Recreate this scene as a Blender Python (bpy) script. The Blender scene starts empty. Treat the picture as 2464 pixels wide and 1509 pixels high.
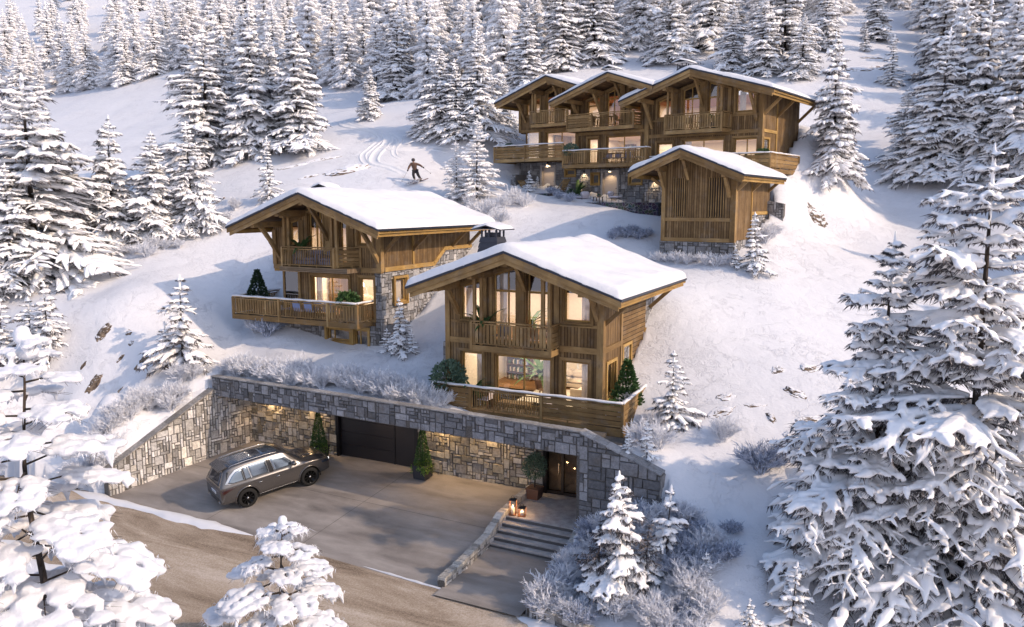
import bpy, bmesh, math, random
import numpy as np
from mathutils import Vector, Matrix, noise
from mathutils.bvhtree import BVHTree
PI = math.pi
SC = bpy.context.scene
COL = SC.collection
rnd = random.Random(7)

# ------------------------------------------------------------------ camera model (photo pixels of a 2463 px wide view)
F, CX, CY, H = 1900.0, 1231.5, 754.5, 12.3
TILT = math.atan(264.5 / F)
ct, st = math.cos(TILT), math.sin(TILT)
def ray(u, v):
    x, y = u - CX, v - CY
    return (x, F * ct - y * st, -(y * ct + F * st))
def atp(u, v, p):
    r = ray(u, v); d = r[1] * ct - r[2] * st; t = (F / p) / d
    return (r[0] * t, r[1] * t, H + r[2] * t)
def project(P):
    X, Y, Z = P[0], P[1], P[2] - H
    d = Y * ct - Z * st; up = Y * st + Z * ct
    if d < .1: return (-9999, -9999, 0)
    return (CX + F * X / d, CY - F * up / d, F / d)

class Frame:
    def __init__(s, o, deg):
        s.o, s.ang = o, math.radians(deg)
        s.R = (math.cos(s.ang), math.sin(s.ang)); s.I = (-s.R[1], s.R[0])
    def w(s, a, b, z=0):
        return (s.o[0] + a * s.R[0] + b * s.I[0], s.o[1] + a * s.R[1] + b * s.I[1], z)
    def loc(s, X, Y):
        dx, dy = X - s.o[0], Y - s.o[1]
        return dx * s.R[0] + dy * s.R[1], dx * s.I[0] + dy * s.I[1]
G = Frame((-13.584, 40.082), -26.5)       # garage and the two front chalets
A = Frame((7.7656, 59.9476), -38.0)       # the terrace of three chalets
D = Frame((8.9, 47.2), -33.0)             # the small wooden annex

# ------------------------------------------------------------------ objects
def tag(o, label=None, cat=None, group=None, kind=None):
    if label: o['label'] = label
    if cat: o['category'] = cat
    if group: o['group'] = group
    if kind: o['kind'] = kind
    return o
def thing(name, label, cat, loc=(0, 0, 0), rz=0, group=None):
    o = bpy.data.objects.new(name, None); COL.objects.link(o)
    o.empty_display_size = .2
    o.location = loc; o.rotation_euler = (0, 0, rz)
    return tag(o, label, cat, group)
def link(name, me, parent=None, loc=None, rz=None):
    o = bpy.data.objects.new(name, me); COL.objects.link(o)
    if parent is not None: o.parent = parent
    if loc is not None: o.location = loc
    if rz is not None: o.rotation_euler = (0, 0, rz)
    return o

def clip_poly(poly, a, b, c):
    """keep the part of poly (2D) where a*x+b*y+c>=0"""
    out = []; n = len(poly)
    for i in range(n):
        p, q = poly[i], poly[(i + 1) % n]
        dp, dq = a * p[0] + b * p[1] + c, a * q[0] + b * q[1] + c
        if dp >= 0: out.append(p)
        if (dp > 0 and dq < 0) or (dp < 0 and dq > 0):
            t = dp / (dp - dq); out.append((p[0] + (q[0] - p[0]) * t, p[1] + (q[1] - p[1]) * t))
    return out
def clip_convex(poly, cp):
    """clip poly by the convex counter-clockwise polygon cp"""
    n = len(cp)
    for i in range(n):
        (x0, y0), (x1, y1) = cp[i], cp[(i + 1) % n]
        nx, ny = -(y1 - y0), (x1 - x0)
        poly = clip_poly(poly, nx, ny, -(nx * x0 + ny * y0))
        if len(poly) < 3: return []
    return poly
def inset_poly(poly, d):
    n = len(poly); res = poly
    for i in range(n):
        (x0, y0), (x1, y1) = poly[i], poly[(i + 1) % n]
        l = math.hypot(x1 - x0, y1 - y0)
        if l < 1e-6: continue
        nx, ny = -(y1 - y0) / l, (x1 - x0) / l
        res = clip_poly(res, nx, ny, -(nx * x0 + ny * y0) - d)
        if len(res) < 3: return []
    return res
def area(poly):
    return .5 * sum(poly[i][0] * poly[(i + 1) % len(poly)][1] - poly[(i + 1) % len(poly)][0] * poly[i][1] for i in range(len(poly)))

class MB:
    """collects boxes, beams, prisms and tubes, then becomes ONE mesh object"""
    def __init__(s, seed=1):
        s.v, s.f, s.uv, s.mi, s.col, s.sm = [], [], [], [], [], []
        s.r = random.Random(seed); s.usecol = False
    def face(s, pts, uvs=None, mi=0, col=None, smooth=False):
        n = len(s.v); s.v.extend(pts); s.f.append(tuple(range(n, n + len(pts))))
        s.uv.append(uvs or [(0, 0)] * len(pts)); s.mi.append(mi); s.sm.append(smooth)
        if col is not None: s.usecol = True
        s.col.append(col or (1, 1, 1))
    def idx(s, faces, verts, mi=0, smooth=True, col=None):
        n = len(s.v); s.v.extend(verts)
        for f in faces:
            s.f.append(tuple(i + n for i in f)); s.uv.append(None); s.mi.append(mi); s.sm.append(smooth); s.col.append(col or (1, 1, 1))
        if col is not None: s.usecol = True
    def hexa(s, c, grain, mi=0, off=None, col=None):
        """c: 8 corners (bottom 4 ccw, top 4 ccw); grain: unit Vector"""
        c = [Vector(p) for p in c]
        if off is None: off = (s.r.random() * 7, s.r.randint(1, 400) * 10 + s.r.random() * 3)
        ctr = sum(c, Vector()) / 8
        for q in ((0, 3, 2, 1), (4, 5, 6, 7), (0, 1, 5, 4), (1, 2, 6, 5), (2, 3, 7, 6), (3, 0, 4, 7)):
            P = [c[i] for i in q]
            nrm = (P[1] - P[0]).cross(P[3] - P[0])
            if nrm.length < 1e-9: nrm = (P[2] - P[1]).cross(P[0] - P[1])
            if nrm.length > 1e-9: nrm.normalize()
            if nrm.dot(sum(P, Vector()) / 4 - ctr) < 0: P.reverse(); nrm = -nrm
            g = grain - nrm * grain.dot(nrm)
            if g.length < .3: g = Vector((0, 0, 1)) - nrm * nrm.z if abs(nrm.z) < .9 else Vector((1, 0, 0))
            g.normalize(); t = nrm.cross(g)
            s.face([tuple(p) for p in P], [(p.dot(g) + off[0], p.dot(t) + off[1]) for p in P], mi, col)
    def box(s, x0, x1, y0, y1, z0, z1, grain=None, mi=0, off=None, col=None):
        if x0 > x1: x0, x1 = x1, x0
        if y0 > y1: y0, y1 = y1, y0
        if z0 > z1: z0, z1 = z1, z0
        d = (x1 - x0, y1 - y0, z1 - z0)
        if grain is None: grain = 'xyz'[d.index(max(d))]
        g = Vector((grain == 'x', grain == 'y', grain == 'z'))
        s.hexa([(x0, y0, z0), (x1, y0, z0), (x1, y1, z0), (x0, y1, z0), (x0, y0, z1), (x1, y0, z1), (x1, y1, z1), (x0, y1, z1)], g, mi, off, col)
    def beam(s, p, q, w, h, up=(0, 0, 1), mi=0):
        """rectangular bar from p to q, w across, h along 'up'"""
        p, q = Vector(p), Vector(q); g = (q - p).normalized(); up = Vector(up)
        side = g.cross(up)
        if side.length < 1e-4: side = g.cross(Vector((1, 0, 0)))
        side.normalize(); u = side.cross(g).normalized()
        S, U = side * w / 2, u * h / 2
        s.hexa([p - S - U, p + S - U, p + S + U, p - S + U, q - S - U, q + S - U, q + S + U, q - S + U], g, mi)
    def prism(s, poly, b0, b1, mi=0, axis='b', uvmode='v', off=(0, 0), col=None, sides=True, both=True):
        """polygon in (a,z) extruded in b from b0 (front) to b1, or (axis 'a') polygon in (b,z) extruded in a from b0 (the seen face) to b1"""
        if area(poly) < 0: poly = poly[::-1]
        P3 = (lambda x, z, d: (x, d, z)) if axis == 'b' else (lambda x, z, d: (d, x, z))
        if axis == 'z': P3 = lambda x, y, d: (x, y, d)
        def UV(x, z): return (z + off[0], x + off[1]) if uvmode == 'v' else (x + off[0], z + off[1])
        s.face([P3(x, z, b0) for x, z in poly], [UV(x, z) for x, z in poly], mi, col)
        if both: s.face([P3(x, z, b1) for x, z in poly[::-1]], [UV(x, z) for x, z in poly[::-1]], mi, col)
        if sides:
            n = len(poly)
            for i in range(n):
                p, q = poly[i], poly[(i + 1) % n]
                L = math.hypot(q[0] - p[0], q[1] - p[1])
                s.face([P3(*p, b0), P3(*p, b1), P3(*q, b1), P3(*q, b0)], [(0 + off[0], off[1]), (off[0], off[1] + abs(b1 - b0)), (L + off[0], off[1] + abs(b1 - b0)), (L + off[0], off[1])], mi, col)
    def ring(s, poly, w, b0, b1, mi=0, axis='b', out=False):
        """frame of width w inside the convex polygon, one mitred board per edge"""
        if area(poly) < 0: poly = poly[::-1]
        inn = inset_poly(poly, w); n = len(poly)
        P3 = (lambda x, z, d: Vector((x, d, z))) if axis == 'b' else (lambda x, z, d: Vector((d, x, z)))
        if len(inn) != n: return
        # match the inset corners to the outer ones
        inn = [min(inn, key=lambda q: (q[0] - p[0]) ** 2 + (q[1] - p[1]) ** 2) for p in poly]
        for i in range(n):
            p, q, q2, p2 = poly[i], poly[(i + 1) % n], inn[(i + 1) % n], inn[i]
            g = (P3(*q, 0) - P3(*p, 0)).normalized()
            s.hexa([P3(*p, b0), P3(*q, b0), P3(*q2, b0), P3(*p2, b0), P3(*p, b1), P3(*q, b1), P3(*q2, b1), P3(*p2, b1)], g, mi)
    def tube(s, pts, rad, n=6, mi=0, flat=1.0, smooth=True, cap=True, col=None):
        pts = [Vector(p) for p in pts]; m = len(pts); vs, fs = [], []
        for i, p in enumerate(pts):
            d = (pts[min(i + 1, m - 1)] - pts[max(i - 1, 0)])
            d = d.normalized() if d.length > 1e-9 else Vector((0, 0, 1))
            a = d.cross(Vector((0, 0, 1)));
            if a.length < .05: a = d.cross(Vector((1, 0, 0)))
            a.normalize(); b = a.cross(d)
            r = rad[i] if isinstance(rad, (list, tuple)) else rad
            for k in range(n):
                t = 2 * PI * k / n
                vs.append(tuple(p + a * (math.cos(t) * r) + b * (math.sin(t) * r * flat)))
        for i in range(m - 1):
            for k in range(n):
                k2 = (k + 1) % n
                fs.append((i * n + k, i * n + k2, (i + 1) * n + k2, (i + 1) * n + k))
        if cap:
            fs.append(tuple(range(n))[::-1]); fs.append(tuple((m - 1) * n + k for k in range(n)))
        s.idx(fs, vs, mi, smooth, col)
    def lathe(s, prof, n=20, c=(0, 0, 0), axis='z', mi=0, smooth=True):
        vs, fs = [], []
        for r, h in prof:
            for k in range(n):
                t = 2 * PI * k / n; x, y = math.cos(t) * r, math.sin(t) * r
                p = (x, y, h) if axis == 'z' else ((x, h, y) if axis == 'y' else (h, x, y))
                vs.append((p[0] + c[0], p[1] + c[1], p[2] + c[2]))
        for i in range(len(prof) - 1):
            for k in range(n):
                k2 = (k + 1) % n
                q = (i * n + k, i * n + k2, (i + 1) * n + k2, (i + 1) * n + k)
                fs.append(q if axis != 'y' else q[::-1])
        s.idx(fs, vs, mi, smooth)
    def mesh(s, mats, off=(0, 0, 0)):
        me = bpy.data.meshes.new('m')
        ox, oy, oz = off
        me.from_pydata([(x - ox, y - oy, z - oz) for x, y, z in s.v], [], s.f)
        uvl = me.uv_layers.new(name='UVMap'); data = np.zeros(len(me.loops) * 2, dtype=np.float32); k = 0
        for f, uv in zip(s.f, s.uv):
            if uv:
                for q in uv: data[2 * k] = q[0]; data[2 * k + 1] = q[1]; k += 1
            else: k += len(f)
        uvl.data.foreach_set('uv', data)
        if s.usecol:
            ca = me.color_attributes.new('Col', 'FLOAT_COLOR', 'CORNER'); cd = np.ones(len(me.loops) * 4, dtype=np.float32); k = 0
            for f, c in zip(s.f, s.col):
                for _ in f: cd[4 * k:4 * k + 3] = c; k += 1
            ca.data.foreach_set('color', cd)
        me.polygons.foreach_set('material_index', s.mi); me.polygons.foreach_set('use_smooth', s.sm)
        for m in (mats if isinstance(mats, (list, tuple)) else [mats]): me.materials.append(m)
        me.update(); return me
    def build(s, name, mats, parent=None, off=(0, 0, 0), loc=None, rz=None):
        return link(name, s.mesh(mats, off), parent, loc, rz)

# ------------------------------------------------------------------ materials
MAT = {}
class NT:
    def __init__(s, name):
        s.m = bpy.data.materials.new(name); s.m.use_nodes = True; s.t = s.m.node_tree
        s.b = s.t.nodes['Principled BSDF']; MAT[name] = s.m
    def n(s, typ, inp=None, **kw):
        nd = s.t.nodes.new(typ)
        for k, v in kw.items(): setattr(nd, k, v)
        for k, v in (inp or {}).items(): s.set(nd.inputs[k], v)
        return nd
    def set(s, sock, v):
        if isinstance(v, bpy.types.NodeSocket): s.t.links.new(v, sock)
        elif isinstance(v, bpy.types.Node): s.t.links.new(v.outputs[0], sock)
        elif isinstance(v, (tuple, list)) and len(v) == 3 and sock.type == 'RGBA': sock.default_value = (*v, 1)
        else: sock.default_value = v
    def math(s, op, a, b=0.0, clamp=False):
        nd = s.t.nodes.new('ShaderNodeMath'); nd.operation = op; nd.use_clamp = clamp; s.set(nd.inputs[0], a); s.set(nd.inputs[1], b); return nd.outputs[0]
    def mix(s, fac, a, b, mode='MIX'):
        nd = s.t.nodes.new('ShaderNodeMix'); nd.data_type = 'RGBA'; nd.blend_type = mode
        s.set(nd.inputs[0], fac); s.set(nd.inputs[6], a); s.set(nd.inputs[7], b); return nd.outputs[2]
    def ramp(s, fac, stops):
        nd = s.t.nodes.new('ShaderNodeValToRGB'); e = nd.color_ramp.elements
        while len(e) < len(stops): e.new(.5)
        for el, (p, c) in zip(e, stops): el.position = p; el.color = (*c, 1) if isinstance(c, (tuple, list)) else (c, c, c, 1)
        s.set(nd.inputs[0], fac); return nd.outputs[0]
    def noise(s, vec, scale, detail=4, rough=.55, dist=0):
        nd = s.n('ShaderNodeTexNoise', {'Scale': scale, 'Detail': detail, 'Roughness': rough, 'Distortion': dist})
        if vec is not None: s.set(nd.inputs['Vector'], vec)
        return nd.outputs[0]
    def mapping(s, vec, scale=(1, 1, 1), loc=(0, 0, 0)):
        nd = s.n('ShaderNodeMapping'); s.set(nd.inputs[0], vec); nd.inputs['Scale'].default_value = scale; nd.inputs['Location'].default_value = loc; return nd.outputs[0]
    def coord(s, which='Object'): return s.n('ShaderNodeTexCoord').outputs[which]
    def pos(s): return s.n('ShaderNodeNewGeometry').outputs['Position']
    def bump(s, h, strength=.3, dist=.02, normal=None):
        nd = s.n('ShaderNodeBump', {'Strength': strength, 'Distance': dist, 'Height': h})
        if normal is not None: s.set(nd.inputs['Normal'], normal)
        return nd.outputs[0]
    def out(s, col=None, rough=None, normal=None, **kw):
        if col is not None: s.set(s.b.inputs['Base Color'], col)
        if rough is not None: s.set(s.b.inputs['Roughness'], rough)
        if normal is not None: s.set(s.b.inputs['Normal'], normal)
        for k, v in kw.items(): s.set(s.b.inputs[k.replace('_', ' ')], v)
        return s.m

def mat_wood(name, dark, light, board=0.0, rough=.75):
    t = NT(name); uv = t.coord('UV')
    sep = t.n('ShaderNodeSeparateXYZ', {0: uv})
    g1 = t.noise(t.mapping(uv, (1.4, 26, 1)), 1.0, 6, .65, .6)
    g2 = t.noise(t.mapping(uv, (.9, 2.6, 1)), 1.0, 3, .6)
    g3 = t.noise(t.mapping(uv, (5, 5, 1)), 1.0, 3, .7)
    f = t.math('ADD', t.math('MULTIPLY', g1, .55), t.math('MULTIPLY', g2, .55))
    f = t.math('ADD', f, t.math('MULTIPLY', g3, .25))
    w = board if board else 10.0
    idn = t.math('FLOOR', t.math('DIVIDE', sep.outputs[1], w))
    wn = t.n('ShaderNodeTexWhiteNoise', noise_dimensions='1D'); t.set(wn.inputs['W'], idn)
    f = t.math('ADD', f, t.math('MULTIPLY', t.math('SUBTRACT', wn.outputs['Value'], .5), .34))
    col = t.ramp(f, [(.38, tuple(c * .62 for c in dark)), (.6, dark), (.95, light)])
    knots = t.n('ShaderNodeTexVoronoi', {'Scale': 1.0, 'Randomness': 1.0}); t.set(knots.inputs['Vector'], t.mapping(uv, (1.1, 5.5, 1)))
    kf = t.ramp(knots.outputs['Distance'], [(.06, 1.0), (.14, 0.0)])
    wz = t.noise(t.pos(), .9, 4, .6); col = t.mix(t.ramp(wz, [(.42, .45), (.62, 0.0)]), col, tuple(c * .55 for c in dark))
    gy = t.noise(t.pos(), 1.7, 4, .6); col = t.mix(t.ramp(gy, [(.52, 0.0), (.72, .35)]), col, (.22, .19, .16))
    col = t.mix(t.math('MULTIPLY', kf, .7), col, tuple(c * .35 for c in dark))
    h = g1
    if board:
        fr = t.math('FRACT', t.math('DIVIDE', sep.outputs[1], w))
        edge = t.math('MINIMUM', fr, t.math('SUBTRACT', 1.0, fr))
        gr = t.ramp(edge, [(.05, 0.0), (.11, 1.0)])
        col = t.mix(gr, tuple(c * .16 for c in dark), col)
        h = t.math('ADD', t.math('MULTIPLY', g1, .3), t.math('MULTIPLY', gr, 1.0))
    return t.out(col, rough, t.bump(h, .5, .012), Specular_IOR_Level=.25)

def make_materials():
    mat_wood('cladding', (.168, .1, .042), (.345, .225, .105), .15)
    mat_wood('cladding_wide', (.178, .106, .045), (.365, .24, .11), .2)
    mat_wood('timber', (.238, .145, .058), (.445, .295, .13))
    mat_wood('timber_light', (.38, .228, .07), (.6, .4, .15))
    mat_wood('soffit_wood', (.18, .105, .05), (.32, .21, .10), .14)
    mat_wood('floor_wood', (.30, .15, .06), (.48, .27, .12), .12, .4)
    mat_wood('deck_wood', (.2, .14, .085), (.34, .25, .16), .12)
    mat_wood('dark_wood', (.1, .05, .025), (.2, .11, .06))
    # snow
    def snow(name, base, scale=1.0, crust=True):
        t = NT(name); p = t.pos()
        n1 = t.noise(p, 1.3 * scale, 5, .55, .3); n2 = t.noise(p, 9 * scale, 5, .6); n3 = t.noise(p, 60, 3, .6)
        h = t.math('ADD', t.math('MULTIPLY', n1, 1.0), t.math('ADD', t.math('MULTIPLY', n2, .22), t.math('MULTIPLY', n3, .05)))
        col = t.mix(t.ramp(n1, [(.3, 0.0), (.7, 1.0)]), base, tuple(c * .955 for c in base))
        if crust:
            w = t.n('ShaderNodeVectorMath', operation='ADD'); t.set(w.inputs[0], t.mapping(p, (.42, .3, .6)))
            nz = t.n('ShaderNodeTexNoise', {'Scale': 1.1, 'Detail': 5.0}); t.set(nz.inputs['Vector'], p); t.set(w.inputs[1], nz.outputs['Color'])
            v = t.noise(w.outputs[0], 1.0, 6, .62, 1.2)
            rid = t.math('SUBTRACT', 1.0, t.math('MULTIPLY', t.math('ABSOLUTE', t.math('SUBTRACT', v, .5)), 42.0), True)
            msk = t.ramp(t.noise(p, .23, 3), [(.38, 0.0), (.55, 1.0)])
            rid = t.math('MULTIPLY', rid, msk)
            h = t.math('SUBTRACT', h, t.math('MULTIPLY', rid, .3))
            col = t.mix(t.math('MULTIPLY', rid, .15), col, (.42, .42, .48))
        m = t.out(col, .55, t.bump(h, .55, .12), Specular_IOR_Level=.2)
        return m
    snow('snow', (.735, .735, .755)); snow('snow_smooth', (.745, .745, .76), .8, False); snow('pad_snow', (.73, .74, .775), 2.0, False)
    t = NT('tree_snow'); p = t.coord('Object'); n1 = t.noise(p, 7, 4)
    t.out(t.mix(n1, (.96, .955, .955), (.90, .895, .90)), .6, t.bump(n1, .4, .05), Specular_IOR_Level=.2)
    t = NT('needles'); p = t.coord('Object'); n1 = t.noise(p, 3.5, 4); n2 = t.noise(p, 14, 3)
    t.out(t.ramp(t.math('ADD', t.math('MULTIPLY', n1, .6), t.math('MULTIPLY', n2, .5)), [(.42, (.022, .02, .019)), (.56, (.09, .078, .078)), (.68, (.42, .4, .42))]), .8)
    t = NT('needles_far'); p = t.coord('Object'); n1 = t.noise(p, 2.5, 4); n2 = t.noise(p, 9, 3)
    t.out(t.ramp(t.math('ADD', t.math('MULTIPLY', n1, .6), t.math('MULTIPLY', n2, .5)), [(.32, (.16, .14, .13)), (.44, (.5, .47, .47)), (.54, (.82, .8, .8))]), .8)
    t = NT('bark'); p = t.coord('Object'); n1 = t.noise(t.mapping(p, (9, 9, 2)), 1, 5)
    t.out(t.ramp(n1, [(.35, (.018, .014, .012)), (.6, (.06, .042, .03)), (.75, (.16, .12, .10))]), .9, t.bump(n1, .8, .03))
    t = NT('frost'); p = t.coord('Object'); n1 = t.noise(p, 6, 3)
    t.out(t.ramp(n1, [(.3, (.5, .53, .6)), (.5, (.86, .87, .91))]), .7)
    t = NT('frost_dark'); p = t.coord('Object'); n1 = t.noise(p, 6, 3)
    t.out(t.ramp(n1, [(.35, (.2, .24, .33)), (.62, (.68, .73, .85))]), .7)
    # stone
    t = NT('stone'); p = t.coord('Object'); a = t.n('ShaderNodeAttribute', attribute_name='Col').outputs['Color']
    n1 = t.noise(p, 9, 6, .65); n2 = t.noise(p, 40, 5, .7); n3 = t.noise(p, 2.2, 4)
    c = t.mix(1.0, a, t.ramp(t.math('ADD', t.math('MULTIPLY', n1, .6), t.math('MULTIPLY', n2, .4)), [(.3, .45), (.55, 1.0), (.75, 1.35)]), 'MULTIPLY')
    c = t.mix(t.ramp(n3, [(.5, 0.0), (.7, .35)]), c, (.16, .12, .08))
    t.out(c, .9, t.bump(t.math('ADD', n1, t.math('MULTIPLY', n2, .5)), .9, .035), Specular_IOR_Level=.25)
    t = NT('mortar'); p = t.coord('Object'); n1 = t.noise(p, 20, 5)
    t.out(t.ramp(n1, [(.3, (.07, .062, .055)), (.7, (.17, .155, .14))]), .95, t.bump(n1, .5, .02))
    t = NT('rock'); p = t.pos(); n1 = t.noise(t.mapping(p, (1.2, 1.2, 3.2)), 1.6, 8, .7, .5); n2 = t.noise(p, 1.1, 4)
    nz = t.n('ShaderNodeSeparateXYZ', {0: t.n('ShaderNodeNewGeometry').outputs['Normal']}).outputs[2]
    f = t.math('ADD', t.math('MULTIPLY', n1, 1.1), t.math('MULTIPLY', nz, .42))
    rc = t.ramp(t.noise(p, 5, 6), [(.35, (.05, .036, .028)), (.55, (.17, .12, .08)), (.75, (.36, .27, .19))])
    sf = t.ramp(f, [(.76, 0.0), (.82, 1.0)])
    t.out(t.mix(sf, rc, (.8, .8, .82)), .85, t.bump(n1, .7, .15))
    t = NT('earth'); p = t.pos(); n1 = t.noise(t.mapping(p, (1.2, 1.2, 3.2)), 1.6, 8, .7, .5); n2 = t.noise(p, 1.1, 4)
    nz = t.n('ShaderNodeSeparateXYZ', {0: t.n('ShaderNodeNewGeometry').outputs['Normal']}).outputs[2]
    f = t.math('ADD', t.math('MULTIPLY', n1, 1.1), t.math('MULTIPLY', nz, .42))
    rc = t.ramp(t.noise(p, 5, 6), [(.35, (.05, .036, .028)), (.55, (.17, .12, .08)), (.75, (.36, .27, .19))])
    sf = t.ramp(f, [(.83, 0.0), (.89, 1.0)])
    t.out(t.mix(sf, rc, (.8, .8, .82)), .85, t.bump(n1, .7, .15))
    # ground
    t = NT('concrete'); p = t.coord('Object'); n1 = t.noise(t.mapping(p, (.35, 1.3, 1)), 1.0, 6, .6, .4); n2 = t.noise(p, 22, 5, .7); n3 = t.noise(p, .5, 4)
    f = t.math('ADD', t.math('MULTIPLY', n1, .7), t.math('ADD', t.math('MULTIPLY', n2, .14), t.math('MULTIPLY', n3, .3)))
    f = t.math('SUBTRACT', f, t.ramp(t.noise(p, .35, 5, .65), [(.5, 0.0), (.58, .03)]))
    t.out(t.ramp(f, [(.4, (.155, .137, .122)), (.54, (.245, .218, .195)), (.7, (.34, .308, .28))]), t.ramp(n1, [(.3, .55), (.7, .85)]), t.bump(n2, .25, .01))
    t = NT('gravel_road'); p = t.coord('Object'); n1 = t.noise(t.mapping(p, (.22, 1.0, 1)), .8, 6, .65, .6); n2 = t.noise(p, 16, 8, .8); n3 = t.noise(p, 60, 3, .7)
    f = t.math('ADD', t.math('MULTIPLY', n1, .5), t.math('ADD', t.math('MULTIPLY', n2, .4), t.math('MULTIPLY', n3, .2)))
    t.out(t.ramp(f, [(.40, (.07, .05, .036)), (.49, (.24, .18, .125)), (.58, (.42, .335, .25)), (.7, (.66, .58, .5))]), .9, t.bump(t.math('ADD', n2, n3), .8, .03))
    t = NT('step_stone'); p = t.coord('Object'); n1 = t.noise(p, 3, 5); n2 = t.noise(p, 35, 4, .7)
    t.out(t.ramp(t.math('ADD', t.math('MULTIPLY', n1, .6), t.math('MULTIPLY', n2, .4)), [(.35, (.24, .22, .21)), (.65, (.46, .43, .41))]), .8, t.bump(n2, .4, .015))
    flat_ = NT('step_riser_shade'); flat_.out((.10, .092, .088), .9)  # darker than the treads: the shading of the risers is put into the colour
    # flagstone
    t = NT('flagstone'); p = t.coord('Object'); v = t.n('ShaderNodeTexVoronoi', {'Scale': 4.2}, feature='DISTANCE_TO_EDGE'); t.set(v.inputs['Vector'], p)
    v2 = t.n('ShaderNodeTexVoronoi', {'Scale': 4.2}); t.set(v2.inputs['Vector'], p)
    e = t.ramp(v.outputs['Distance'], [(.025, 1.0), (.05, 0.0)])
    t.out(t.mix(e, t.mix(.8, (.05, .055, .065), v2.outputs['Color'], 'MULTIPLY'), (.2, .2, .21)), .6)
    def flat(name, col, rough=.5, noisy=.12, scale=8, **kw):
        t = NT(name); n1 = t.noise(t.coord('Object'), scale, 4)
        c = t.mix(n1, tuple(x * (1 - noisy) for x in col), tuple(min(1, x * (1 + noisy)) for x in col))
        return t.out(c, rough, **kw)
    flat('roof_metal', (.03, .035, .05), .4, Metallic=.5)
    flat('dark_metal', (.018, .017, .018), .4, Metallic=.3)
    flat('black', (.01, .01, .011), .45)
    flat('door_dark', (.02, .017, .018), .38)
    flat('chimney_metal', (.045, .047, .06), .5, Metallic=.3)
    flat('plaster', (.72, .64, .54), .9)
    flat('plaster_white', (.74, .68, .6), .9)
    flat('ceiling_wood', (.36, .16, .07), .7)
    flat('orange_wall', (.5, .27, .14), .7)
    flat('curtain', (.75, .68, .62), .9)
    flat('sofa', (.62, .53, .43), .95)
    flat('rug', (.62, .56, .46), .95)
    flat('cushion_pale', (.60, .55, .58), .9)
    flat('cushion_blue', (.16, .2, .34), .9)
    flat('door_pale', (.42, .36, .31), .6)
    flat('door_frame_pale', (.33, .30, .27), .6)
    flat('planter', (.03, .03, .034), .7)
    flat('rust_planter', (.09, .045, .03), .7)
    flat('leaf', (.05, .11, .03), .6, .5, 20)
    flat('leaf_grey', (.09, .15, .10), .7, .5, 20)
    flat('leaf_bright', (.16, .26, .03), .6, .4, 20)
    flat('leaf_dark', (.018, .045, .018), .6, .5, 20)
    flat('terracotta', (.12, .06, .045), .7)
    flat('pot_grey', (.2, .21, .24), .6)
    flat('paint', (.115, .108, .106), .25, .04, 3, Metallic=.75, Coat_Weight=.7, Coat_Roughness=.06)
    flat('paint_roof', (.06, .058, .062), .22, .04, 3, Metallic=.5, Coat_Weight=.8, Coat_Roughness=.05)
    flat('car_black', (.012, .012, .013), .3)
    flat('chrome', (.5, .49, .48), .16, .02, Metallic=1.0)
    flat('tyre', (.007, .007, .007), .85)
    flat('rim', (.02, .02, .021), .25, Metallic=.8)
    flat('tail_red', (.03, .004, .004), .15, Coat_Weight=1.0)
    flat('plate_white', (.75, .76, .78), .5); flat('plate_blue', (.02, .07, .4), .5)
    flat('car_glass', (.22, .255, .29), .06, .1, 1.5, Metallic=.85)
    flat('car_glass_dark', (.03, .045, .075), .05, .1, 2, Metallic=.6)
    flat('jacket', (.13, .07, .045), .8); flat('trousers', (.02, .016, .02), .8); flat('skin', (.45, .27, .19), .6)
    flat('helmet', (.05, .028, .02), .35); flat('ski', (.12, .05, .04), .4); flat('pole_metal', (.25, .22, .2), .35, Metallic=.6)
    flat('wax', (.8, .72, .58), .5)
    flat('lantern_wood', (.22, .08, .03), .5)
    def emis(name, col, s):
        t = NT(name); t.out((.8, .8, .8), .5); t.b.inputs['Emission Color'].default_value = (*col, 1); t.b.inputs['Emission Strength'].default_value = s
    emis('flame', (1, .62, .25), 25); emis('lamp_glow', (1, .72, .42), 14); emis('drl', (1, .96, .9), 3)
    emis('bulb', (1, .78, .5), 12)
    # thin window glass: mostly clear with a sharp sky reflection
    t = NT('glass'); t.t.nodes.remove(t.b)
    tr = t.n('ShaderNodeBsdfTransparent', {'Color': (.96, .96, .95)}); gl = t.n('ShaderNodeBsdfGlossy', {'Roughness': .02, 'Color': (.9, .92, .95)})
    fr = t.n('ShaderNodeFresnel', {'IOR': 1.6}); f2 = t.math('ADD', t.math('MULTIPLY', fr.outputs[0], 1.7), .07, True)
    mx = t.n('ShaderNodeMixShader', {0: f2, 1: tr.outputs[0], 2: gl.outputs[0]})
    t.t.links.new(mx.outputs[0], t.t.nodes['Material Output'].inputs[0])
    # thin window glass: mostly clear with a sharp sky reflection
    t = NT('glass_dim'); t.t.nodes.remove(t.b)
    tr = t.n('ShaderNodeBsdfTransparent', {'Color': (.75, .68, .6)}); gl = t.n('ShaderNodeBsdfGlossy', {'Roughness': .02, 'Color': (.35, .33, .32)})
    fr = t.n('ShaderNodeFresnel', {'IOR': 1.6}); f2 = t.math('ADD', t.math('MULTIPLY', fr.outputs[0], 1.0), .0, True)
    mx = t.n('ShaderNodeMixShader', {0: f2, 1: tr.outputs[0], 2: gl.outputs[0]})
    t.t.links.new(mx.outputs[0], t.t.nodes['Material Output'].inputs[0])
make_materials()
M = MAT
# ------------------------------------------------------------------ terrain: a thin-plate surface through surveyed points
CTRL = []
def cp(u, v, p): CTRL.append(atp(u, v, p))
def cg(a, b, z, fr=G): CTRL.append(fr.w(a, b, z))
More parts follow.
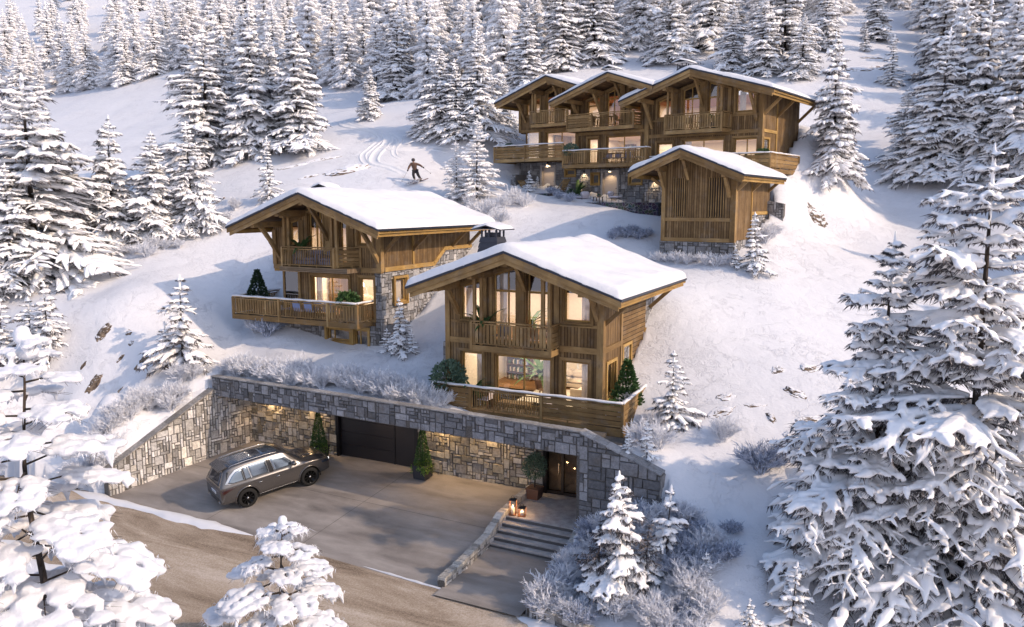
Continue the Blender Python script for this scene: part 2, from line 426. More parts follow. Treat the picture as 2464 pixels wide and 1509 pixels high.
# near the garage and the road (metres in the garage frame)
for a, z in ((-.6, 3.5), (4, 3.45), (8, 3.3), (11, 2.95), (15, 2.8), (19.0, 2.85)): cg(a, -1.9, z)
for a in (-2, 4, 9): cg(a, 1.2, 4.0)
cg(-4, 4, 5.3); cg(-1.5, 3.5, 5.2); cg(5, 3.4, 4.7); cg(8.5, 4, 5.3); cg(10.2, 3, 4.6); cg(15, 1, 2.75); cg(20.3, -1.4, 2.85); cg(10.5, 8, 7.0)
cg(-1.1, -4.2, 2.1); cg(-2.0, -6.9, .7); cg(-3.2, -3.5, 2.6); cg(-3.6, -7.3, -.45); cg(-5, -7.5, -.75); cg(-5.5, -5, .9); cg(-9, -8.0, -.85); cg(-9, -5.5, .5); cg(-16, -9, -.95)
cg(19.6, -2.2, 3.3); cg(21.0, -2.4, 2.95); cg(22.6, -2.7, 2.2); cg(23.3, -3.2, 1.6); cg(22.7, -5, .6); cg(20.4, -5.5, -.25); cg(20.4, -3.6, .0); cg(19.8, -7.6, -.75)
cg(24.5, -8.3, -.6); cg(30, -8.5, -.9); cg(40, -8, -.6); cg(26, -4, 1.0)
cg(20.6, .5, 2.85); cg(19.3, 3.7, 4.45); cg(19.3, 6.6, 5.75); cg(19.3, 8.9, 7.3); cg(15, 10, 7.9)
cg(6, 6.5, 5.6); cg(6, 9, 7.0); cg(6.2, 12, 8.6); cg(6.5, 14.5, 9.9); cg(1.5, 15, 10.8); cg(-3, 6, 7.0); cg(-3, 11, 9.4)
cg(12, 13, 9.2); cg(16, 13.5, 8.8)
for a, z in ((0, 8.9), (4.4, 8.85)): cg(a, -.9, z, D)
cg(4.9, .2, 9.15, D); cg(5.2, 3, 10.0, D); cg(5.4, 6, 10.9, D); cg(5.8, 9.5, 12.1, D); cg(2, 11, 12.9, D); cg(-2, 4, 11.4, D)
cg(-9.8, -4.2, 13.4, A); cg(-6, -4.8, 13.15, A); cg(-3.5, -5, 12.55, A); cg(0, -4.6, 12.3, A); cg(3, -3.6, 11.9, A); cg(4, -2.2, 11.2, A); cg(7, -2, 11.0, A)
cg(-12, -1, 15.6, A); cg(-11, 4, 17.6, A); cg(12.4, 1, 14.2, A); cg(12.4, 5, 15.4, A); cg(12, 9, 17.3, A); cg(0, 10, 18.6, A); cg(5, 11, 18.4, A); cg(-6, 11, 19.4, A)
# the hillside, read off the photograph
for q in ((1700, 900, 54), (1700, 1250, 68), (1800, 1100, 63), (1750, 1000, 59), (1700, 700, 46), (1800, 720, 46.5), (1900, 640, 42.5), (1960, 570, 38.5), (1940, 520, 36.5), (2050, 620, 40), (2250, 700, 43), (2060, 470, 33), (1990, 410, 31.5),
          (2250, 440, 31), (2440, 420, 32), (1900, 1450, 77), (2350, 1500, 80), (2100, 1150, 66), (2400, 1000, 58), (2100, 850, 51), (2400, 560, 37),
          (2143, 205, 24.5), (2080, 123, 21), (2300, 60, 18), (2450, 200, 22), (1900, 165, 22.5), (1500, 140, 20), (1700, 120, 20), (2180, 20, 16), (2000, 60, 17.5),
          (998, 438, 33), (1060, 480, 34), (1170, 480, 34.5), (880, 440, 33), (650, 482, 33.5), (540, 470, 32), (760, 385, 29.5), (900, 330, 27.5), (1030, 330, 28), (1147, 325, 28.5), (880, 285, 25.5), (1200, 250, 25), (780, 300, 25),
          (600, 370, 27.5), (500, 400, 27.5), (440, 165, 13.5), (290, 205, 13.5), (100, 245, 13), (0, 265, 13), (300, 300, 17.5), (100, 400, 23), (300, 450, 27), (450, 560, 35), (300, 620, 37.5), (120, 660, 38), (0, 720, 40),
          (-200, 720, 38), (-200, 400, 22), (250, 700, 41), (420, 700, 42), (430, 860, 46.5), (250, 800, 45), (250, 950, 49.5), (100, 850, 45), (100, 1000, 48), (-100, 1000, 47), (60, 1130, 51), (200, 1060, 51),
          (960, 235, 20), (1100, 100, 16), (900, 150, 16.5), (700, 200, 17), (1300, 100, 17), (850, 60, 12), (1250, 40, 13), (1600, 20, 14.5), (1120, -2, 10), (600, 60, 10.5), (300, 40, 8.5),
          (60, 130, 9.5), (60, 44, 4.6), (-300, 100, 8), (400, -12, 7), (800, -25, 8), (1500, -80, 11), (2000, -130, 12), (2500, -130, 13), (2700, 300, 26), (2700, 900, 52)):
    cp(*q)
for X, Y, Z in ((-300, 600, 150), (0, 600, 175), (300, 600, 185), (0, 330, 140), (200, 330, 165), (-150, 330, 108), (-450, 300, 70), (450, 300, 120), (100, 60, 18), (100, 30, 3), (-100, 30, -1), (-100, 60, 6), (60, 25, 0)):
    CTRL.append((X, Y, Z))
CTRL.append(G.w(0, -30, -3)); CTRL.append(G.w(30, -35, -3)); CTRL.append(G.w(-30, -30, -3))

_P = np.array(CTRL); _S = 100.0
def _phi(r2): return .5 * r2 * np.log(np.maximum(r2, 1e-12))
_n = len(_P); _xy = _P[:, :2] / _S
_K = _phi(((_xy[:, None] - _xy[None]) ** 2).sum(-1)) + np.eye(_n) * 2e-6
_Q = np.hstack([np.ones((_n, 1)), _xy]); _Am = np.block([[_K, _Q], [_Q.T, np.zeros((3, 3))]])
_W = np.linalg.solve(_Am, np.concatenate([_P[:, 2], np.zeros(3)]))
def tps(X, Y):
    X = np.atleast_1d(np.asarray(X, float)); Y = np.atleast_1d(np.asarray(Y, float))
    out = np.empty(X.shape)
    for i in range(0, len(X), 20000):
        q = np.stack([X[i:i + 20000], Y[i:i + 20000]], 1) / _S
        k = _phi(((q[:, None] - _xy[None]) ** 2).sum(-1))
        out[i:i + 20000] = k @ _W[:_n] + _W[_n] + q @ _W[_n + 1:]
    return out

def in_poly(x, y, poly):
    c = np.zeros(x.shape, bool); n = len(poly)
    for i in range(n):
        x0, y0 = poly[i]; x1, y1 = poly[(i + 1) % n]
        m = ((y0 > y) != (y1 > y)) & (x < (x1 - x0) * (y - y0) / ((y1 - y0) if y1 != y0 else 1e-9) + x0)
        c ^= m
    return c
# the driveway, its garage and the road: the ground is cut away there (garage frame)
YARD = [(-2.15, -7.2), (-.75, -1.4), (-.5, .4), (19.3, .4), (19.5, -2.5), (19.62, -4.4), (19.85, -8.1), (22.5, -8.65), (26, -9.65), (30, -10.75), (45, -14.5), (60, -20), (60, -26), (10, -13.5), (-2, -12), (-12, -10.6), (-30, -12), (-30, -9.4), (-12, -8.2), (-5, -7.6)]
# footprints of rooms the slope must not enter: (frame, a0, a1, b0, b1, highest z)
ROOMS = [(G, 11.3, 18.7, 1.3, 7.0, 2.9), (G, -1.6, 5.4, 4.1, 9.5, 5.8), (D, .1, 4.3, .1, 8.0, 9.8), (A, -8.9, -3.5, .1, 8, 15.6), (A, -3.5, 2.5, .1, 8, 15.0), (A, 2.5, 11.0, .1, 7, 14.4),
         (A, -8.7, -3.5, -.1, .1, 12.9), (A, -3.5, 2.5, -.1, .1, 12.2)]
def ground(X, Y, cut=True):
    X = np.atleast_1d(np.asarray(X, float)); Y = np.atleast_1d(np.asarray(Y, float))
    z = tps(X, Y)
    z = z + .10 * np.sin(X * .31 + 1.7 * np.sin(Y * .17)) * np.cos(Y * .27 + .8) + .05 * np.sin(X * .9 + Y * .6) * np.sin(Y * .7 - X * .3)
    if cut:
        a, b = (X - G.o[0]) * G.R[0] + (Y - G.o[1]) * G.R[1], (X - G.o[0]) * G.I[0] + (Y - G.o[1]) * G.I[1]
        z = np.where(in_poly(a, b, YARD), np.minimum(z, -2.2), z)
        bed = in_poly(a, b, [(19.35, -2.55), (22.75, -2.6), (23.6, -3.4), (24.2, -9.0), (19.7, -8.0)])
        zb = .02 + .45 * (a - 19.4) * (1 - np.clip((-2.8 - b) / 7, 0, .75)) + .13 * (b + 2.8)
        z = np.where(bed, np.minimum(z, zb), z)
        for fr, a0, a1, b0, b1, zm in ROOMS:
            a, b = (X - fr.o[0]) * fr.R[0] + (Y - fr.o[1]) * fr.R[1], (X - fr.o[0]) * fr.I[0] + (Y - fr.o[1]) * fr.I[1]
            z = np.where((a > a0) & (a < a1) & (b > b0) & (b < b1), np.minimum(z, zm), z)
    return z
def gz(X, Y, cut=False): return float(ground([X], [Y], cut)[0])
_ts = np.concatenate([np.arange(14, 120, .35), np.arange(120, 480, 2.0)])
def hit(u, v):
    """where the view ray through a photo pixel meets the hillside"""
    r = ray(u, v); k = _ts / r[1]
    X, Y, Z = r[0] * k, r[1] * k, H + r[2] * k
    g = ground(X, Y, False); below = np.nonzero(Z < g)[0]
    if len(below) == 0: return None
    i = max(1, below[0]); d0, d1 = Z[i - 1] - g[i - 1], Z[i] - g[i]
    t = d0 / (d0 - d1) if d0 != d1 else 0
    x, y = X[i - 1] + (X[i] - X[i - 1]) * t, Y[i - 1] + (Y[i] - Y[i - 1]) * t
    return (float(x), float(y), gz(x, y))

def build_terrain():
    th = np.radians(np.arange(-62, 62.01, .27)); rr = [9.0]
    while rr[-1] < 640: rr.append(rr[-1] * 1.0095 + .02)
    rr = np.array(rr)
    T, Rr = np.meshgrid(th, rr); X = (Rr * np.sin(T)).ravel(); Y = (Rr * np.cos(T)).ravel()
    Z = ground(X, Y)
    nx, ny = len(th), len(rr)
    V = np.stack([X, Y, Z], 1)
    i = np.arange(nx - 1); j = np.arange(ny - 1); I, J = np.meshgrid(i, j); b = (J * nx + I).ravel()
    Fq = np.stack([b, b + 1, b + nx + 1, b + nx], 1)
    me = bpy.data.meshes.new('snowfield')
    me.vertices.add(len(V)); me.vertices.foreach_set('co', V.ravel())
    me.loops.add(Fq.size); me.loops.foreach_set('vertex_index', Fq.ravel())
    me.polygons.add(len(Fq)); me.polygons.foreach_set('loop_start', np.arange(0, Fq.size, 4)); me.polygons.foreach_set('use_smooth', np.ones(len(Fq), bool))
    me.materials.append(M['snow']); me.update(calc_edges=True); me.validate()
    o = link('snowfield', me); tag(o, kind='structure')
build_terrain()
def roof_snow():
    vs, fs = [], []; na, nb = 90, 18
    for j in range(nb):
        for i in range(na):
            t = i / (na - 1); a = -.35 + 19.95 * t; b0 = -1.62 - .82 * t; b = b0 + (.75 - b0) * j / (nb - 1); X, Y, _ = G.w(a, b)
            vs.append((X, Y, max(2.7, gz(X, Y)) + .02))
    for j in range(nb - 1):
        for i in range(na - 1): fs.append((j * na + i, j * na + i + 1, (j + 1) * na + i + 1, (j + 1) * na + i))
    m = MB(1); m.idx(fs, vs); o = m.build('snow_ledge', M['snow']); tag(o, kind='structure')
roof_snow()
def wing_snow():
    E0, E1 = Vector((-1.6, -7.25)), Vector((0.02, .02)); d = (E1 - E0).normalized(); nv = Vector((d.y, -d.x)); vs, fs = [], []; na, nb = 40, 10
    for i in range(na):
        u = -.3 + 6.2 * i / (na - 1)
        for j in range(nb):
            k = -.3 - 1.3 * j / (nb - 1); p = E0 + d * u + nv * k; X, Y, _ = G.w(p.x, p.y); t = (j / (nb - 1)) ** .7
            zc = .34 + (3.1 - .34) * min(1, max(0, u / 5.35)); g = gz(X, Y); vs.append((X, Y, (zc - .02) * (1 - t) + (g + .015) * t))
    for i in range(na - 1):
        for j in range(nb - 1): fs.append((i * nb + j, i * nb + j + 1, (i + 1) * nb + j + 1, (i + 1) * nb + j))
    m = MB(1); m.idx(fs, vs); o = m.build('snow_ledge', M['snow']); tag(o, kind='structure')
wing_snow()

# ------------------------------------------------------------------ camera, sky, sun
def setup_view():
    cam = bpy.data.cameras.new('camera'); cam.sensor_width = 36; cam.lens = 36 * F / 2463; cam.clip_end = 3000; cam.clip_start = .1
    co = link('camera', cam); co.location = (0, 0, H); co.rotation_euler = (PI / 2 - TILT, 0, 0); SC.camera = co
    w = bpy.data.worlds.new('World'); SC.world = w; w.use_nodes = True
    nt = w.node_tree; bg = nt.nodes['Background']
    sky = nt.nodes.new('ShaderNodeTexSky'); sky.sky_type = 'NISHITA'; sky.sun_disc = False
    el, az = math.radians(SUN_EL), math.radians(SUN_AZ)
    sky.sun_elevation = el; sky.sun_rotation = az; sky.altitude = 1200; sky.air_density = 1.0; sky.dust_density = SKY_DUST; sky.ozone_density = 1.0
    # winter haze that whitens the lowest part of the sky
    tc = nt.nodes.new('ShaderNodeTexCoord'); sp = nt.nodes.new('ShaderNodeSeparateXYZ'); nt.links.new(tc.outputs['Generated'], sp.inputs[0])
    rp = nt.nodes.new('ShaderNodeValToRGB'); rp.color_ramp.elements[0].position = .08; rp.color_ramp.elements[0].color = (1, 1, 1, 1); rp.color_ramp.elements[1].position = .5; rp.color_ramp.elements[1].color = (0, 0, 0, 1)
    nt.links.new(sp.outputs[2], rp.inputs[0]); mx = nt.nodes.new('ShaderNodeMix'); mx.data_type = 'RGBA'; nt.links.new(rp.outputs[0], mx.inputs[0]); nt.links.new(sky.outputs[0], mx.inputs[6]); mx.inputs[7].default_value = (3.2, 3.1, 3.6, 1)
    nt.links.new(mx.outputs[2], bg.inputs[0]); bg.inputs[1].default_value = SKY_STR
    # direction to the sun: azimuth measured clockwise from +Y
    d = Vector((math.sin(az) * math.cos(el), math.cos(az) * math.cos(el), math.sin(el)))
    L = bpy.data.lights.new('sun', 'SUN'); L.energy = SUN_STR; L.angle = math.radians(.6); L.color = SUN_COL
    lo = link('sun', L); lo.rotation_euler = (-d).to_track_quat('-Z', 'Y').to_euler()
    SC.view_settings.view_transform = 'Standard'; SC.view_settings.look = 'None'; SC.view_settings.exposure = 0
    SC.cycles.max_bounces = 7; SC.cycles.transparent_max_bounces = 12; SC.cycles.diffuse_bounces = 4; SC.cycles.glossy_bounces = 3
    SC.cycles.use_denoising = True; SC.cycles.sample_clamp_indirect = 4
SUN_EL, SUN_AZ, SUN_STR, SUN_COL = 32.0, 113.5, 3.1, (1, .76, .55)
SKY_STR, SKY_DUST = .28, 4.0
setup_view()
# ------------------------------------------------------------------ vegetation
def remesh(me, voxel, smooth_iter=2, ratio=None):
    o = bpy.data.objects.new('tmp', me); COL.objects.link(o)
    r = o.modifiers.new('r', 'REMESH'); r.mode = 'VOXEL'; r.voxel_size = voxel; r.use_smooth_shade = True
    s = o.modifiers.new('s', 'SMOOTH'); s.iterations = smooth_iter; s.factor = .5
    if ratio:
        d = o.modifiers.new('d', 'DECIMATE'); d.ratio = ratio
    dg = bpy.context.evaluated_depsgraph_get(); out = bpy.data.meshes.new_from_object(o.evaluated_get(dg))
    mats = list(me.materials); bpy.data.objects.remove(o)
    out.materials.clear()
    for m in mats: out.materials.append(m)
    bm = bmesh.new(); bm.from_mesh(out); bm.verts.ensure_lookup_table(); seen = set(); isl = []
    for v0 in bm.verts:
        if v0 in seen: continue
        st_, cur = [v0], []; seen.add(v0)
        while st_:
            v = st_.pop(); cur.append(v)
            for e in v.link_edges:
                w = e.other_vert(v)
                if w not in seen: seen.add(w); st_.append(w)
        isl.append(cur)
    isl.sort(key=len)
    if len(isl) < 12:
        for c in isl[:-1]: bmesh.ops.delete(bm, geom=c, context='VERTS')
    bm.to_mesh(out); bm.free()
    for p in out.polygons: p.use_smooth = True
    return out

def conifer(seed, Ht, R, whorls, per, twigs, snow_r, nring=5, drop=1.0, lop=.85, bare=.04, needle=3, fingers=0):
    """returns (trunk MB, needles MB, snow MB), base at the origin"""
    r = random.Random(seed)
    tr, nd, sn = MB(seed), MB(seed), MB(seed)
    lean = (r.uniform(-.02, .02), r.uniform(-.02, .02))
    def ax(z): return Vector((lean[0] * z, lean[1] * z, z))
    tr.tube([ax(-.6), ax(0), ax(Ht * .4), ax(Ht * .8), ax(Ht * .985)], [Ht * .017, Ht * .015, Ht * .009, Ht * .004, .01], 7)
    def lump(pts, rad, flat=.8):
        m = len(pts); rs = []
        for i in range(m):
            t = i / (m - 1); rs.append(rad * (.45 + .75 * math.sin(PI * min(1, .18 + t * .86))) * r.uniform(.55, 1.5))
        rs[-1] *= .72
        sn.tube(pts, rs, nring, flat=flat)
    def needles(p, q, size, n):
        for _ in range(n):
            t = r.random(); c = p.lerp(q, t); d = (q - p).normalized()
            s = d.cross(Vector((0, 0, 1)))
            if s.length < .01: continue
            s.normalize(); sg = r.choice((-1, 1))
            tip = c + d * size * r.uniform(.3, .9) + s * sg * size * r.uniform(.2, .8) + Vector((0, 0, -size * r.uniform(.2, .7)))
            w = size * r.uniform(.10, .2); wv = d * w
            nd.face([tuple(c - wv), tuple(c + wv + Vector((0, 0, -.3 * w))), tuple(tip)])
    for i in range(whorls):
        t = bare + (1 - bare) * (i + r.uniform(-.25, .25)) / whorls
        t = min(max(t, .02), .985); z = Ht * t
        Lm = R * (1 - t) ** lop + .05 * R * (1 - t) + .02 * Ht * (.4 if t > .93 else 1)
        k = max(3, int(round(per * (.55 + .45 * (1 - t)) + r.uniform(-.5, .5))))
        a0 = r.random() * 7
        for j in range(k):
            if r.random() < .10: continue
            an = a0 + 2 * PI * j / k + r.uniform(-.35, .35); L = Lm * r.uniform(.5, 1.12) * (1 + .2 * math.sin(2 * an + seed) + .16 * math.sin(3 * an + z * 1.3 + seed))
            dv = Vector((math.cos(an), math.sin(an), 0))
            rise = (.55 * t - .12) * r.uniform(.7, 1.3); dr = (.32 + .35 * (1 - t)) * drop * r.uniform(.7, 1.3)
            def bp(s, L=L, dv=dv, rise=rise, dr=dr, z=z): return ax(z) + dv * (L * s) + Vector((0, 0, L * (rise * s - dr * s * s + .16 * s ** 4)))
            sr = snow_r * (.5 + .5 * min(1, L / (.6 * R))) * r.choice((.6, .85, 1.0, 1.2, 1.5))
            mpts = [bp(s) + Vector((0, 0, sr * .35)) for s in (.12, .34, .56, .78, 1.0)]
            lump(mpts, sr)
            if L > .18 * R or L > .5:
                tr.tube([bp(0), bp(.5), bp(.92)], [.012 * Ht ** .5 * .6, .009, .004], 3, cap=False)
            needles(bp(.08), bp(1), sr * 2.4, int(needle * 2 * (1 + L / R)))
            nt = max(1, int(round(twigs * L / R + .35)))
            for q in range(nt):
                s = .22 + .72 * (q + r.random() * .8) / nt
                for sg in (-1, 1):
                    if r.random() < .12: continue
                    tl = L * (.40 * (1 - s) + .2) * r.uniform(.6, 1.3)
                    p0 = bp(s); ta = an + sg * r.uniform(.4, 1.0)
                    td = Vector((math.cos(ta), math.sin(ta), 0)); dp = r.uniform(.12, .6) * drop
                    pts = [p0 + td * (tl * x) + Vector((0, 0, sr * .25 - tl * dp * x * x)) for x in (0, .5, 1.0)]
                    lump(pts, sr * r.uniform(.62, .95), .75)
                    needles(p0, pts[-1], sr * 2.2, needle)
                    for q2 in range(fingers):
                        fr_ = r.uniform(.3, .95); f0 = pts[0].lerp(pts[2], fr_); f0.z = pts[0].z + (pts[2].z - pts[0].z) * fr_ * fr_; fa = ta + r.choice((-1, 1)) * r.uniform(.5, 1.2); fl_ = tl * r.uniform(.22, .42)
                        f1 = f0 + Vector((math.cos(fa), math.sin(fa), 0)) * fl_ + Vector((0, 0, -fl_ * r.uniform(.1, .8))); lump([f0, f0.lerp(f1, .5) + Vector((0, 0, .01)), f1], sr * r.uniform(.45, .75), .8)
    # leader
    sn.tube([ax(Ht * .8), ax(Ht * .88), ax(Ht * .93), ax(Ht * .965), ax(Ht * 1.0), ax(Ht * 1.012)], [snow_r * .4, snow_r * .45, snow_r * .5, snow_r * .55, snow_r * .35, snow_r * .1], 5)
    return tr, nd, sn

TREEGROUPS = []
def tree_meshes(seed, far=False, vox=None, **k):
    tr, nd, sn = conifer(seed, **k)
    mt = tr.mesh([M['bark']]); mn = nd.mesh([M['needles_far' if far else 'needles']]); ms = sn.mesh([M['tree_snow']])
    if vox: ms = remesh(ms, vox, 1)
    return (mt, mn, ms, k['Ht'])
def put_tree(meshes, loc, height, label, group=None, rz=None, wide=1.0, name='snowy_spruce', cat='tree'):
    s = height / meshes[3]
    t = thing(name, label, cat, loc, rnd.random() * 6.28 if rz is None else rz, group); t.scale = (s * wide, s * wide, s); t.rotation_euler[0] = rnd.uniform(-.03, .03); t.rotation_euler[1] = rnd.uniform(-.03, .03)
    link('trunk', meshes[0], t); c = link('crown', meshes[1], t); link('snow_cover', meshes[2], c)
    return t
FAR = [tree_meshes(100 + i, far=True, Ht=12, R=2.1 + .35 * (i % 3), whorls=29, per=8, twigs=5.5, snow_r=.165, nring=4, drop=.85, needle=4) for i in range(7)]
MID = [tree_meshes(200 + i, Ht=10, R=2.4 + .3 * (i % 3), whorls=29, per=8, twigs=8, snow_r=.135, nring=5, drop=.85, needle=6) for i in range(6)]
SMALL = [tree_meshes(300 + i, Ht=4, R=1.15, whorls=13, per=6, twigs=2.6, snow_r=.10, nring=5, drop=.8, needle=7, bare=.08) for i in range(3)]
SLIM = [tree_meshes(330 + i, Ht=7, R=1.25, whorls=20, per=6, twigs=2.6, snow_r=.12, nring=5, drop=.9, needle=5) for i in range(2)]
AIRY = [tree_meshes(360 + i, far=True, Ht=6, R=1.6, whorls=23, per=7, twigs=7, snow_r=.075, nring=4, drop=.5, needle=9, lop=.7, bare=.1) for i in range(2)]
SAP = [tree_meshes(380 + i, Ht=2, R=.6, whorls=8, per=5, twigs=2, snow_r=.06, nring=5, drop=.6, needle=5, bare=.1) for i in range(2)]

def tree_px(set_, u, vb, vt, label, wide=1.0, group=None, p=None, **k):
    P = atp(u, vb, p) if p else hit(u, vb)
    if P is None: return
    pp = project(P)[2]
    z = gz(P[0], P[1]); P = (P[0], P[1], z)
    m = set_[rnd.randrange(len(set_))] if isinstance(set_, list) else set_
    return put_tree(m, P, (vb - vt) / pp * 1.0, label, group, wide=wide, **k)

TREES = [  # set, u, base v, top v, wide, label
 (MID, 88, 655, 194, 1.5, 'big broad snowy spruce in front at the left edge of the snowfield'),
 (MID, 30, 705, 400, 1.3, 'snowy spruce cut by the left picture edge below the big broad spruce'),
 (MID, 62, 600, 246, 1.0, 'thin snowy spruce just behind the big broad spruce on the left'),
 (MID, 178, 615, 359, 1.2, 'snowy spruce to the right of the big broad spruce, half hidden by it'),
 (MID, 268, 588, 285, 1.05, 'slender tall snowy spruce standing alone between big spruce and frosted bushes'),
 (MID, 361, 575, 323, 1.25, 'snowy spruce with a cross-shaped leader, above the row of frosted bushes'),
 (MID, 465, 552, 301, 1.1, 'snowy spruce beside the dark streaked rock, left of the rear-left chalet'),
 (MID, 500, 400, 80, 1.25, 'leftmost tall spruce of the dense clump left of the ski track'),
 (MID, 548, 378, 95, .9, 'narrow spruce second from the left in the clump left of the ski track'),
 (MID, 607, 372, 28, 1.0, 'tallest dark-cored spruce in the middle of the clump left of the ski track'),
 (MID, 655, 352, 90, .95, 'snowy spruce behind the right half of the clump left of the ski track'),
 (MID, 716, 360, 62, 1.25, 'rightmost wide spruce of the clump beside the start of the ski track'),
 (SMALL, 612, 382, 330, 1.0, 'tiny snow-buried spruce at the foot of the clump left of the ski track'),
 (SLIM, 649, 487, 332, 1.15, 'small slim spruce among dark rocks just behind the rear-left chalet roof'),
 (MID, 888, 284, 165, 1.2, 'lone snowy spruce at the top of the ski track'),
 (MID, 952, 240, 30, 1.1, 'tall snowy spruce right behind the lone spruce at the ski track top'),
 (MID, 1028, 328, 200, 1.3, 'low bushy spruce at the left foot of the clump right of the ski track'),
 (MID, 1062, 325, 110, 1.0, 'snowy spruce second from left in the clump right of the ski track'),
 (MID, 1103, 338, 150, 1.1, 'snowy spruce at the centre of the clump right of the ski track'),
 (MID, 1150, 322, 85, 1.15, 'tall snowy spruce at the right of the clump beside the terraced chalets'),
 (MID, 1215, 300, 190, 1.1, 'short snowy spruce just left of the terraced chalets'),
 (MID, 1262, 235, 20, 1.15, 'big bright spruce rising directly behind the leftmost terraced roof'),
 (AIRY, 1099, 482, 342, 1.0, 'shorter of the two airy frosted larches right of the skier'),
 (AIRY, 1147, 480, 290, 1.0, 'taller of the two airy frosted larches, with a dark bare trunk, right of the skier'),
 (MID, 1356, 168, -70, 1.1, 'tall spruce behind the leftmost chimney of the terraced chalets'),
 (MID, 1431, 155, -90, 1.15, 'dark-shadowed tall spruce above the middle terraced roof'),
 (MID, 1547, 113, -100, 1.1, 'tall spruce above and left of the highest chimney'),
 (MID, 1612, 150, -40, 1.3, 'broad spruce directly behind the highest chimney'),
 (MID, 1712, 117, -120, 1.1, 'dark tall spruce in the row above the largest terraced roof'),
 (MID, 1760, 163, 15, 1.1, 'shorter spruce in front of the row above the largest terraced roof'),
 (MID, 1834, 177, -10, 1.15, 'tall spruce above the right slope of the largest terraced roof'),
 (MID, 1888, 165, -100, 1.1, 'dark spruce behind the right end of the row above the terraced chalets'),
 (MID, 1928, 187, 40, 1.15, 'right end spruce of the row above the terraced chalets'),
 (MID, 1980, 120, -60, 1.0, 'tall spruce standing behind the right end of that upper row'),
 (SLIM, 2080, 124, 55, 1.3, 'small spruce on the upper slope left of the bare rock ledge'),
 (MID, 2108, 98, -60, 1.1, 'tall spruce above the bare rock ledge, upper right'),
 (SLIM, 2143, 206, 88, 1.35, 'small spruce standing on the dark bare rock ledge, upper right'),
 (MID, 2006, 416, 91, 1.0, 'lone tall spruce beside the right end of the terraced chalets'),
 (MID, 2175, 400, 218, 1.2, 'short spruce at the left foot of the big right-hand clump'),
 (MID, 2243, 432, 84, 1.1, 'wide spruce at the front left of the big right-hand clump'),
 (MID, 2310, 395, 0, 1.0, 'dark spruce between the two front trees of the right-hand clump'),
 (MID, 2355, 415, 20, 1.05, 'tall spruce in the middle of the big right-hand clump'),
 (MID, 2445, 430, 30, 1.1, 'bright tall spruce at the right edge of the right-hand clump'),
 (MID, 2255, 210, -70, 1.2, 'dark spruce behind the right-hand clump near the top edge'),
 (MID, 2345, 180, -120, 1.2, 'second dark spruce behind the right-hand clump near the top edge'),
 (MID, 2430, 220, -100, 1.2, 'dark spruce in the top right corner'),
 (SMALL, 1815, 652, 512, 1.0, 'slim snow-laden young spruce beside the corner of the small wooden annex'),
 (SAP, 1767, 645, 590, 1.3, 'tiny sapling under the frosted bushes at the annex corner'),
 (SMALL, 1615, 1022, 842, 1.2, 'young spruce with pinkish bare tips, right of the front chalet terrace'),
 (SAP, 1508, 1088, 1035, 1.3, 'smaller of two saplings under the right corner of the front terrace'),
 (SAP, 1556, 1102, 1012, 1.2, 'larger of two saplings under the right corner of the front terrace'),
 (SMALL, 964, 848, 716, 1.1, 'young spruce at the stone corner of the rear-left chalet'),
 (SAP, 932, 846, 790, 1.5, 'low twin sapling leaning against the young spruce by the stone corner'),
 (SAP, 992, 850, 792, 1.4, 'low sapling on the right of the young spruce by the stone corner'),
 (SMALL, 440, 874, 662, 1.15, 'dense young spruce alone on the slope below the rear-left chalet terrace'),
 (SAP, 405, 872, 772, 1.4, 'sapling at the left foot of the dense young spruce on the slope'),
 (SMALL, 118, 868, 678, 1.2, 'taller of two young spruces on the snow slope at the left edge'),
 (SMALL, 78, 868, 716, 1.3, 'shorter of two young spruces on the snow slope at the left edge'),
 (SMALL, 8, 880, 715, 1.3, 'young spruce cut by the left picture edge on the lower slope'),
 (SAP, 1601, 1352, 1160, 1.1, 'young spruce with pink bare leader right of the retaining wall clump'),
 (SAP, 1695, 1394, 1325, 1.3, 'tiny sapling alone on the blue shaded snow, lower right'),
 (SAP, 1903, 1505, 1342, 1.25, 'sapling with a bare dark leader at the foot of the big right tree'),
 (SAP, 1803, 1512, 1436, 1.3, 'tiny sapling at the bottom edge left of the big right trees'),
 (SAP, 1272, 462, 412, 1.3, 'snowy sapling in front of the stone base of the leftmost terraced chalet'),
 (SAP, 1292, 455, 425, 1.3, 'lower snowy sapling beside the leftmost terraced patio'),
]
for s_, u, vb, vt, w, lab in TREES: tree_px(s_, u, vb, vt, lab, w)

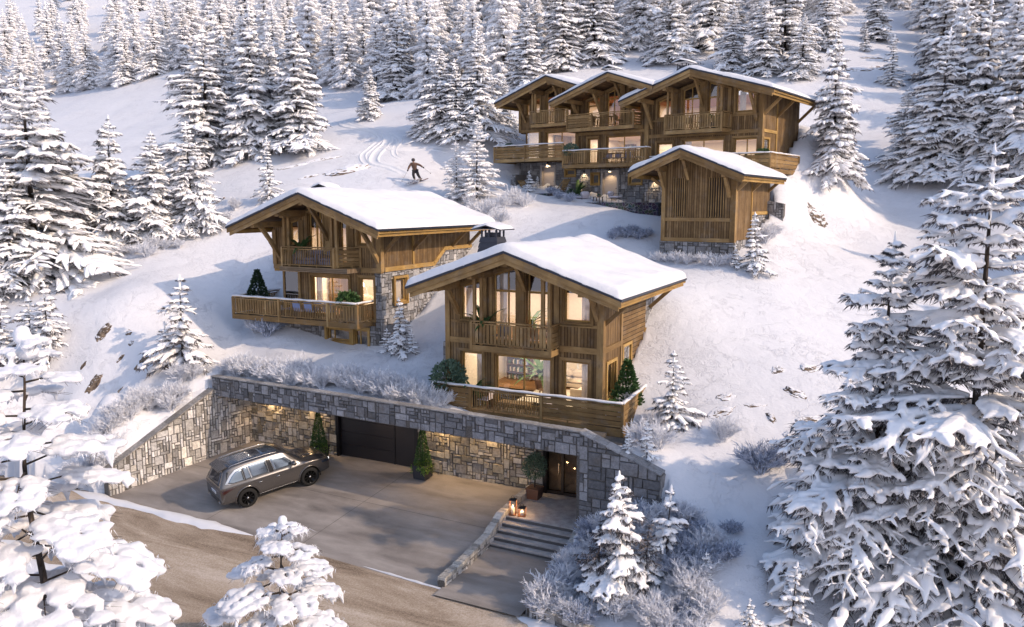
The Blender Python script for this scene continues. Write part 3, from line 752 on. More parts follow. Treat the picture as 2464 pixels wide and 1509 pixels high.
# dense forest, every tree a thing
def forest():
    pts = []; r = random.Random(5)
    def ok(X, Y, d): return all((X - x) ** 2 + (Y - y) ** 2 > d * d for x, y in pts)
    def edge(u):   # lowest image row at which a trunk may stand
        T = [(-80, 262), (0, 262), (60, 248), (150, 232), (290, 205), (380, 188), (440, 170), (480, 150), (760, 205), (900, 215), (1010, 235), (1240, 215), (1300, 140), (1520, 128), (1640, 105), (2000, 60), (2040, -200), (2150, -200), (2160, 20), (2480, 330), (2700, 330)]
        for (u0, v0), (u1, v1) in zip(T, T[1:]):
            if u0 <= u <= u1: return v0 + (v1 - v0) * (u - u0) / (u1 - u0)
        return -999
    n = 0; tries = 0
    front = [(u, edge(u) - r.uniform(0, 8)) for u in range(-60, 460, 23)] + [(u, edge(u) - r.uniform(0, 14)) for u in range(770, 1240, 34)]
    while n < 232 and tries < 9000:
        tries += 1
        if front: u, v = front.pop()
        else:
            u = r.uniform(-90, 2560); e = edge(u)
            if e < -60: continue
            v = e - (e + 60) * r.random() ** 1.6
        if u < 130 and v < 75: continue
        P = hit(u, v)
        if P is None or P[1] > 300: continue
        d = 2.6 + P[1] * .014
        if not ok(P[0], P[1], d): continue
        q = project(P)
        if q[2] < 4: continue
        pts.append((P[0], P[1])); n += 1
        h = r.choice((8.5, 10.5, 12, 13, 14.5, 16)) * r.uniform(.92, 1.08) * (1.0 if P[1] > 110 else .9)
        if u < 470: lab, g = 'frost-white spruce in the far forest above the left snowfield', 'spruces of the far left forest'
        elif u < 1300: lab, g = 'snow-laden spruce in the forest above the ski track', 'spruces of the forest above the ski track'
        elif u < 2060: lab, g = 'snow-laden spruce in the forest above the terraced chalets', 'spruces of the forest above the terraced chalets'
        else: lab, g = 'snow-laden spruce in the wood behind the right-hand clump', 'spruces of the wood at the upper right'
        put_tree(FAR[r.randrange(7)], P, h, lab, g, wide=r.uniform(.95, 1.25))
    print('forest', n)
forest()

# trees standing just right of the view, whose shadows fall across the slope
for i, (X, Y, h) in enumerate(((36, 44, 12), (40, 53, 13), (43, 62, 13), (34.5, 36, 11), (46, 48, 14))):
    put_tree(MID[i % 6], (X, Y, gz(X, Y)), h, 'snowy spruce standing just beyond the right edge of the view', 'spruces beyond the right edge of the view', wide=1.1)

# near trees, modelled on their own with merged snow
NEAR1 = tree_meshes(901, vox=.048, fingers=2, Ht=15, R=4.7, whorls=34, per=9, twigs=6.5, snow_r=.14, nring=6, drop=.6, needle=20, lop=.8)
NEAR2 = tree_meshes(902, vox=.043, fingers=2, Ht=11.5, R=3.7, whorls=31, per=9, twigs=6, snow_r=.125, nring=6, drop=.6, needle=19, lop=.9)
NEAR3 = tree_meshes(903, vox=.035, fingers=1, Ht=5, R=1.55, whorls=15, per=7, twigs=4, snow_r=.13, nring=6, drop=.9, needle=7, lop=.75, bare=.06)
NEAR4 = tree_meshes(904, vox=.035, fingers=1, Ht=4, R=1.1, whorls=12, per=6, twigs=3, snow_r=.11, nring=6, drop=.8, needle=5, lop=.75, bare=.06)
P = atp(2395, 1560, 76); P = (14.1, P[1]); z_ = gz(P[0], P[1]); put_tree(NEAR1, (P[0], P[1], z_), H + (490 - 365) / 76 - z_, 'huge snow-laden spruce filling the right edge in the foreground', rz=.4)
P = atp(2112, 1430, 73); P = (11.6, P[1]); z_ = gz(P[0], P[1]); put_tree(NEAR2, (P[0], P[1], z_), H - (555 - 490) / 73 - z_, 'tall snow-laden spruce in front, left of the huge right-edge spruce', rz=1.2, wide=.98)
for m, u, vb, vt, w, lab in ((NEAR3, 1492, 1405, 1105, 1.0, 'thickly snow-covered young spruce, tallest in front of the stone ramp wall'),
                        (NEAR4, 1550, 1430, 1225, 1.0, 'thick white young spruce at the front right of the ramp wall clump'),
                        (NEAR4, 1438, 1400, 1215, 1.05, 'young spruce with a bare leader at the front left of the ramp wall clump')):
    P = atp(u, vb, 74); z = gz(P[0], P[1], True); put_tree(m, (P[0], P[1], z), H - (vt - 490) / 73 - z, lab, wide=w)

# the two foreground trees: thin dark limbs under big pads of snow
def pad_tree(seed, Ht, R, nb, pad, vox, bare=.1):
    r = random.Random(seed); tr, nd, sn = MB(seed), MB(seed), MB(seed)
    def ax(z): return Vector((.12 * math.sin(z * .8), .1 * math.sin(z * .6 + 1), z))
    tr.tube([ax(Ht * i / 9 - .3) for i in range(10)], [Ht * .0125 * (1 - i / 10) + .008 for i in range(10)], 8)
    def ball(c, rx, rz_):
        vs, fs = [], []; n = 8; m = 5
        for i in range(m + 1):
            ph = -PI / 2 + PI * i / m
            for k in range(n):
                th = 2 * PI * k / n; q = .85 + .3 * r.random()
                vs.append((c.x + math.cos(ph) * math.cos(th) * rx * q, c.y + math.cos(ph) * math.sin(th) * rx * q, c.z + math.sin(ph) * rz_ * q))
        for i in range(m):
            for k in range(n):
                k2 = (k + 1) % n; fs.append((i * n + k, i * n + k2, (i + 1) * n + k2, (i + 1) * n + k))
        sn.idx(fs, vs)
    for i in range(nb):
        t = bare + (1 - bare) * (i + r.uniform(-.3, .3)) / nb; z = Ht * min(t, .98)
        L = R * (1 - t) ** .6 * r.uniform(.7, 1.1) + .12; an = i * 2.4 + r.uniform(-.4, .4)
        dv = Vector((math.cos(an), math.sin(an), 0)); sd = Vector((-dv.y, dv.x, 0)); rise = .25 * t + .02; dr = .42 * (1 - .5 * t)
        def bp(s): return ax(z) + dv * (L * s) + Vector((0, 0, L * (rise * s - dr * s * s)))
        tr.tube([bp(0), bp(.35), bp(.7), bp(1)], [.035, .026, .016, .006], 5)
        ps = pad * (.45 + .55 * (1 - t)) * r.uniform(.75, 1.2)
        k = max(3, int(L / (ps * .38)))
        for q in range(k):
            s = .38 + .66 * (q + r.random() * .5) / k; c = bp(s)
            wd = ps * (.35 + .9 * math.sin(PI * min(1, (s - .2) / .95)))
            for x in (-1, -.4, .4, 1):
                if r.random() < .12: continue
                off = sd * (x * wd * r.uniform(.6, 1.1)); cc = c + off + Vector((0, 0, ps * .16 - abs(x) * ps * .22 * r.uniform(.4, 1.6)))
                ball(cc, ps * r.uniform(.25, .5), ps * r.uniform(.13, .24))
            if r.random() < .5:   # a hanging lobe
                x = r.choice((-1, 1)); a = c + sd * (x * wd); e = a + Vector((dv.x * .1, dv.y * .1, -ps * r.uniform(.4, .9)))
                sn.tube([a, a.lerp(e, .5), e], [ps * .2, ps * .14, ps * .05], 6)
            if r.random() < .8:
                e = c + sd * (r.choice((-1, 1)) * wd * 1.5) + dv * (.3 * wd) + Vector((0, 0, -.35 * wd))
                tr.tube([c, c.lerp(e, .5) + Vector((0, 0, .03)), e], [.012, .009, .004], 4)
            for _ in range(34):
                a = c + sd * r.uniform(-1.3, 1.3) * wd + dv * r.uniform(-.2, .2); d = Vector((r.uniform(-1, 1), r.uniform(-1, 1), -r.uniform(.3, 1.2))) * .2
                w = Vector((r.uniform(-1, 1), r.uniform(-1, 1), 0)) * .012
                nd.face([tuple(a - w), tuple(a + w), tuple(a + d)])
    ball(ax(Ht * 1.0), pad * .25, pad * .3)
    ball(ax(Ht * .955) + Vector((.08, 0, 0)), pad * .32, pad * .22)
    ms = remesh(sn.mesh([M['pad_snow']]), vox, 7)
    return (tr.mesh([M['bark']]), nd.mesh([M['frost']]), ms, Ht)
PAD1 = pad_tree(41, 10, 4.5, 40, 1.0, .05)
PAD2 = pad_tree(42, 4.6, 2.75, 26, .58, .028, .12)
P = atp(118, 1620, 100); put_tree(PAD1, (P[0], P[1], P[2]), (1620 - 800) / 100, 'foreground tree at lower left with huge pads of snow on dark limbs', rz=.5, name='snowy_larch')
P = atp(690, 1600, 86); put_tree(PAD2, (P[0], P[1], P[2]), (1600 - 1238) / 86, 'small foreground tree with snow pads at the bottom, in front of the road', rz=2.0, name='snowy_larch')

# frosted bushes
def bush_mesh(seed, R, Hh, stems, mat='frost', rad=.013, den=4):
    r = random.Random(seed); mb = MB(seed)
    def seg(a, b, r0, r1): mb.tube([a, b], [r0, r1], 3, cap=False)
    for i in range(stems):
        an = r.random() * 6.28; sp = r.uniform(.1, 1.0)
        p0 = Vector((math.cos(an), math.sin(an), 0)) * R * .18 * r.random()
        p1 = Vector((math.cos(an) * R * sp * .6, math.sin(an) * R * sp * .6, Hh * r.uniform(.35, .6)))
        seg(p0, p1, rad * 1.3, rad)
        for j in range(den):
            d = Vector((math.cos(an) * sp + r.uniform(-.6, .6), math.sin(an) * sp + r.uniform(-.6, .6), r.uniform(.3, 1.1))).normalized()
            q0 = p0.lerp(p1, r.uniform(.35, 1)); q1 = q0 + d * R * r.uniform(.3, .55); q1.z = min(q1.z, Hh * r.uniform(.9, 1.1))
            seg(q0, q1, rad, rad * .8)
            for k in range(den):
                e = (d + Vector((r.uniform(-.9, .9), r.uniform(-.9, .9), r.uniform(-.5, .7)))).normalized()
                s0 = q0.lerp(q1, r.uniform(.25, 1)); s1 = s0 + e * R * r.uniform(.14, .3)
                seg(s0, s1, rad * .9, rad * .5)
    return mb.mesh([M[mat]])
BUSH = [bush_mesh(500 + i, 1.0, 1.15 + .15 * (i % 3), 26, 'frost', .016, 5) for i in range(4)]
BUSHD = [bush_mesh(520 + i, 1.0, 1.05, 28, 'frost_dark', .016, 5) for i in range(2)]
def put_bush(ms, P, R, label, group=None, hs=1.0):
    o = link('frosted_bush', ms[rnd.randrange(len(ms))], None, (P[0], P[1], P[2] - .05), rnd.random() * 6.28); o.scale = (R, R, R * hs)
    return tag(o, label, 'bush', group)
r_ = random.Random(9)
# hedge along the garage parapet
for i in range(46):
    a = -.3 + i * .27 + r_.uniform(-.1, .1); b = -.85 + r_.uniform(-.35, .35) + (.4 if i % 2 else 0)
    w_ = G.w(a, b); put_bush(BUSH, (w_[0], w_[1], max(gz(w_[0], w_[1]), 3.2)), r_.uniform(.72, 1.05), 'frosted leafless bush in the hedge on top of the garage wall', 'hedge of frosted bushes on the garage roof edge')
for i in range(26):
    t = i / 25; a = -1.0 - 1.0 * t - r_.uniform(.2, 1.5); b = -2.2 - 5.4 * t + r_.uniform(-.4, .4)
    w_ = G.w(a, b); put_bush(BUSH, (w_[0], w_[1], gz(w_[0], w_[1])), r_.uniform(.65, .95), 'frosted bush on the bank above the sloping stone wing wall', 'frosted bushes beside the sloping wing wall')
BL = [(240, 640), (285, 615), (320, 612), (355, 618), (395, 600), (430, 598), (150, 668), (75, 710), (330, 590), (372, 602), (440, 575), (565, 505), (540, 535)]
for u, v in BL:
    P = hit(u, v); put_bush(BUSH, P, r_.uniform(.6, .95), 'small frosted bush in the row at the foot of the left spruces', 'frosted bushes below the left spruces')
for u, v, R, lab in ((1232, 490, 1.1, 'frosted bush left of the terraced chalets patio'), (1262, 497, .9, 'smaller frosted bush beside the patio snow mound'), (1165, 525, 1.3, 'wide frosted bush above the right end of the rear-left chalet'),
                  (1200, 545, 1.0, 'frosted bush just behind the chimney of the front chalet'), (1210, 505, .9, 'pale frosted bush on the slope between skier and terraced chalets'), (1130, 500, .9, 'frosted bush at the foot of the airy larches'),
                  (1330, 470, .7, 'dark frosted bush at the edge of the stone patio'), (1370, 485, .7, 'dark frosted bush hanging over the patio wall'), (1345, 478, .6, 'low dark frosted bush at the patio steps'),
                  (645, 808, 1.2, 'dark frosted bush under the rear-left chalet terrace'), (615, 800, .8, 'smaller frosted bush left under the rear-left terrace'),
                  (1840, 585, .9, 'frosted bush behind the annex corner'), (1860, 570, .8, 'pale frosted bush right of the annex corner'),
                  (1735, 1060, .9, 'lone round frosted bush on the sunny slope right of the terrace'), (1830, 1135, 1.2, 'dark frosted bush in the blue shade left of the big spruces'), (1880, 1115, .9, 'second dark frosted bush close to the big spruce branches'),
                  (2245, 710, 1.1, 'dark frosted bush on the snow between the two right tree groups'),
                  (1545, 1070, .9, 'tall frosted bush under the right corner of the front terrace'), (1585, 1080, .8, 'frosted bush next to the two saplings by the terrace'), (1575, 1040, .8, 'frosted bush hugging the terrace side')):
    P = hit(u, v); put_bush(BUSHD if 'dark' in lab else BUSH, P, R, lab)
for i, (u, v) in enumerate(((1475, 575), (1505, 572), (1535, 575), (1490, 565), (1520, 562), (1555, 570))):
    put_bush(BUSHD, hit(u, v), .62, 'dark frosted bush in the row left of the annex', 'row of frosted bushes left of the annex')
for i in range(8):
    w_ = D.w(.2 + i * .58, -.75 + r_.uniform(-.2, .2)); put_bush(BUSH, (w_[0], w_[1], gz(w_[0], w_[1])), r_.uniform(.55, .75), 'frosted bush against the stone base of the annex', 'frosted bushes along the annex base')
# planting bed beside the steps
for i in range(84):
    a = r_.uniform(20.0, 25.5); b = r_.uniform(-8.2, -3.3)
    if i < 22: a = r_.uniform(20.0, 21.0)
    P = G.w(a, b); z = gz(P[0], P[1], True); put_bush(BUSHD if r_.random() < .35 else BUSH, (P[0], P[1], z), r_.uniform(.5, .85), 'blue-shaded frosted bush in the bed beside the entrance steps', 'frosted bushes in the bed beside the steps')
# ------------------------------------------------------------------ stone walls laid stone by stone
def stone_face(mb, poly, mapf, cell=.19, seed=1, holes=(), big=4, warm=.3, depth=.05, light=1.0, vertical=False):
    """poly: convex ccw polygon in wall coordinates; mapf(u,v,d)->xyz with d outward"""
    r = random.Random(seed)
    if area(poly) < 0: poly = poly[::-1]
    xs = [p[0] for p in poly]; zs = [p[1] for p in poly]; x0, z0 = min(xs), min(zs)
    nx, nz = int(math.ceil((max(xs) - x0) / cell)), int(math.ceil((max(zs) - z0) / cell))
    occ = [[False] * nz for _ in range(nx)]
    for i in range(nx):
        for j in range(nz):
            cx, cz = x0 + (i + .5) * cell, z0 + (j + .5) * cell
            if any(h[0] < cx < h[1] and h[2] < cz < h[3] for h in holes): occ[i][j] = True
    mb.face([mapf(x, z, -.012) for x, z in poly], None, 1, (1, 1, 1)) if not holes else None
    if holes:
        for i in range(nx):
            for j in range(nz):
                if not occ[i][j]:
                    q = clip_convex([(x0 + i * cell, z0 + j * cell), (x0 + (i + 1) * cell, z0 + j * cell), (x0 + (i + 1) * cell, z0 + (j + 1) * cell), (x0 + i * cell, z0 + (j + 1) * cell)], poly)
                    if len(q) > 2: mb.face([mapf(x, z, -.012) for x, z in q], None, 1, (1, 1, 1))
    for j in range(nz):
        for i in range(nx):
            if occ[i][j]: continue
            w = r.choice((1, 1, 2, 2, 3, big)); h = r.choice((1, 1, 1, 2, 2, 3))
            if vertical and r.random() < .55: w, h = min(w, h), max(w, h)
            ww = 1
            while ww < w and i + ww < nx and not occ[i + ww][j]: ww += 1
            hh = 1
            while hh < h and j + hh < nz and all(not occ[i + k][j + hh] for k in range(ww)): hh += 1
            for k in range(ww):
                for l in range(hh): occ[i + k][j + l] = True
            a, b, c, d = x0 + i * cell, x0 + (i + ww) * cell, z0 + j * cell, z0 + (j + hh) * cell
            g = .014; jt = lambda: r.uniform(-.016, .016)
            q = [(a + g + jt(), c + g + jt()), (b - g + jt(), c + g + jt()), (b - g + jt(), d - g + jt()), (a + g + jt(), d - g + jt())]
            q = clip_convex(q, poly)
            if len(q) < 3 or abs(area(q)) < .002: continue
            inn = inset_poly(q, .013)
            if len(inn) != len(q): continue
            inn = [min(inn, key=lambda s: (s[0] - p[0]) ** 2 + (s[1] - p[1]) ** 2) for p in q]
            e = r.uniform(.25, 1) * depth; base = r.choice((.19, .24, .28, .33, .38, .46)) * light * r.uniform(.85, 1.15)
            wm = (.35 + .65 * r.random()) * warm * .62; colr = (base * (1 + .22 * wm), base * (1 + .02 * wm), base * (1.05 - .42 * wm))
            lift = [e + r.uniform(-.012, .012) for _ in inn]
            mb.face([mapf(x, z, l) for (x, z), l in zip(inn, lift)], None, 0, colr)
            n = len(q)
            for k in range(n):
                k2 = (k + 1) % n
                mb.face([mapf(*q[k], 0), mapf(*q[k2], 0), mapf(*inn[k2], lift[k2]), mapf(*inn[k], lift[k])], None, 0, tuple(x * .8 for x in colr))
ST = lambda: [M['stone'], M['mortar']]
def mb_front(b): return lambda u, v, d: (u, b - d, v)          # wall facing the camera side (-b)
def mb_right(a): return lambda u, v, d: (a + d, u, v)          # wall facing +a, u = b
def mb_left(a): return lambda u, v, d: (a - d, -u, v)          # wall facing -a, u = -b

# ------------------------------------------------------------------ chalet kit (coordinates in the frame: a along the front, b inwards, z up)
class Chalet:
    def __init__(s, fr, name, label, cat, base, roof, seed=1):
        s.fr, s.base, s.seed = fr, base, seed
        s.root = thing(name, label, cat, fr.w(*base), fr.ang); s.roof = roof; s.k = 0
    def mb(s): s.k += 1; return MB(s.seed * 100 + s.k)
    def put(s, mb, name, mats, parent=None):
        o = mb.build(name, mats, parent or s.root, s.base if parent is None else s.base)
        return o
    def rz(s, a):
        P = s.roof
        if a <= P[0][0]: k = 0
        for i in range(len(P) - 1):
            if a <= P[i + 1][0] or i == len(P) - 2:
                (x0, z0), (x1, z1) = P[i], P[i + 1]; return z0 + (z1 - z0) * (a - x0) / (x1 - x0)
    def gable(s, a0, a1, z0, drop):
        """convex outline of the wall between a0 and a1 from z0 up to the roof line minus drop"""
        pk = [p for p in s.roof if a0 < p[0] < a1]
        return [(a0, z0), (a1, z0), (a1, s.rz(a1) - drop)] + [(x, z - drop) for x, z in pk[::-1]] + [(a0, s.rz(a0) - drop)]
    def front(s, a0, a1, z0, b, holes, drop=.3, th=.22, z1=None, mat='cladding', name='cladding_wall', stone_below=None):
        """front wall with openings (a0,a1,z0,z1); an opening reaching above the roof line gets a sloping head"""
        m = s.mb(); out = s.gable(a0, a1, z0, drop) if z1 is None else [(a0, z0), (a1, z0), (a1, z1), (a0, z1)]
        if area(out) < 0: out = out[::-1]
        top = max(p[1] for p in out)
        xs = sorted({a0, a1, *[h[0] for h in holes], *[h[1] for h in holes]}); zs = sorted({z0, top, *[h[2] for h in holes], *[min(h[3], top) for h in holes]})
        for i in range(len(xs) - 1):
            for j in range(len(zs) - 1):
                x0_, x1_, y0_, y1_ = xs[i], xs[i + 1], zs[j], zs[j + 1]
                cx, cz = (x0_ + x1_) / 2, (y0_ + y1_) / 2
                cell = clip_convex([(x0_, y0_), (x1_, y0_), (x1_, y1_), (x0_, y1_)], out)
                if len(cell) < 3: continue
                hole = next((h for h in holes if h[0] < cx < h[1] and h[2] < cz < h[3]), None)
                if hole is None: m.prism(cell, b, b + th, 0)
                elif len(hole) > 4:   # sloping head: keep what lies above the head line
                    inner = s.head(hole)
                    for k in range(len(inner) - 1):
                        (p0, q0), (p1, q1) = inner[k], inner[k + 1]
                        part = clip_convex(cell, [(p0, -99), (p1, -99), (p1, 99), (p0, 99)])
                        nx, nz = -(q1 - q0), (p1 - p0)
                        part = clip_poly(part, nx, nz, -(nx * p0 + nz * q0)) if len(part) > 2 else []
                        if len(part) > 2: m.prism(part, b, b + th, 0)
        return s.put(m, name, M[mat])
    def head(s, h):
        d = h[4]; pk = [p for p in s.roof if h[0] < p[0] < h[1]]
        return [(h[0], s.rz(h[0]) - d)] + [(x, z - d) for x, z in pk] + [(h[1], s.rz(h[1]) - d)]
    def hole_poly(s, h):
        if len(h) > 4: return [(h[0], h[2]), (h[1], h[2])] + s.head(h)[::-1]
        return [(h[0], h[2]), (h[1], h[2]), (h[1], h[3]), (h[0], h[3])]
    def window(s, h, b, mull=(), trans=(), sur=.13, deep=.2, name='window', frame='timber', curtain=None, light_sur=True):
        m = s.mb(); P = s.hole_poly(h); ax_ = 'b'
        cx = sum(p[0] for p in P) / len(P); cz = sum(p[1] for p in P) / len(P)
        big = inset_poly(P[::-1] if area(P) < 0 else P, -sur) if False else None
        # surround boards outside the opening, one per edge
        n = len(P); Q = P if area(P) > 0 else P[::-1]
        def outset(d):
            res = []
            for i in range(n):
                p0, p1, p2 = Vector(Q[i - 1]), Vector(Q[i]), Vector(Q[(i + 1) % n])
                e0, e1 = (p1 - p0).normalized(), (p2 - p1).normalized(); n0, n1 = Vector((e0.y, -e0.x)), Vector((e1.y, -e1.x))
                bis = n0 + n1; bis = bis / max(.3, bis.dot(n0)); res.append(tuple(p1 + bis * d))
            return res
        O = outset(sur)
        m.ring(O, sur, b - .05, b + .02)
        m.ring(Q, .045, b + .021, b + deep)                      # reveal lining
        fq = inset_poly(Q, .047)
        s.put_frame = None
        o = s.put(m, name, M[frame])
        m = s.mb(); m.ring(fq, .07, b + .13, b + .19)
        lo, hi = min(p[1] for p in fq), max(p[1] for p in fq)
        for x in mull:
            seg = clip_convex([(x - .035, lo + .07), (x + .035, lo + .07), (x + .035, hi), (x - .035, hi)], inset_poly(fq, .065))
            if len(seg) > 2: m.prism(seg, b + .132, b + .188)
        for z in trans:
            seg = clip_convex([(fq[0][0], z - .05), (fq[1][0], z - .05), (fq[1][0], z + .05), (fq[0][0], z + .05)], inset_poly(fq, .065))
            if len(seg) > 2: m.prism(seg, b + .128, b + .192)
        s.put(m, 'sash', M['timber_light' if frame != 'dark' else 'dark_metal'], o)
        m = s.mb(); m.prism(inset_poly(fq, .05), b + .158, b + .162, both=False, sides=False); s.put(m, 'pane', M['glass'], o)
        if curtain:
            for c0, c1 in curtain:
                m = s.mb(); k = int((c1 - c0) / .055) + 2; zt = min(s.rz((c0 + c1) / 2) - (h[4] if len(h) > 4 else 0) - .1, h[3] if len(h) < 5 else 99)
                vs = []; fs = []
                for i in range(k):
                    x = c0 + (c1 - c0) * i / (k - 1); y = b + .36 + .035 * math.sin(i * 1.9)
                    zt_ = min(zt, s.rz(x) - (h[4] if len(h) > 4 else .5) - .05); vs += [(x, y, h[2] + .03), (x, y, zt_)]
                for i in range(k - 1): fs.append((2 * i, 2 * i + 2, 2 * i + 3, 2 * i + 1))
                m.idx(fs, vs); s.put(m, 'curtain', M['curtain'])
        return o
    def side_window(s, b0, b1, z0, z1, a, frame='timber_light'):
        m = s.mb(); P = [(b0, z0), (b1, z0), (b1, z1), (b0, z1)]
        m.ring([(b0 - .14, z0 - .14), (b1 + .14, z0 - .14), (b1 + .14, z1 + .14), (b0 - .14, z1 + .14)], .14, a + .06, a - .02, axis='a')
        m.ring(P, .05, a - .021, a - .2, axis='a'); o = s.put(m, 'window', M[frame])
        m = s.mb(); m.ring(inset_poly(P, .055), .06, a - .13, a - .18, axis='a'); s.put(m, 'sash', M['timber_light'], o)
        m = s.mb(); m.prism(inset_poly(P, .1), a - .155, a - .16, axis='a', both=False, sides=False); s.put(m, 'pane', M['glass'], o)
    def right(s, b0, b1, z0, z1, a, holes=(), th=.22, mat='cladding', uvmode='v', name='cladding_wall', poly=None):
        m = s.mb(); out = poly or [(b0, z0), (b1, z0), (b1, z1), (b0, z1)]
        xs = sorted({min(p[0] for p in out), max(p[0] for p in out), *[h[0] for h in holes], *[h[1] for h in holes]}); zs = sorted({min(p[1] for p in out), max(p[1] for p in out), *[h[2] for h in holes], *[h[3] for h in holes]})
        for i in range(len(xs) - 1):
            for j in range(len(zs) - 1):
                cx, cz = (xs[i] + xs[i + 1]) / 2, (zs[j] + zs[j + 1]) / 2
                if any(h[0] < cx < h[1] and h[2] < cz < h[3] for h in holes): continue
                cell = clip_convex([(xs[i], zs[j]), (xs[i + 1], zs[j]), (xs[i + 1], zs[j + 1]), (xs[i], zs[j + 1])], out)
                if len(cell) > 2: m.prism(cell, a, a - th, axis='a', uvmode=uvmode)
        return s.put(m, name, M[mat])
    def boxp(s, name, mat, *bx, grain=None):
        m = s.mb(); m.box(*bx, grain=grain); return s.put(m, name, M[mat])
    def posts(s, L, name='post', mat='timber'):
        for (a0, a1, b0, b1, z0, z1) in L:
            m = s.mb(); m.box(a0, a1, b0, b1, z0, z1, 'z'); s.put(m, name, M[mat])
    def purlins(s, L, bv, bw, w=.24, h=.3, strut=True, strut_len=1.0):
        """beams (a) carried out from the wall at bw to the verge at bv, each with a brace"""
        for a, st_ in L:
            zt = s.rz(a) - .3; m = s.mb()
            m.box(a - w / 2, a + w / 2, bv, bw + .6, zt - h, zt, 'y'); o = s.put(m, 'purlin', M['timber'])
            if st_:
                m = s.mb(); reach = min(strut_len, bw - bv - .3)
                m.beam((a, bw + .02, zt - h - reach * 1.25), (a, bw - .02 - reach * .55, zt - h - reach * .5), .17, .2, up=(0, 0, 1)); m.beam((a, bw - reach * .5, zt - h - reach * .56), (a, bw - reach * 1.02, zt - h + .03), .165, .2, up=(0, 0, 1))
                s.put(m, 'brace', M['timber'], o)
    def side_braces(s, L, a, ae, mat='timber'):
        for b, z in L:
            m = s.mb(); zt = s.rz(ae) - .3; m.beam((a - .02, b, zt - (ae - a) * .95), (ae, b, zt), .16, .17, up=(0, 0, 1)); s.put(m, 'brace', M['timber'])
    def build_roof(s, b0, b1, th=.3, snow_t=.34, b0s=None, snow_seed=1, left_end=True, right_end=True, vj=.0, fascia=.24):
        P = s.roof; n = len(P)
        # timber slab (soffit) under a thin dark metal sheet
        m = s.mb()
        for i in range(n - 1):
            (x0, z0), (x1, z1) = P[i], P[i + 1]; d0, d1 = .06, .15
            c = [(x0, b0 + .12, z0 - d1), (x1, b0 + .12, z1 - d1), (x1, b1, z1 - d1), (x0, b1, z0 - d1), (x0, b0 + .12, z0 - d0), (x1, b0 + .12, z1 - d0), (x1, b1, z1 - d0), (x0, b1, z0 - d0)]
            m.hexa(c, Vector((0, 1, 0)), off=(0, .3))
        s.put(m, 'soffit', M['soffit_wood'])
        m = s.mb()
        for i in range(n - 1):
            (x0, z0), (x1, z1) = P[i], P[i + 1]; e0 = .05 if i == 0 else 0; e1 = .05 if i == n - 2 else 0
            sl = (z1 - z0) / (x1 - x0); xa, xb = x0 - e0, x1 + e1; za, zb = z0 - e0 * sl, z1 + e1 * sl
            m.hexa([(xa, b0 - .06, za - .055), (xb, b0 - .06, zb - .055), (xb, b1 + .03, zb - .055), (xa, b1 + .03, za - .055), (xa, b0 - .06, za + .045), (xb, b0 - .06, zb + .045), (xb, b1 + .03, zb + .045), (xa, b1 + .03, za + .045)], Vector((0, 1, 0)))
        roof = s.put(m, 'roof', M['roof_metal'])
        # barge boards in two layers
        for nm, bb, lo, hi, off in (('barge_board', b0, -.06, -.30, 0), ('barge_board', b0 + .07, -.28, -fascia - .26, .12)):
            m = s.mb()
            for i in range(n - 1):
                (x0, z0), (x1, z1) = P[i], P[i + 1]
                c0 = .0 if i else off; c1 = .0 if i < n - 2 else off; sl = (z1 - z0) / (x1 - x0)
                m.hexa([(x0 + c0, bb, z0 + c0 * sl + hi), (x1 - c1, bb, z1 - c1 * sl + hi), (x1 - c1, bb + .07, z1 - c1 * sl + hi), (x0 + c0, bb + .07, z0 + c0 * sl + hi),
                        (x0 + c0, bb, z0 + c0 * sl + lo), (x1 - c1, bb, z1 - c1 * sl + lo), (x1 - c1, bb + .07, z1 - c1 * sl + lo), (x0 + c0, bb + .07, z0 + c0 * sl + lo)], Vector((x1 - x0, 0, z1 - z0)).normalized())
            s.put(m, nm, M['timber'])
        for x, z, sg, use in ((P[0][0], P[0][1], 1, left_end), (P[-1][0], P[-1][1], -1, right_end)):
            if not use: continue
            m = s.mb(); m.box(x, x + sg * .06, b0 + .071, b1, z - .2, z - .057, 'y'); m.box(x + sg * .1, x + sg * .17, b0 + .145, b1 - .02, z - .36, z - .16, 'y'); s.put(m, 'eaves_board', M['timber_light'])
        # snow blanket
        r = random.Random(snow_seed); x0, x1 = P[0][0] - .04, P[-1][0] + .04; bb0, bb1 = (b0s if b0s is not None else b0) - .03, b1
        na, nb_ = int((x1 - x0) / .13) + 2, int((bb1 - bb0) / .16) + 2
        vs, fs = [], []
        def top(x): return (s.rz(x - .35) + 2 * s.rz(x) + s.rz(x + .35)) / 4
        g0 = .06
        for j in range(nb_):
            for i in range(na):
                u, w_ = i / (na - 1), j / (nb_ - 1)
                # denser near the edges
                fu = .5 - .5 * math.cos(PI * u); fu = u * .55 + fu * .45; fw = .5 - .5 * math.cos(PI * w_); fw = w_ * .55 + fw * .45
                x = x0 + (x1 - x0) * fu; y = bb0 + (bb1 - bb0) * fw
                wob = .05 * noise.noise(Vector((x * .8, y * .8, snow_seed)))
                de = min((x - x0) + .0 if left_end else 9, (x1 - x) if right_end else 9, y - bb0, bb1 - y)
                prof = math.sqrt(max(0, 1 - (1 - min(1, de / .32)) ** 2))
                tt = snow_t * (1 + .35 * noise.noise(Vector((x * .35, y * .3, 5 + snow_seed)))) + .06 * noise.noise(Vector((x * 1.3, y * 1.1, 2 * snow_seed)))
                xx = x; z = top(x) * prof + s.rz(x) * (1 - prof) + g0 * (1 - prof) + tt * prof
                # let the lip bulge over the edge a little, unevenly
                bulge = .05 * (prof > 0) * (1 - prof) + wob * (1 - prof)
                if y - bb0 < .02: y -= .02 + .05 * noise.noise(Vector((x * 2.2, snow_seed, 0)))
                vs.append((xx, y, z))
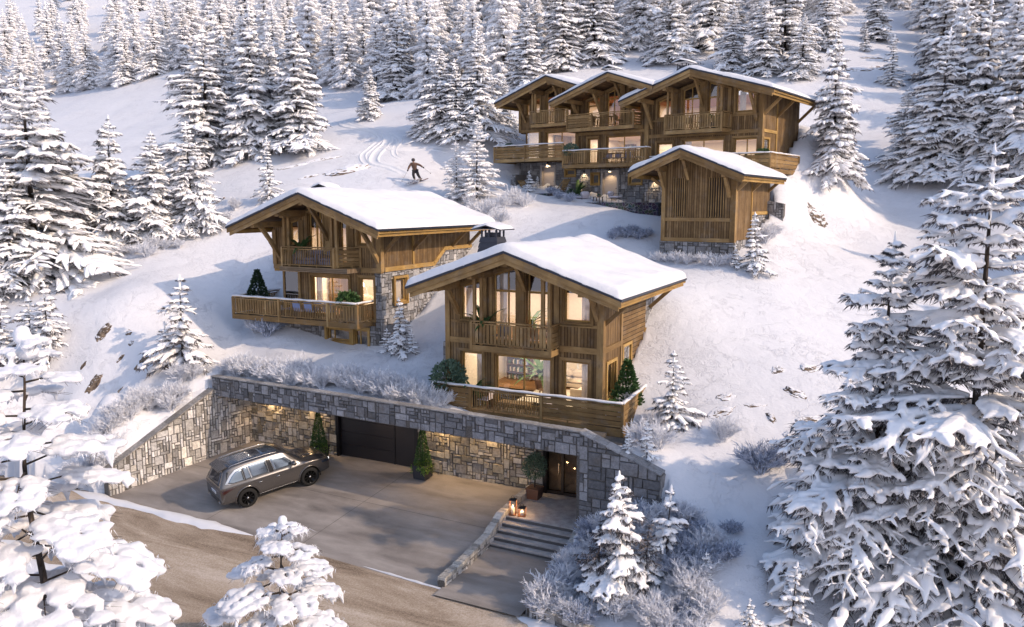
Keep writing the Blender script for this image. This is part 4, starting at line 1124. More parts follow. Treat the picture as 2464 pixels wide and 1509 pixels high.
        for j in range(nb_ - 1):
            for i in range(na - 1): fs.append((j * na + i, j * na + i + 1, (j + 1) * na + i + 1, (j + 1) * na + i))
        m = s.mb(); m.idx(fs, vs)
        # skirt
        def skirt(idx_, out):
            pts = [vs[k] for k in idx_]; sv = pts + [(p[0], p[1], s.rz(p[0]) + .03) for p in pts]; k = len(pts)
            f = [(i, i + 1, k + i + 1, k + i) if out else (i + 1, i, k + i, k + i + 1) for i in range(k - 1)]
            m.idx(f, sv)
        skirt(list(range(na)), False); skirt([(nb_ - 1) * na + i for i in range(na)], True)
        skirt([j * na for j in range(nb_)], True); skirt([j * na + na - 1 for j in range(nb_)], False)
        s.put(m, 'snow_cover', M['snow_smooth'], roof)
        return roof
    def railing(s, path, zf, h, styles, name='railing', snow=True, fas=.3, gap=.12, mat='timber', end_posts=True):
        """path of (a,b) corners; styles: per segment a list of (fraction, style)"""
        m = s.mb(); sn = s.mb(); P = [Vector((a, b, 0)) for a, b in path]; zt = zf + h
        inward = Vector((0, 0, 0)); post_at = []
        for i in range(len(P) - 1):
            p, q = P[i], P[i + 1]; d = (q - p).normalized(); L = (q - p).length
            S = styles[i]; t = 0
            for fr_, stl in S:
                a, b = p + d * (t * L), p + d * ((t + fr_) * L); t += fr_
                post_at.append(a)
                l = (b - a).length
                if stl == 'slat':
                    k = max(2, int(l / .115))
                    for j in range(1, k):
                        c = a.lerp(b, j / k); m.beam((c.x, c.y, zf + gap), (c.x, c.y, zt - .12), .035, .035, up=tuple(d))
                elif stl == 'vboard':
                    k = max(1, int(l / .175)); w = l / k
                    for j in range(k):
                        c = a.lerp(b, (j + .5) / k); m.beam((c.x, c.y, zf + gap), (c.x, c.y, zt - .15), .028, w - .05, up=tuple(d))
                elif stl == 'hboard':
                    k = max(2, int((h - gap - .2) / .17)); w = (h - gap - .16) / k
                    for j in range(k):
                        z = zf + gap + w * (j + .5); m.beam((a.x, a.y, z), (b.x, b.y, z), .03, w - .028)
                if stl != 'open':
                    m.beam((a.x, a.y, zf + gap - .03), (b.x, b.y, zf + gap - .03), .06, .05); m.beam((a.x, a.y, zt - .14), (b.x, b.y, zt - .14), .05, .05)
                k = 3
                for j in range(1, k):
                    c = a.lerp(b, j / k); m.beam((c.x, c.y, zf - .02), (c.x, c.y, zf + gap), .05, .05, up=tuple(d))
            m.beam((p.x, p.y, zt - .03), (q.x, q.y, zt - .03), .13, .06)
            m.beam((p.x, p.y, zf - fas / 2), (q.x, q.y, zf - fas / 2), .08, fas)
            if snow:
                k = max(3, int(L / .3)); pts = [p.lerp(q, j / k) for j in range(k + 1)]
                sn.tube([(c.x, c.y, zt + .025 + .01 * math.sin(j * 1.3)) for j, c in enumerate(pts)], [.09 + .012 * math.sin(j * 2.1 + i) for j in range(k + 1)], 8, flat=.6)
        post_at.append(P[-1])
        for c in post_at: m.box(c.x - .06, c.x + .06, c.y - .06, c.y + .06, zf - fas + .01, zt - .055, 'z')
        o = s.put(m, name, M[mat])
        if snow: s.put(sn, 'snow_cap', M['snow_smooth'], o)
        return o
    def room(s, a0, a1, b0, b1, z0, z1, wall='plaster', ceil='plaster_white', floor='floor_wood', power=55, col=(1, .8, .58), back=None, nl=1):
        m = s.mb(); e = .012
        m.face([(a0, b0, z0), (a1, b0, z0), (a1, b1, z0), (a0, b1, z0)], [(a0, b0), (a1, b0), (a1, b1), (a0, b1)], 0)
        m.face([(a0, b1, z0), (a1, b1, z0), (a1, b1, z1), (a0, b1, z1)], None, 3)
        m.face([(a0, b0, z0), (a0, b1, z0), (a0, b1, z1), (a0, b0, z1)], None, 1); m.face([(a1, b1, z0), (a1, b0, z0), (a1, b0, z1), (a1, b1, z1)], None, 1)
        m.face([(a0, b1, z1), (a1, b1, z1), (a1, b0, z1), (a0, b0, z1)], None, 2)
        s.put(m, 'interior', [M[floor], M[wall], M[ceil], M[back or wall]])
        for i in range(nl):
            L = bpy.data.lights.new('ceiling_light', 'AREA'); L.shape = 'RECTANGLE'; L.size = (a1 - a0) / nl * .6; L.size_y = (b1 - b0) * .5; L.energy = power * 1.7 / nl; L.color = col
            o = link('ceiling_light', L, s.root); o.location = ((a0 + (a1 - a0) * (i + .5) / nl) - s.base[0], (b0 + b1) / 2 - s.base[1], z1 - .08 - s.base[2])
    def slab(s, a0, a1, b0, b1, z0, z1, mat='deck_wood', name='floor'):
        return s.boxp(name, mat, a0, a1, b0, b1, z0, z1, grain='x')
    def chimney(s, a, b, z0, z1, w0=.62, w1=.42, capw=.75):
        m = s.mb()
        def fr(z, w): return [(a - w, b - w, z), (a + w, b - w, z), (a + w, b + w, z), (a - w, b + w, z)]
        k = 6
        for i in range(k):
            za, zb = z0 + (z1 - z0) * i / k, z0 + (z1 - z0) * (i + .93) / k; t0, t1 = i / k, (i + 1) / k
            m.hexa(fr(za, w0 + (w1 - w0) * t0 + .02) + fr(zb, w0 + (w1 - w0) * t1), Vector((1, 0, 0)))
        m.hexa(fr(z0, w0 - .03) + fr(z1, w1 - .03), Vector((1, 0, 0)))
        for sx in (-1, 0, 1):
            for sy in (-1, 0, 1):
                if sx == 0 and sy == 0: continue
                m.box(a + sx * (w1 - .05) - .035, a + sx * (w1 - .05) + .035, b + sy * (w1 - .05) - .035, b + sy * (w1 - .05) + .035, z1, z1 + .32)
        m.box(a - w1 * .6, a + w1 * .6, b - w1 * .6, b + w1 * .6, z1, z1 + .2)
        o = s.put(m, 'chimney', M['chimney_metal'])
        m = s.mb(); zc = z1 + .32
        m.hexa([(a - capw, b - capw, zc), (a, b - capw, zc + .2), (a, b + capw, zc + .2), (a - capw, b + capw, zc), (a - capw, b - capw, zc + .05), (a, b - capw, zc + .25), (a, b + capw, zc + .25), (a - capw, b + capw, zc + .05)], Vector((0, 1, 0)))
        m.hexa([(a, b - capw, zc + .2), (a + capw, b - capw, zc), (a + capw, b + capw, zc), (a, b + capw, zc + .2), (a, b - capw, zc + .25), (a + capw, b - capw, zc + .05), (a + capw, b + capw, zc + .05), (a, b + capw, zc + .25)], Vector((0, 1, 0)))
        c = s.put(m, 'cap', M['chimney_metal'], o)
        m = s.mb(); vs, fs = [], []; n = 13
        for j in range(n):
            for i in range(n):
                x, y = -1 + 2 * i / (n - 1), -1 + 2 * j / (n - 1); e = min(1 - abs(x), 1 - abs(y)); pr = math.sqrt(max(0, 1 - (1 - min(1, e / .3)) ** 2))
                vs.append((a + x * capw * .98, b + y * capw * .98, zc + .052 + .2 * (1 - abs(x)) * (1 - .0) + .13 * pr))
        for j in range(n - 1):
            for i in range(n - 1): fs.append((j * n + i, j * n + i + 1, (j + 1) * n + i + 1, (j + 1) * n + i))
        m.idx(fs, vs)
        m.box(a - capw * .97, a + capw * .97, b - capw * .97, b + capw * .97, zc + .05, zc + .06)
        s.put(m, 'cap_snow', M['snow_smooth'], o)
def spot(loc, power, target=(0, 0, -1), size=1.9, col=(1, .72, .42), name='wall_light'):
    L = bpy.data.lights.new(name, 'SPOT'); L.energy = power; L.spot_size = size; L.spot_blend = .6; L.color = col; L.shadow_soft_size = .06
    o = link(name, L); o.location = loc; o.rotation_euler = Vector(target).to_track_quat('-Z', 'Y').to_euler(); return o

# ================================================================== front chalet
def chalet_front():
    ROOF = [(10.5, 8.66), (15.3, 10.34), (20.35, 8.62)]
    c = Chalet(G, 'chalet', 'front timber chalet standing on the stone garage under thick wavy roof snow', 'chalet', (15, 1.2, 3.2), ROOF, 11)
    zf, zu, bf = 3.2, 6.1, 1.2; a0, a1 = 11.2, 18.85
    low = [(11.95, 13.08, 3.25, 5.6), (13.7, 16.5, 3.25, 5.6), (17.02, 18.25, 3.25, 5.6)]
    up = [(11.95, 12.98, 7.05, 9, .55), (13.6, 14.8, 6.12, 9.9, .55), (15.28, 16.4, 6.12, 9.9, .55), (17.02, 18.3, 7.25, 9, .55)]
    c.front(a0, a1, zf - .3, bf, low, z1=zu - .12); c.front(a0, a1, zu + .1, bf, up, drop=.28)
    c.boxp('floor_beam', 'timber', a0 - .03, a1 + .03, bf - .05, bf + .2, zu - .13, zu + .13)
    c.posts([(a0 - .04, a0 + .2, bf - .07, bf + .2, zf - .3, 8.45), (a1 - .24, a1 + .05, bf - .08, bf + .24, zf - .3, 8.85), (14.86, 15.22, bf - .1, bf + .2, zu + .13, 9.85), (13.12, 13.32, bf - .06, bf + .15, zu + .13, 9.2), (16.62, 16.86, bf - .06, bf + .15, zu + .13, 9.4)], 'corner_post')
    c.boxp('sill_beam', 'timber', 11.45, 13.0, bf - .05, bf + .03, 6.9, 7.02); c.boxp('sill_beam', 'timber', 16.88, 18.6, bf - .05, bf + .03, 7.08, 7.2)
    c.window(low[0], bf, curtain=[(12.6, 12.98)]); c.window(low[1], bf, mull=[15.12], curtain=[(15.95, 16.36)]); c.window(low[2], bf, curtain=[(17.78, 18.12)])
    c.window(up[0], bf, curtain=[(12.05, 12.4)]); c.window(up[1], bf, trans=[8.45], mull=[14.35], curtain=[(13.8, 14.15)]); c.window(up[2], bf, trans=[8.45], mull=[15.95]); c.window(up[3], bf, curtain=[(17.75, 18.12)])
    # right side
    c.right(bf + .2, 3.45, zf - .3, 6.0, a1, holes=[(1.75, 2.85, 3.95, 5.45)], name='side_wall'); c.side_window(1.75, 2.85, 3.95, 5.45, a1)
    c.right(bf + .2, 3.45, 6.25, 8.75, a1, name='side_wall')
    c.boxp('floor_beam', 'timber', a1 - .2, a1 + .04, bf + .24, 3.45, 6.0, 6.24)
    c.posts([(a1 - .2, a1 + .05, 3.45, 3.68, 3.0, 8.75)], 'corner_post')
    c.right(3.68, 7.3, 4.2, 8.75, a1 - .02, holes=[(3.95, 5.0, 4.95, 5.85)], uvmode='h', mat='cladding_wide', name='side_wall', poly=[(3.68, 4.3), (4.9, 4.3), (7.3, 6.3), (7.3, 8.75), (3.68, 8.75)])
    c.side_window(3.95, 5.0, 4.95, 5.85, a1 - .02)
    m = c.mb(); m.beam((a1 + .01, 3.68, 4.2), (a1 + .01, 4.95, 4.2), .09, .2); m.beam((a1 + .01, 4.9, 4.18), (a1 + .01, 7.35, 6.22), .09, .2); c.put(m, 'edge_beam', M['timber_light'])
    m = c.mb(); stone_face(m, [(3.6, 2.5), (8.9, 2.5), (8.9, 8.75), (3.6, 8.75)], mb_right(a1 - .08), seed=3, warm=.25, cell=.17); m.box(a0, a1 - .14, 7.4, 8.9, 2.5, 8.7, mi=1); c.put(m, 'stone_wall', ST())
    m = c.mb(); stone_face(m, [(10.9, 3.0), (11.25, 3.0), (11.25, 5.9), (10.9, 5.9)], mb_front(1.35), seed=4); m.box(10.9, 11.25, 1.36, 4, 3, 5.9, mi=1); c.put(m, 'stone_wall', ST())
    m = c.mb(); m.box(a0, a0 + .15, bf + .21, 7.4, 2.6, 8.4, 'z'); c.put(m, 'side_wall', M['cladding'])
    c.side_braces([(1.45, 7.85), (8.0, 7.9)], a1, 20.1)
    c.boxp('purlin', 'timber', a1 + .02, a1 + .26, bf + .3, 8.6, 8.32, 8.56)
    c.purlins([(11.83, 1), (13.53, 0), (15.22, 1), (16.98, 0), (18.6, 1)], -.78, bf, strut_len=.95)
    # upper balcony with double posts
    c.slab(13.0, 16.86, .3, bf - .1, 5.95, 6.1)
    c.railing([(13.02, bf), (13.02, .3), (16.84, .3), (16.84, bf)], 6.1, 1.1, [[(1, 'vboard')], [(1, 'vboard')], [(1, 'hboard')]], snow=False, fas=.26)
    c.posts([(x, x + .13, .32, .45, 6.1, c.rz(x) - .55) for x in (13.08, 13.42, 16.4, 16.68)], 'balcony_post')
    m = c.mb()
    for x in (13.53, 16.98 - .35): m.box(x - .14, x + .14, .2, bf, c.rz(x) - .62, c.rz(x) - .4, 'y')
    c.put(m, 'balcony_beam', M['timber'])
    # lower terrace
    c.slab(11.15, 20.1, .15, 4.6, 3.02, 3.2)
    c.railing([(11.1, bf), (11.1, .1), (20.15, .1), (19.95, 4.6), (a1, 4.6)], 3.2, 1.05, [[(1, 'hboard')], [(.215, 'hboard'), (.385, 'slat'), (.4, 'hboard')], [(1, 'hboard')], [(1, 'hboard')]], snow=True, fas=.34)
    c.room(11.4, 18.6, bf + .25, 6.8, zf, 5.85, power=210, nl=2); c.room(11.4, 18.6, bf + .25, 5.6, zu + .02, 8.5, power=190, ceil='ceiling_wood', nl=2)
    m = c.mb()   # upper ceiling follows the roof
    m.prism([(11.3, 8.3), (18.7, 8.3), (18.7, 8.55), (15.3, 9.8), (11.3, 8.5)], 5.62, 5.7); c.put(m, 'inner_gable', M['ceiling_wood'])
    c.build_roof(-1.0, 8.9, snow_t=.42, snow_seed=3)
    c.chimney(12.15, 4.0, 9.15, 10.72, .66, .44, .78)
    return c
CH_B = chalet_front()

# ================================================================== rear-left chalet
def chalet_rear():
    ROOF = [(-2.85, 11.04), (2.2, 12.84), (7.12, 11.04)]
    c = Chalet(G, 'chalet', 'rear-left timber chalet with smooth snow roof, overhanging terrace and a stone right side', 'chalet', (2, 4, 6.15), ROOF, 12)
    bf, zf, zu = 4.0, 6.15, 8.95; a0, a1 = -1.75, 5.55
    low = [(.83, 3.4, 6.2, 8.4), (4.11, 5.05, 6.2, 8.42)]
    up = [(-.6, .1, 10.0, 12, .55), (.74, 1.75, 8.98, 12, .55), (2.86, 3.36, 9.0, 12, .55), (4.05, 5.0, 10.12, 11.5, .5)]
    c.front(.0, 5.1, zf - .3, bf, [low[0], (4.11, 5.1, 6.2, 8.42)], z1=8.72); c.front(a0, a1, zu - .1, bf, up, drop=.28)
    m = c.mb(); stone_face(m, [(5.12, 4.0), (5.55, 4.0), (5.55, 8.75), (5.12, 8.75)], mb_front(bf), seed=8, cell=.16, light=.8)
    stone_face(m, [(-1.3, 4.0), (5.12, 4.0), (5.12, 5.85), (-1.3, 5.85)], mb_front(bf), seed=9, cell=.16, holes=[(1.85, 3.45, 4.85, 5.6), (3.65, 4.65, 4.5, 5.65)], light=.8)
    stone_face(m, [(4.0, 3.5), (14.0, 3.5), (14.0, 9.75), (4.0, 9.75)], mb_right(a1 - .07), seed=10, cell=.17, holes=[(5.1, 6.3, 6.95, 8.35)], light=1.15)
    m.box(a0 + .1, a1 - .1, 9.6, 13.9, 4, 9.5, mi=1); c.put(m, 'stone_wall', ST())
    m = c.mb(); m.box(a0 + .2, a1 - .03, bf + .05, 9.6, 4.0, 4.4, mi=0); m.box(-1.2, 5.5, bf + .9, bf + 1.0, 4.2, 6.0); c.put(m, 'cellar', M['orange_wall'])
    c.window((1.87, 3.42, 4.88, 5.58), bf - .06, frame='timber_light', sur=.14, mull=[2.3]); c.window((3.69, 4.62, 4.55, 5.62), bf - .06, frame='timber_light', sur=.14, mull=[4.05])
    c.side_window(5.15, 6.25, 7.0, 8.3, a1 + .05)
    c.boxp('floor_beam', 'timber', a0 - .03, a1 + .03, bf - .06, bf + .2, 8.68, 8.95)
    c.window(low[0], bf, mull=[2.2], curtain=[(.9, 1.3)]); c.window(low[1], bf, curtain=[(4.75, 5.0)])
    # glazed corner at the left
    c.posts([(-1.2, -1.08, bf, bf + .12, zf, 8.65), (-.06, .1, bf - .05, bf + .2, zf, 8.68), (a0 - .04, a0 + .22, bf - .08, bf + .2, 8.95, 10.85), (a1 - .25, a1 + .05, bf - .08, bf + .22, 8.75, 11.2),
             (1.95, 2.3, bf - .08, bf + .2, zu, 12.2), (.2, .42, bf - .05, bf + .2, zu, 11.4), (3.5, 3.85, bf - .06, bf + .2, zu, 11.6)], 'corner_post')
    m = c.mb(); m.box(-1.08, -.06, bf + .05, bf + .056, zf, 8.6); m.box(-1.15, -1.144, bf + .1, 7.5, zf, 8.6); c.put(m, 'corner_glazing', M['glass'])
    c.boxp('window_head', 'timber_light', a0, .1, bf - .03, bf + .14, 8.55, 8.67)
    c.window(up[0], bf, curtain=[(-.3, .05)]); c.window(up[1], bf, mull=[1.25, 1.5]); c.window(up[2], bf); c.window(up[3], bf)
    # right side wood with the stepped trim
    c.right(bf + .2, 10.3, 8.75, 11.1, a1, poly=[(bf + .2, 8.85), (9.1, 8.85), (10.3, 9.7), (10.3, 11.1), (bf + .2, 11.1)], name='side_wall'); c.right(10.3, 13.4, 9.7, 11.1, a1, name='side_wall')
    m = c.mb(); m.beam((a1 + .03, bf + .25, 8.85), (a1 + .03, 9.15, 8.85), .1, .24); m.beam((a1 + .03, 9.1, 8.83), (a1 + .03, 10.35, 9.68), .1, .22); m.beam((a1 + .03, 10.3, 9.68), (a1 + .03, 13.5, 9.68), .1, .22)
    m.box(a1 - .02, a1 + .05, 6.9, 7.1, 8.98, 11.05, 'z'); c.put(m, 'edge_beam', M['timber_light'])
    c.side_braces([(4.3, 10.05), (7.0, 10.1), (11.2, 10.3), (13.2, 10.35)], a1, 6.75)
    m = c.mb(); m.box(a0, a0 + .15, bf + .2, 12, 8.9, 10.8, 'z'); m.box(a0 + .9, a0 + 1.0, 7.5, 9.5, 5, 8.9, 'z'); c.put(m, 'side_wall', M['cladding'])
    c.purlins([(-1.2, 1), (.5, 0), (2.12, 1), (3.78, 0), (5.4, 1)], 1.85, bf, strut_len=1.5)
    c.slab(-.25, 4.3, 2.75, bf - .1, 8.7, 8.93)
    c.railing([(-.15, bf), (-.15, 2.9), (3.36, 2.9), (4.25, bf)], 8.95, 1.08, [[(1, 'slat')], [(1, 'slat')], [(1, 'hboard')]], snow=False, fas=.26)
    c.posts([(-.12, .02, 2.95, 3.08, 8.95, c.rz(-.1) - .5), (.2, .34, 2.95, 3.08, 8.95, c.rz(.3) - .5), (3.1, 3.24, 2.95, 3.08, 8.95, c.rz(3.2) - .5), (3.4, 3.56, 2.95, 3.08, 8.95, c.rz(3.5) - .5)], 'balcony_post')
    m = c.mb()
    for x in (.25, 3.3): m.box(x - .14, x + .14, 2.5, bf, c.rz(x) - .6, c.rz(x) - .38, 'y')
    c.put(m, 'balcony_beam', M['timber'])
    c.slab(-3.65, 4.85, 2.75, 4.9, 5.97, 6.15); 
    c.railing([(-3.6, 7.4), (-3.72, 2.7), (4.9, 2.7), (4.85, 4.85)], 6.15, 1.02, [[(1, 'vboard')], [(.39, 'vboard'), (.39, 'slat'), (.22, 'vboard')], [(1, 'vboard')]], snow=True, fas=.28)
    c.slab(-3.6, -1.75, 4.9, 7.3, 5.97, 6.15)
    c.room(-1.0, 5.3, bf + .25, 9.4, zf, 8.65, power=240, nl=2); c.room(a0 + .2, 5.3, bf + .25, 8.5, zu, 11.0, power=110, ceil='ceiling_wood', nl=2)
    c.build_roof(1.65, 13.9, snow_t=.36, snow_seed=8)
    c.chimney(-.42, 7.0, 11.6, 12.85, .5, .36, .62)
    return c
CH_C = chalet_rear()

# ================================================================== the wooden annex
def annex():
    ROOF = [(-1.55, 14.12), (1.55, 15.36), (5.2, 13.86)]
    base = (2.1, 0, 9.6)
    c = Chalet(D, 'annex', 'small windowless timber annex with slatted front openings, standing before the terraced chalets', 'annex', base, ROOF, 13)
    a0, a1 = 0, 4.35; zb = 10.1
    out = [(.62, 1.55, 11.55, 13.75), (2.75, 3.75, 11.55, 13.75)]
    c.front(a0, a1, zb, 0, out, drop=.28)
    for x0, x1, z0, z1 in out:
        m = c.mb(); m.box(x0 - .02, x1 + .02, .16, .22, z0, z1, 'z'); o = c.put(m, 'recess_shade', M['black'])  # black backing: shade of the recess behind the slats, put into the colour
        m = c.mb(); k = 7
        for i in range(k): x = x0 + (x1 - x0) * (i + .5) / k; m.box(x - .028, x + .028, -.03, .06, z0 - .02, z1 + .02, 'z')
        c.put(m, 'slat_screen', M['timber'])
    c.boxp('floor_beam', 'timber', .18, a1 - .22, -.06, .02, 11.28, 11.48); c.boxp('sill_beam', 'timber', .18, a1 - .22, -.06, .02, zb, zb + .22)
    c.posts([(a0 - .03, a0 + .2, -.08, .2, zb, 14.15), (a1 - .26, a1 + .05, -.08, .25, zb, 13.9)], 'corner_post')
    c.right(.2, 3.1, 10.2, 13.95, a1, name='side_wall'); c.right(3.1, 7.0, 11.7, 13.95, a1, name='side_wall')
    m = c.mb(); m.box(a1 - .02, a1 + .05, 3.0, 3.2, 10.2, 14, 'z'); m.box(a1 - .02, a1 + .05, 3.2, 7.0, 11.62, 11.82, 'y'); c.put(m, 'edge_beam', M['timber_light'])
    m = c.mb(); m.box(a0, a0 + .15, .2, 5.9, 10.2, 14.1, 'z'); c.put(m, 'side_wall', M['cladding'])
    m = c.mb(); stone_face(m, [(a0 - .1, 8.4), (a1 + .08, 8.4), (a1 + .08, 10.09), (a0 - .1, 10.09)], mb_front(-.04), seed=21, cell=.16, light=.85)
    stone_face(m, [(0, 8.4), (7.1, 8.4), (7.1, 12.5), (0, 12.5)], mb_right(a1 - .08), seed=22, cell=.16, light=1.1)
    m.box(a0 - .08, a1 - .1, 0, 6.6, 8.4, 10.08, mi=1); c.put(m, 'stone_base', ST())
    m = c.mb(); stone_face(m, [(a1 - .1, 10.0), (a1 + 1.0, 10.0), (a1 + 1.0, 12.3), (a1 - .1, 12.5)], mb_front(6.6), seed=23, cell=.16, light=1.1); m.box(a1 - .1, a1 + .97, 6.65, 7.1, 10.0, 12.28, mi=1); c.put(m, 'stone_wall', ST())
    c.side_braces([(.25, 13.0), (3.1, 13.05), (6.6, 13.1)], a1, 5.0)
    m = c.mb(); m.beam((a0 + .02, .2, 13.25), (a0 - .8, .2, 13.8), .16, .17); c.put(m, 'brace', M['timber'])
    c.purlins([(.1, 1), (1.55, 1), (4.0, 1)], -1.2, 0, strut_len=.85)
    c.build_roof(-1.4, 7.5, snow_t=.3, snow_seed=15)
annex()

# ================================================================== terrace of three chalets
def terrace_left():
    ROOF = [(-10.1, 20.2), (-5.1, 21.86), (-1.5, 20.68)]
    c = Chalet(A, 'terraced_chalet', 'leftmost of the three joined chalets, its terrace railed with horizontal boards', 'chalet', (-6.2, 0, 13.2), ROOF, 14)
    a0, a1, bf, zf, zu = -9.1, -3.5, 0, 15.8, 18.42
    low = [(-6.46, -3.64, 15.85, 17.9)]; up = [(-8.43, -8.05, 19.25, 21, .5), (-7.62, -7.05, 19.3, 21, .5), (-6.46, -5.6, 18.45, 21.2, .5), (-4.9, -4.1, 18.45, 21.2, .5)]
    c.front(-7.0, a1, zf - .3, bf, low, z1=18.1); c.front(a0, a1, 18.0, bf, up, drop=.28)
    c.window(low[0], bf, mull=[-5.0])
    for h in up: c.window(h, bf)
    c.posts([(a0 - .03, a0 + .2, -.06, .2, 18.0, 20.2), (-8.45, -8.32, 0, .12, zf, 17.95), (-7.13, -6.95, -.05, .2, zf, 18.1), (-5.35, -5.05, -.07, .2, zu, 21.2)], 'corner_post')
    m = c.mb(); m.box(-8.3, -7.13, .05, .056, zf, 17.9); m.box(-8.4, -8.394, .1, 3.5, zf, 17.9); c.put(m, 'corner_glazing', M['glass'])
    c.boxp('floor_beam', 'timber', a0, a1, -.06, .1, 17.95, 18.15)
    c.purlins([(-8.42, 1), (-6.7, 0), (-5.0, 1), (-3.33, 0)], -1.75, 0, strut_len=1.1)
    c.slab(-7.05, -3.6, -1.15, -.0, 18.2, 18.42); c.railing([(-7.08, 0), (-7.08, -1.2), (-3.6, -1.2)], 18.42, 1.02, [[(1, 'vboard')], [(1, 'vboard')]], snow=False, fas=.24)
    c.posts([(-7.02, -6.89, -1.16, -1.03, 18.42, c.rz(-7) - .5), (-6.75, -6.62, -1.16, -1.03, 18.42, c.rz(-6.7) - .5)], 'balcony_post')
    m = c.mb(); m.box(-6.85, -6.55, -1.5, 0, c.rz(-6.7) - .58, c.rz(-6.7) - .38, 'y'); c.put(m, 'balcony_beam', M['timber'])
    c.slab(-10.2, -3.5, -1.75, 3.0, 15.62, 15.8)
    c.railing([(-10.25, 3), (-10.25, -1.8), (-3.55, -1.8)], 15.8, 1.02, [[(1, 'hboard')], [(.46, 'hboard'), (.54, 'hboard')]], snow=True, fas=.26)
    m = c.mb(); stone_face(m, [(a0, 12.2), (a1, 12.2), (a1, 15.55), (a0, 15.55)], mb_front(.02), seed=31, cell=.18, holes=[(-6.95, -5.45, 12.2, 15.3), (-4.55, -3.6, 14.4, 15.0)], light=.7)
    stone_face(m, [(-8.9, 12.2), (-8.4, 12.2), (-8.4, 14.6), (-8.9, 14.6)], mb_front(-1.4), seed=35, cell=.18); m.box(-8.9, -8.4, -1.36, 0, 12.2, 14.6, mi=1)
    m.box(a0, -6.96, .1, .4, 12, 15.5, mi=1); m.box(-5.44, a1, .1, .4, 12, 15.5, mi=1); c.put(m, 'stone_wall', ST())
    m = c.mb(); m.ring([(-6.95, 13.0), (-5.45, 13.0), (-5.45, 15.32), (-6.95, 15.32)], .16, -.06, .25); o = c.put(m, 'door_frame', M['door_frame_pale'])
    m = c.mb(); m.box(-6.79, -5.61, .2, .25, 13.1, 15.18); c.put(m, 'door', M['door_pale'])
    m = c.mb(); m.box(-5.78, -5.7, .14, .2, 14.0, 14.05); c.put(m, 'door_handle', M['dark_metal'])
    c.window((-4.5, -3.66, 14.45, 14.95), -.04, frame='timber_light')
    c.room(-8.3, -3.7, .25, 6, zf, 18.0, power=150, wall='plaster_white'); c.room(a0 + .2, -3.7, .25, 5, zu, 20.6, power=80, ceil='ceiling_wood')
    m = c.mb(); m.box(a0, a0 + .15, .2, 7, 17.9, 20.1, 'z'); m.box(a0 + 1, a0 + 1.1, 3.6, 8, 13, 18, 'z'); c.put(m, 'side_wall', M['cladding'])
    c.build_roof(-1.95, 7.5, snow_t=.3, snow_seed=21, right_end=False)
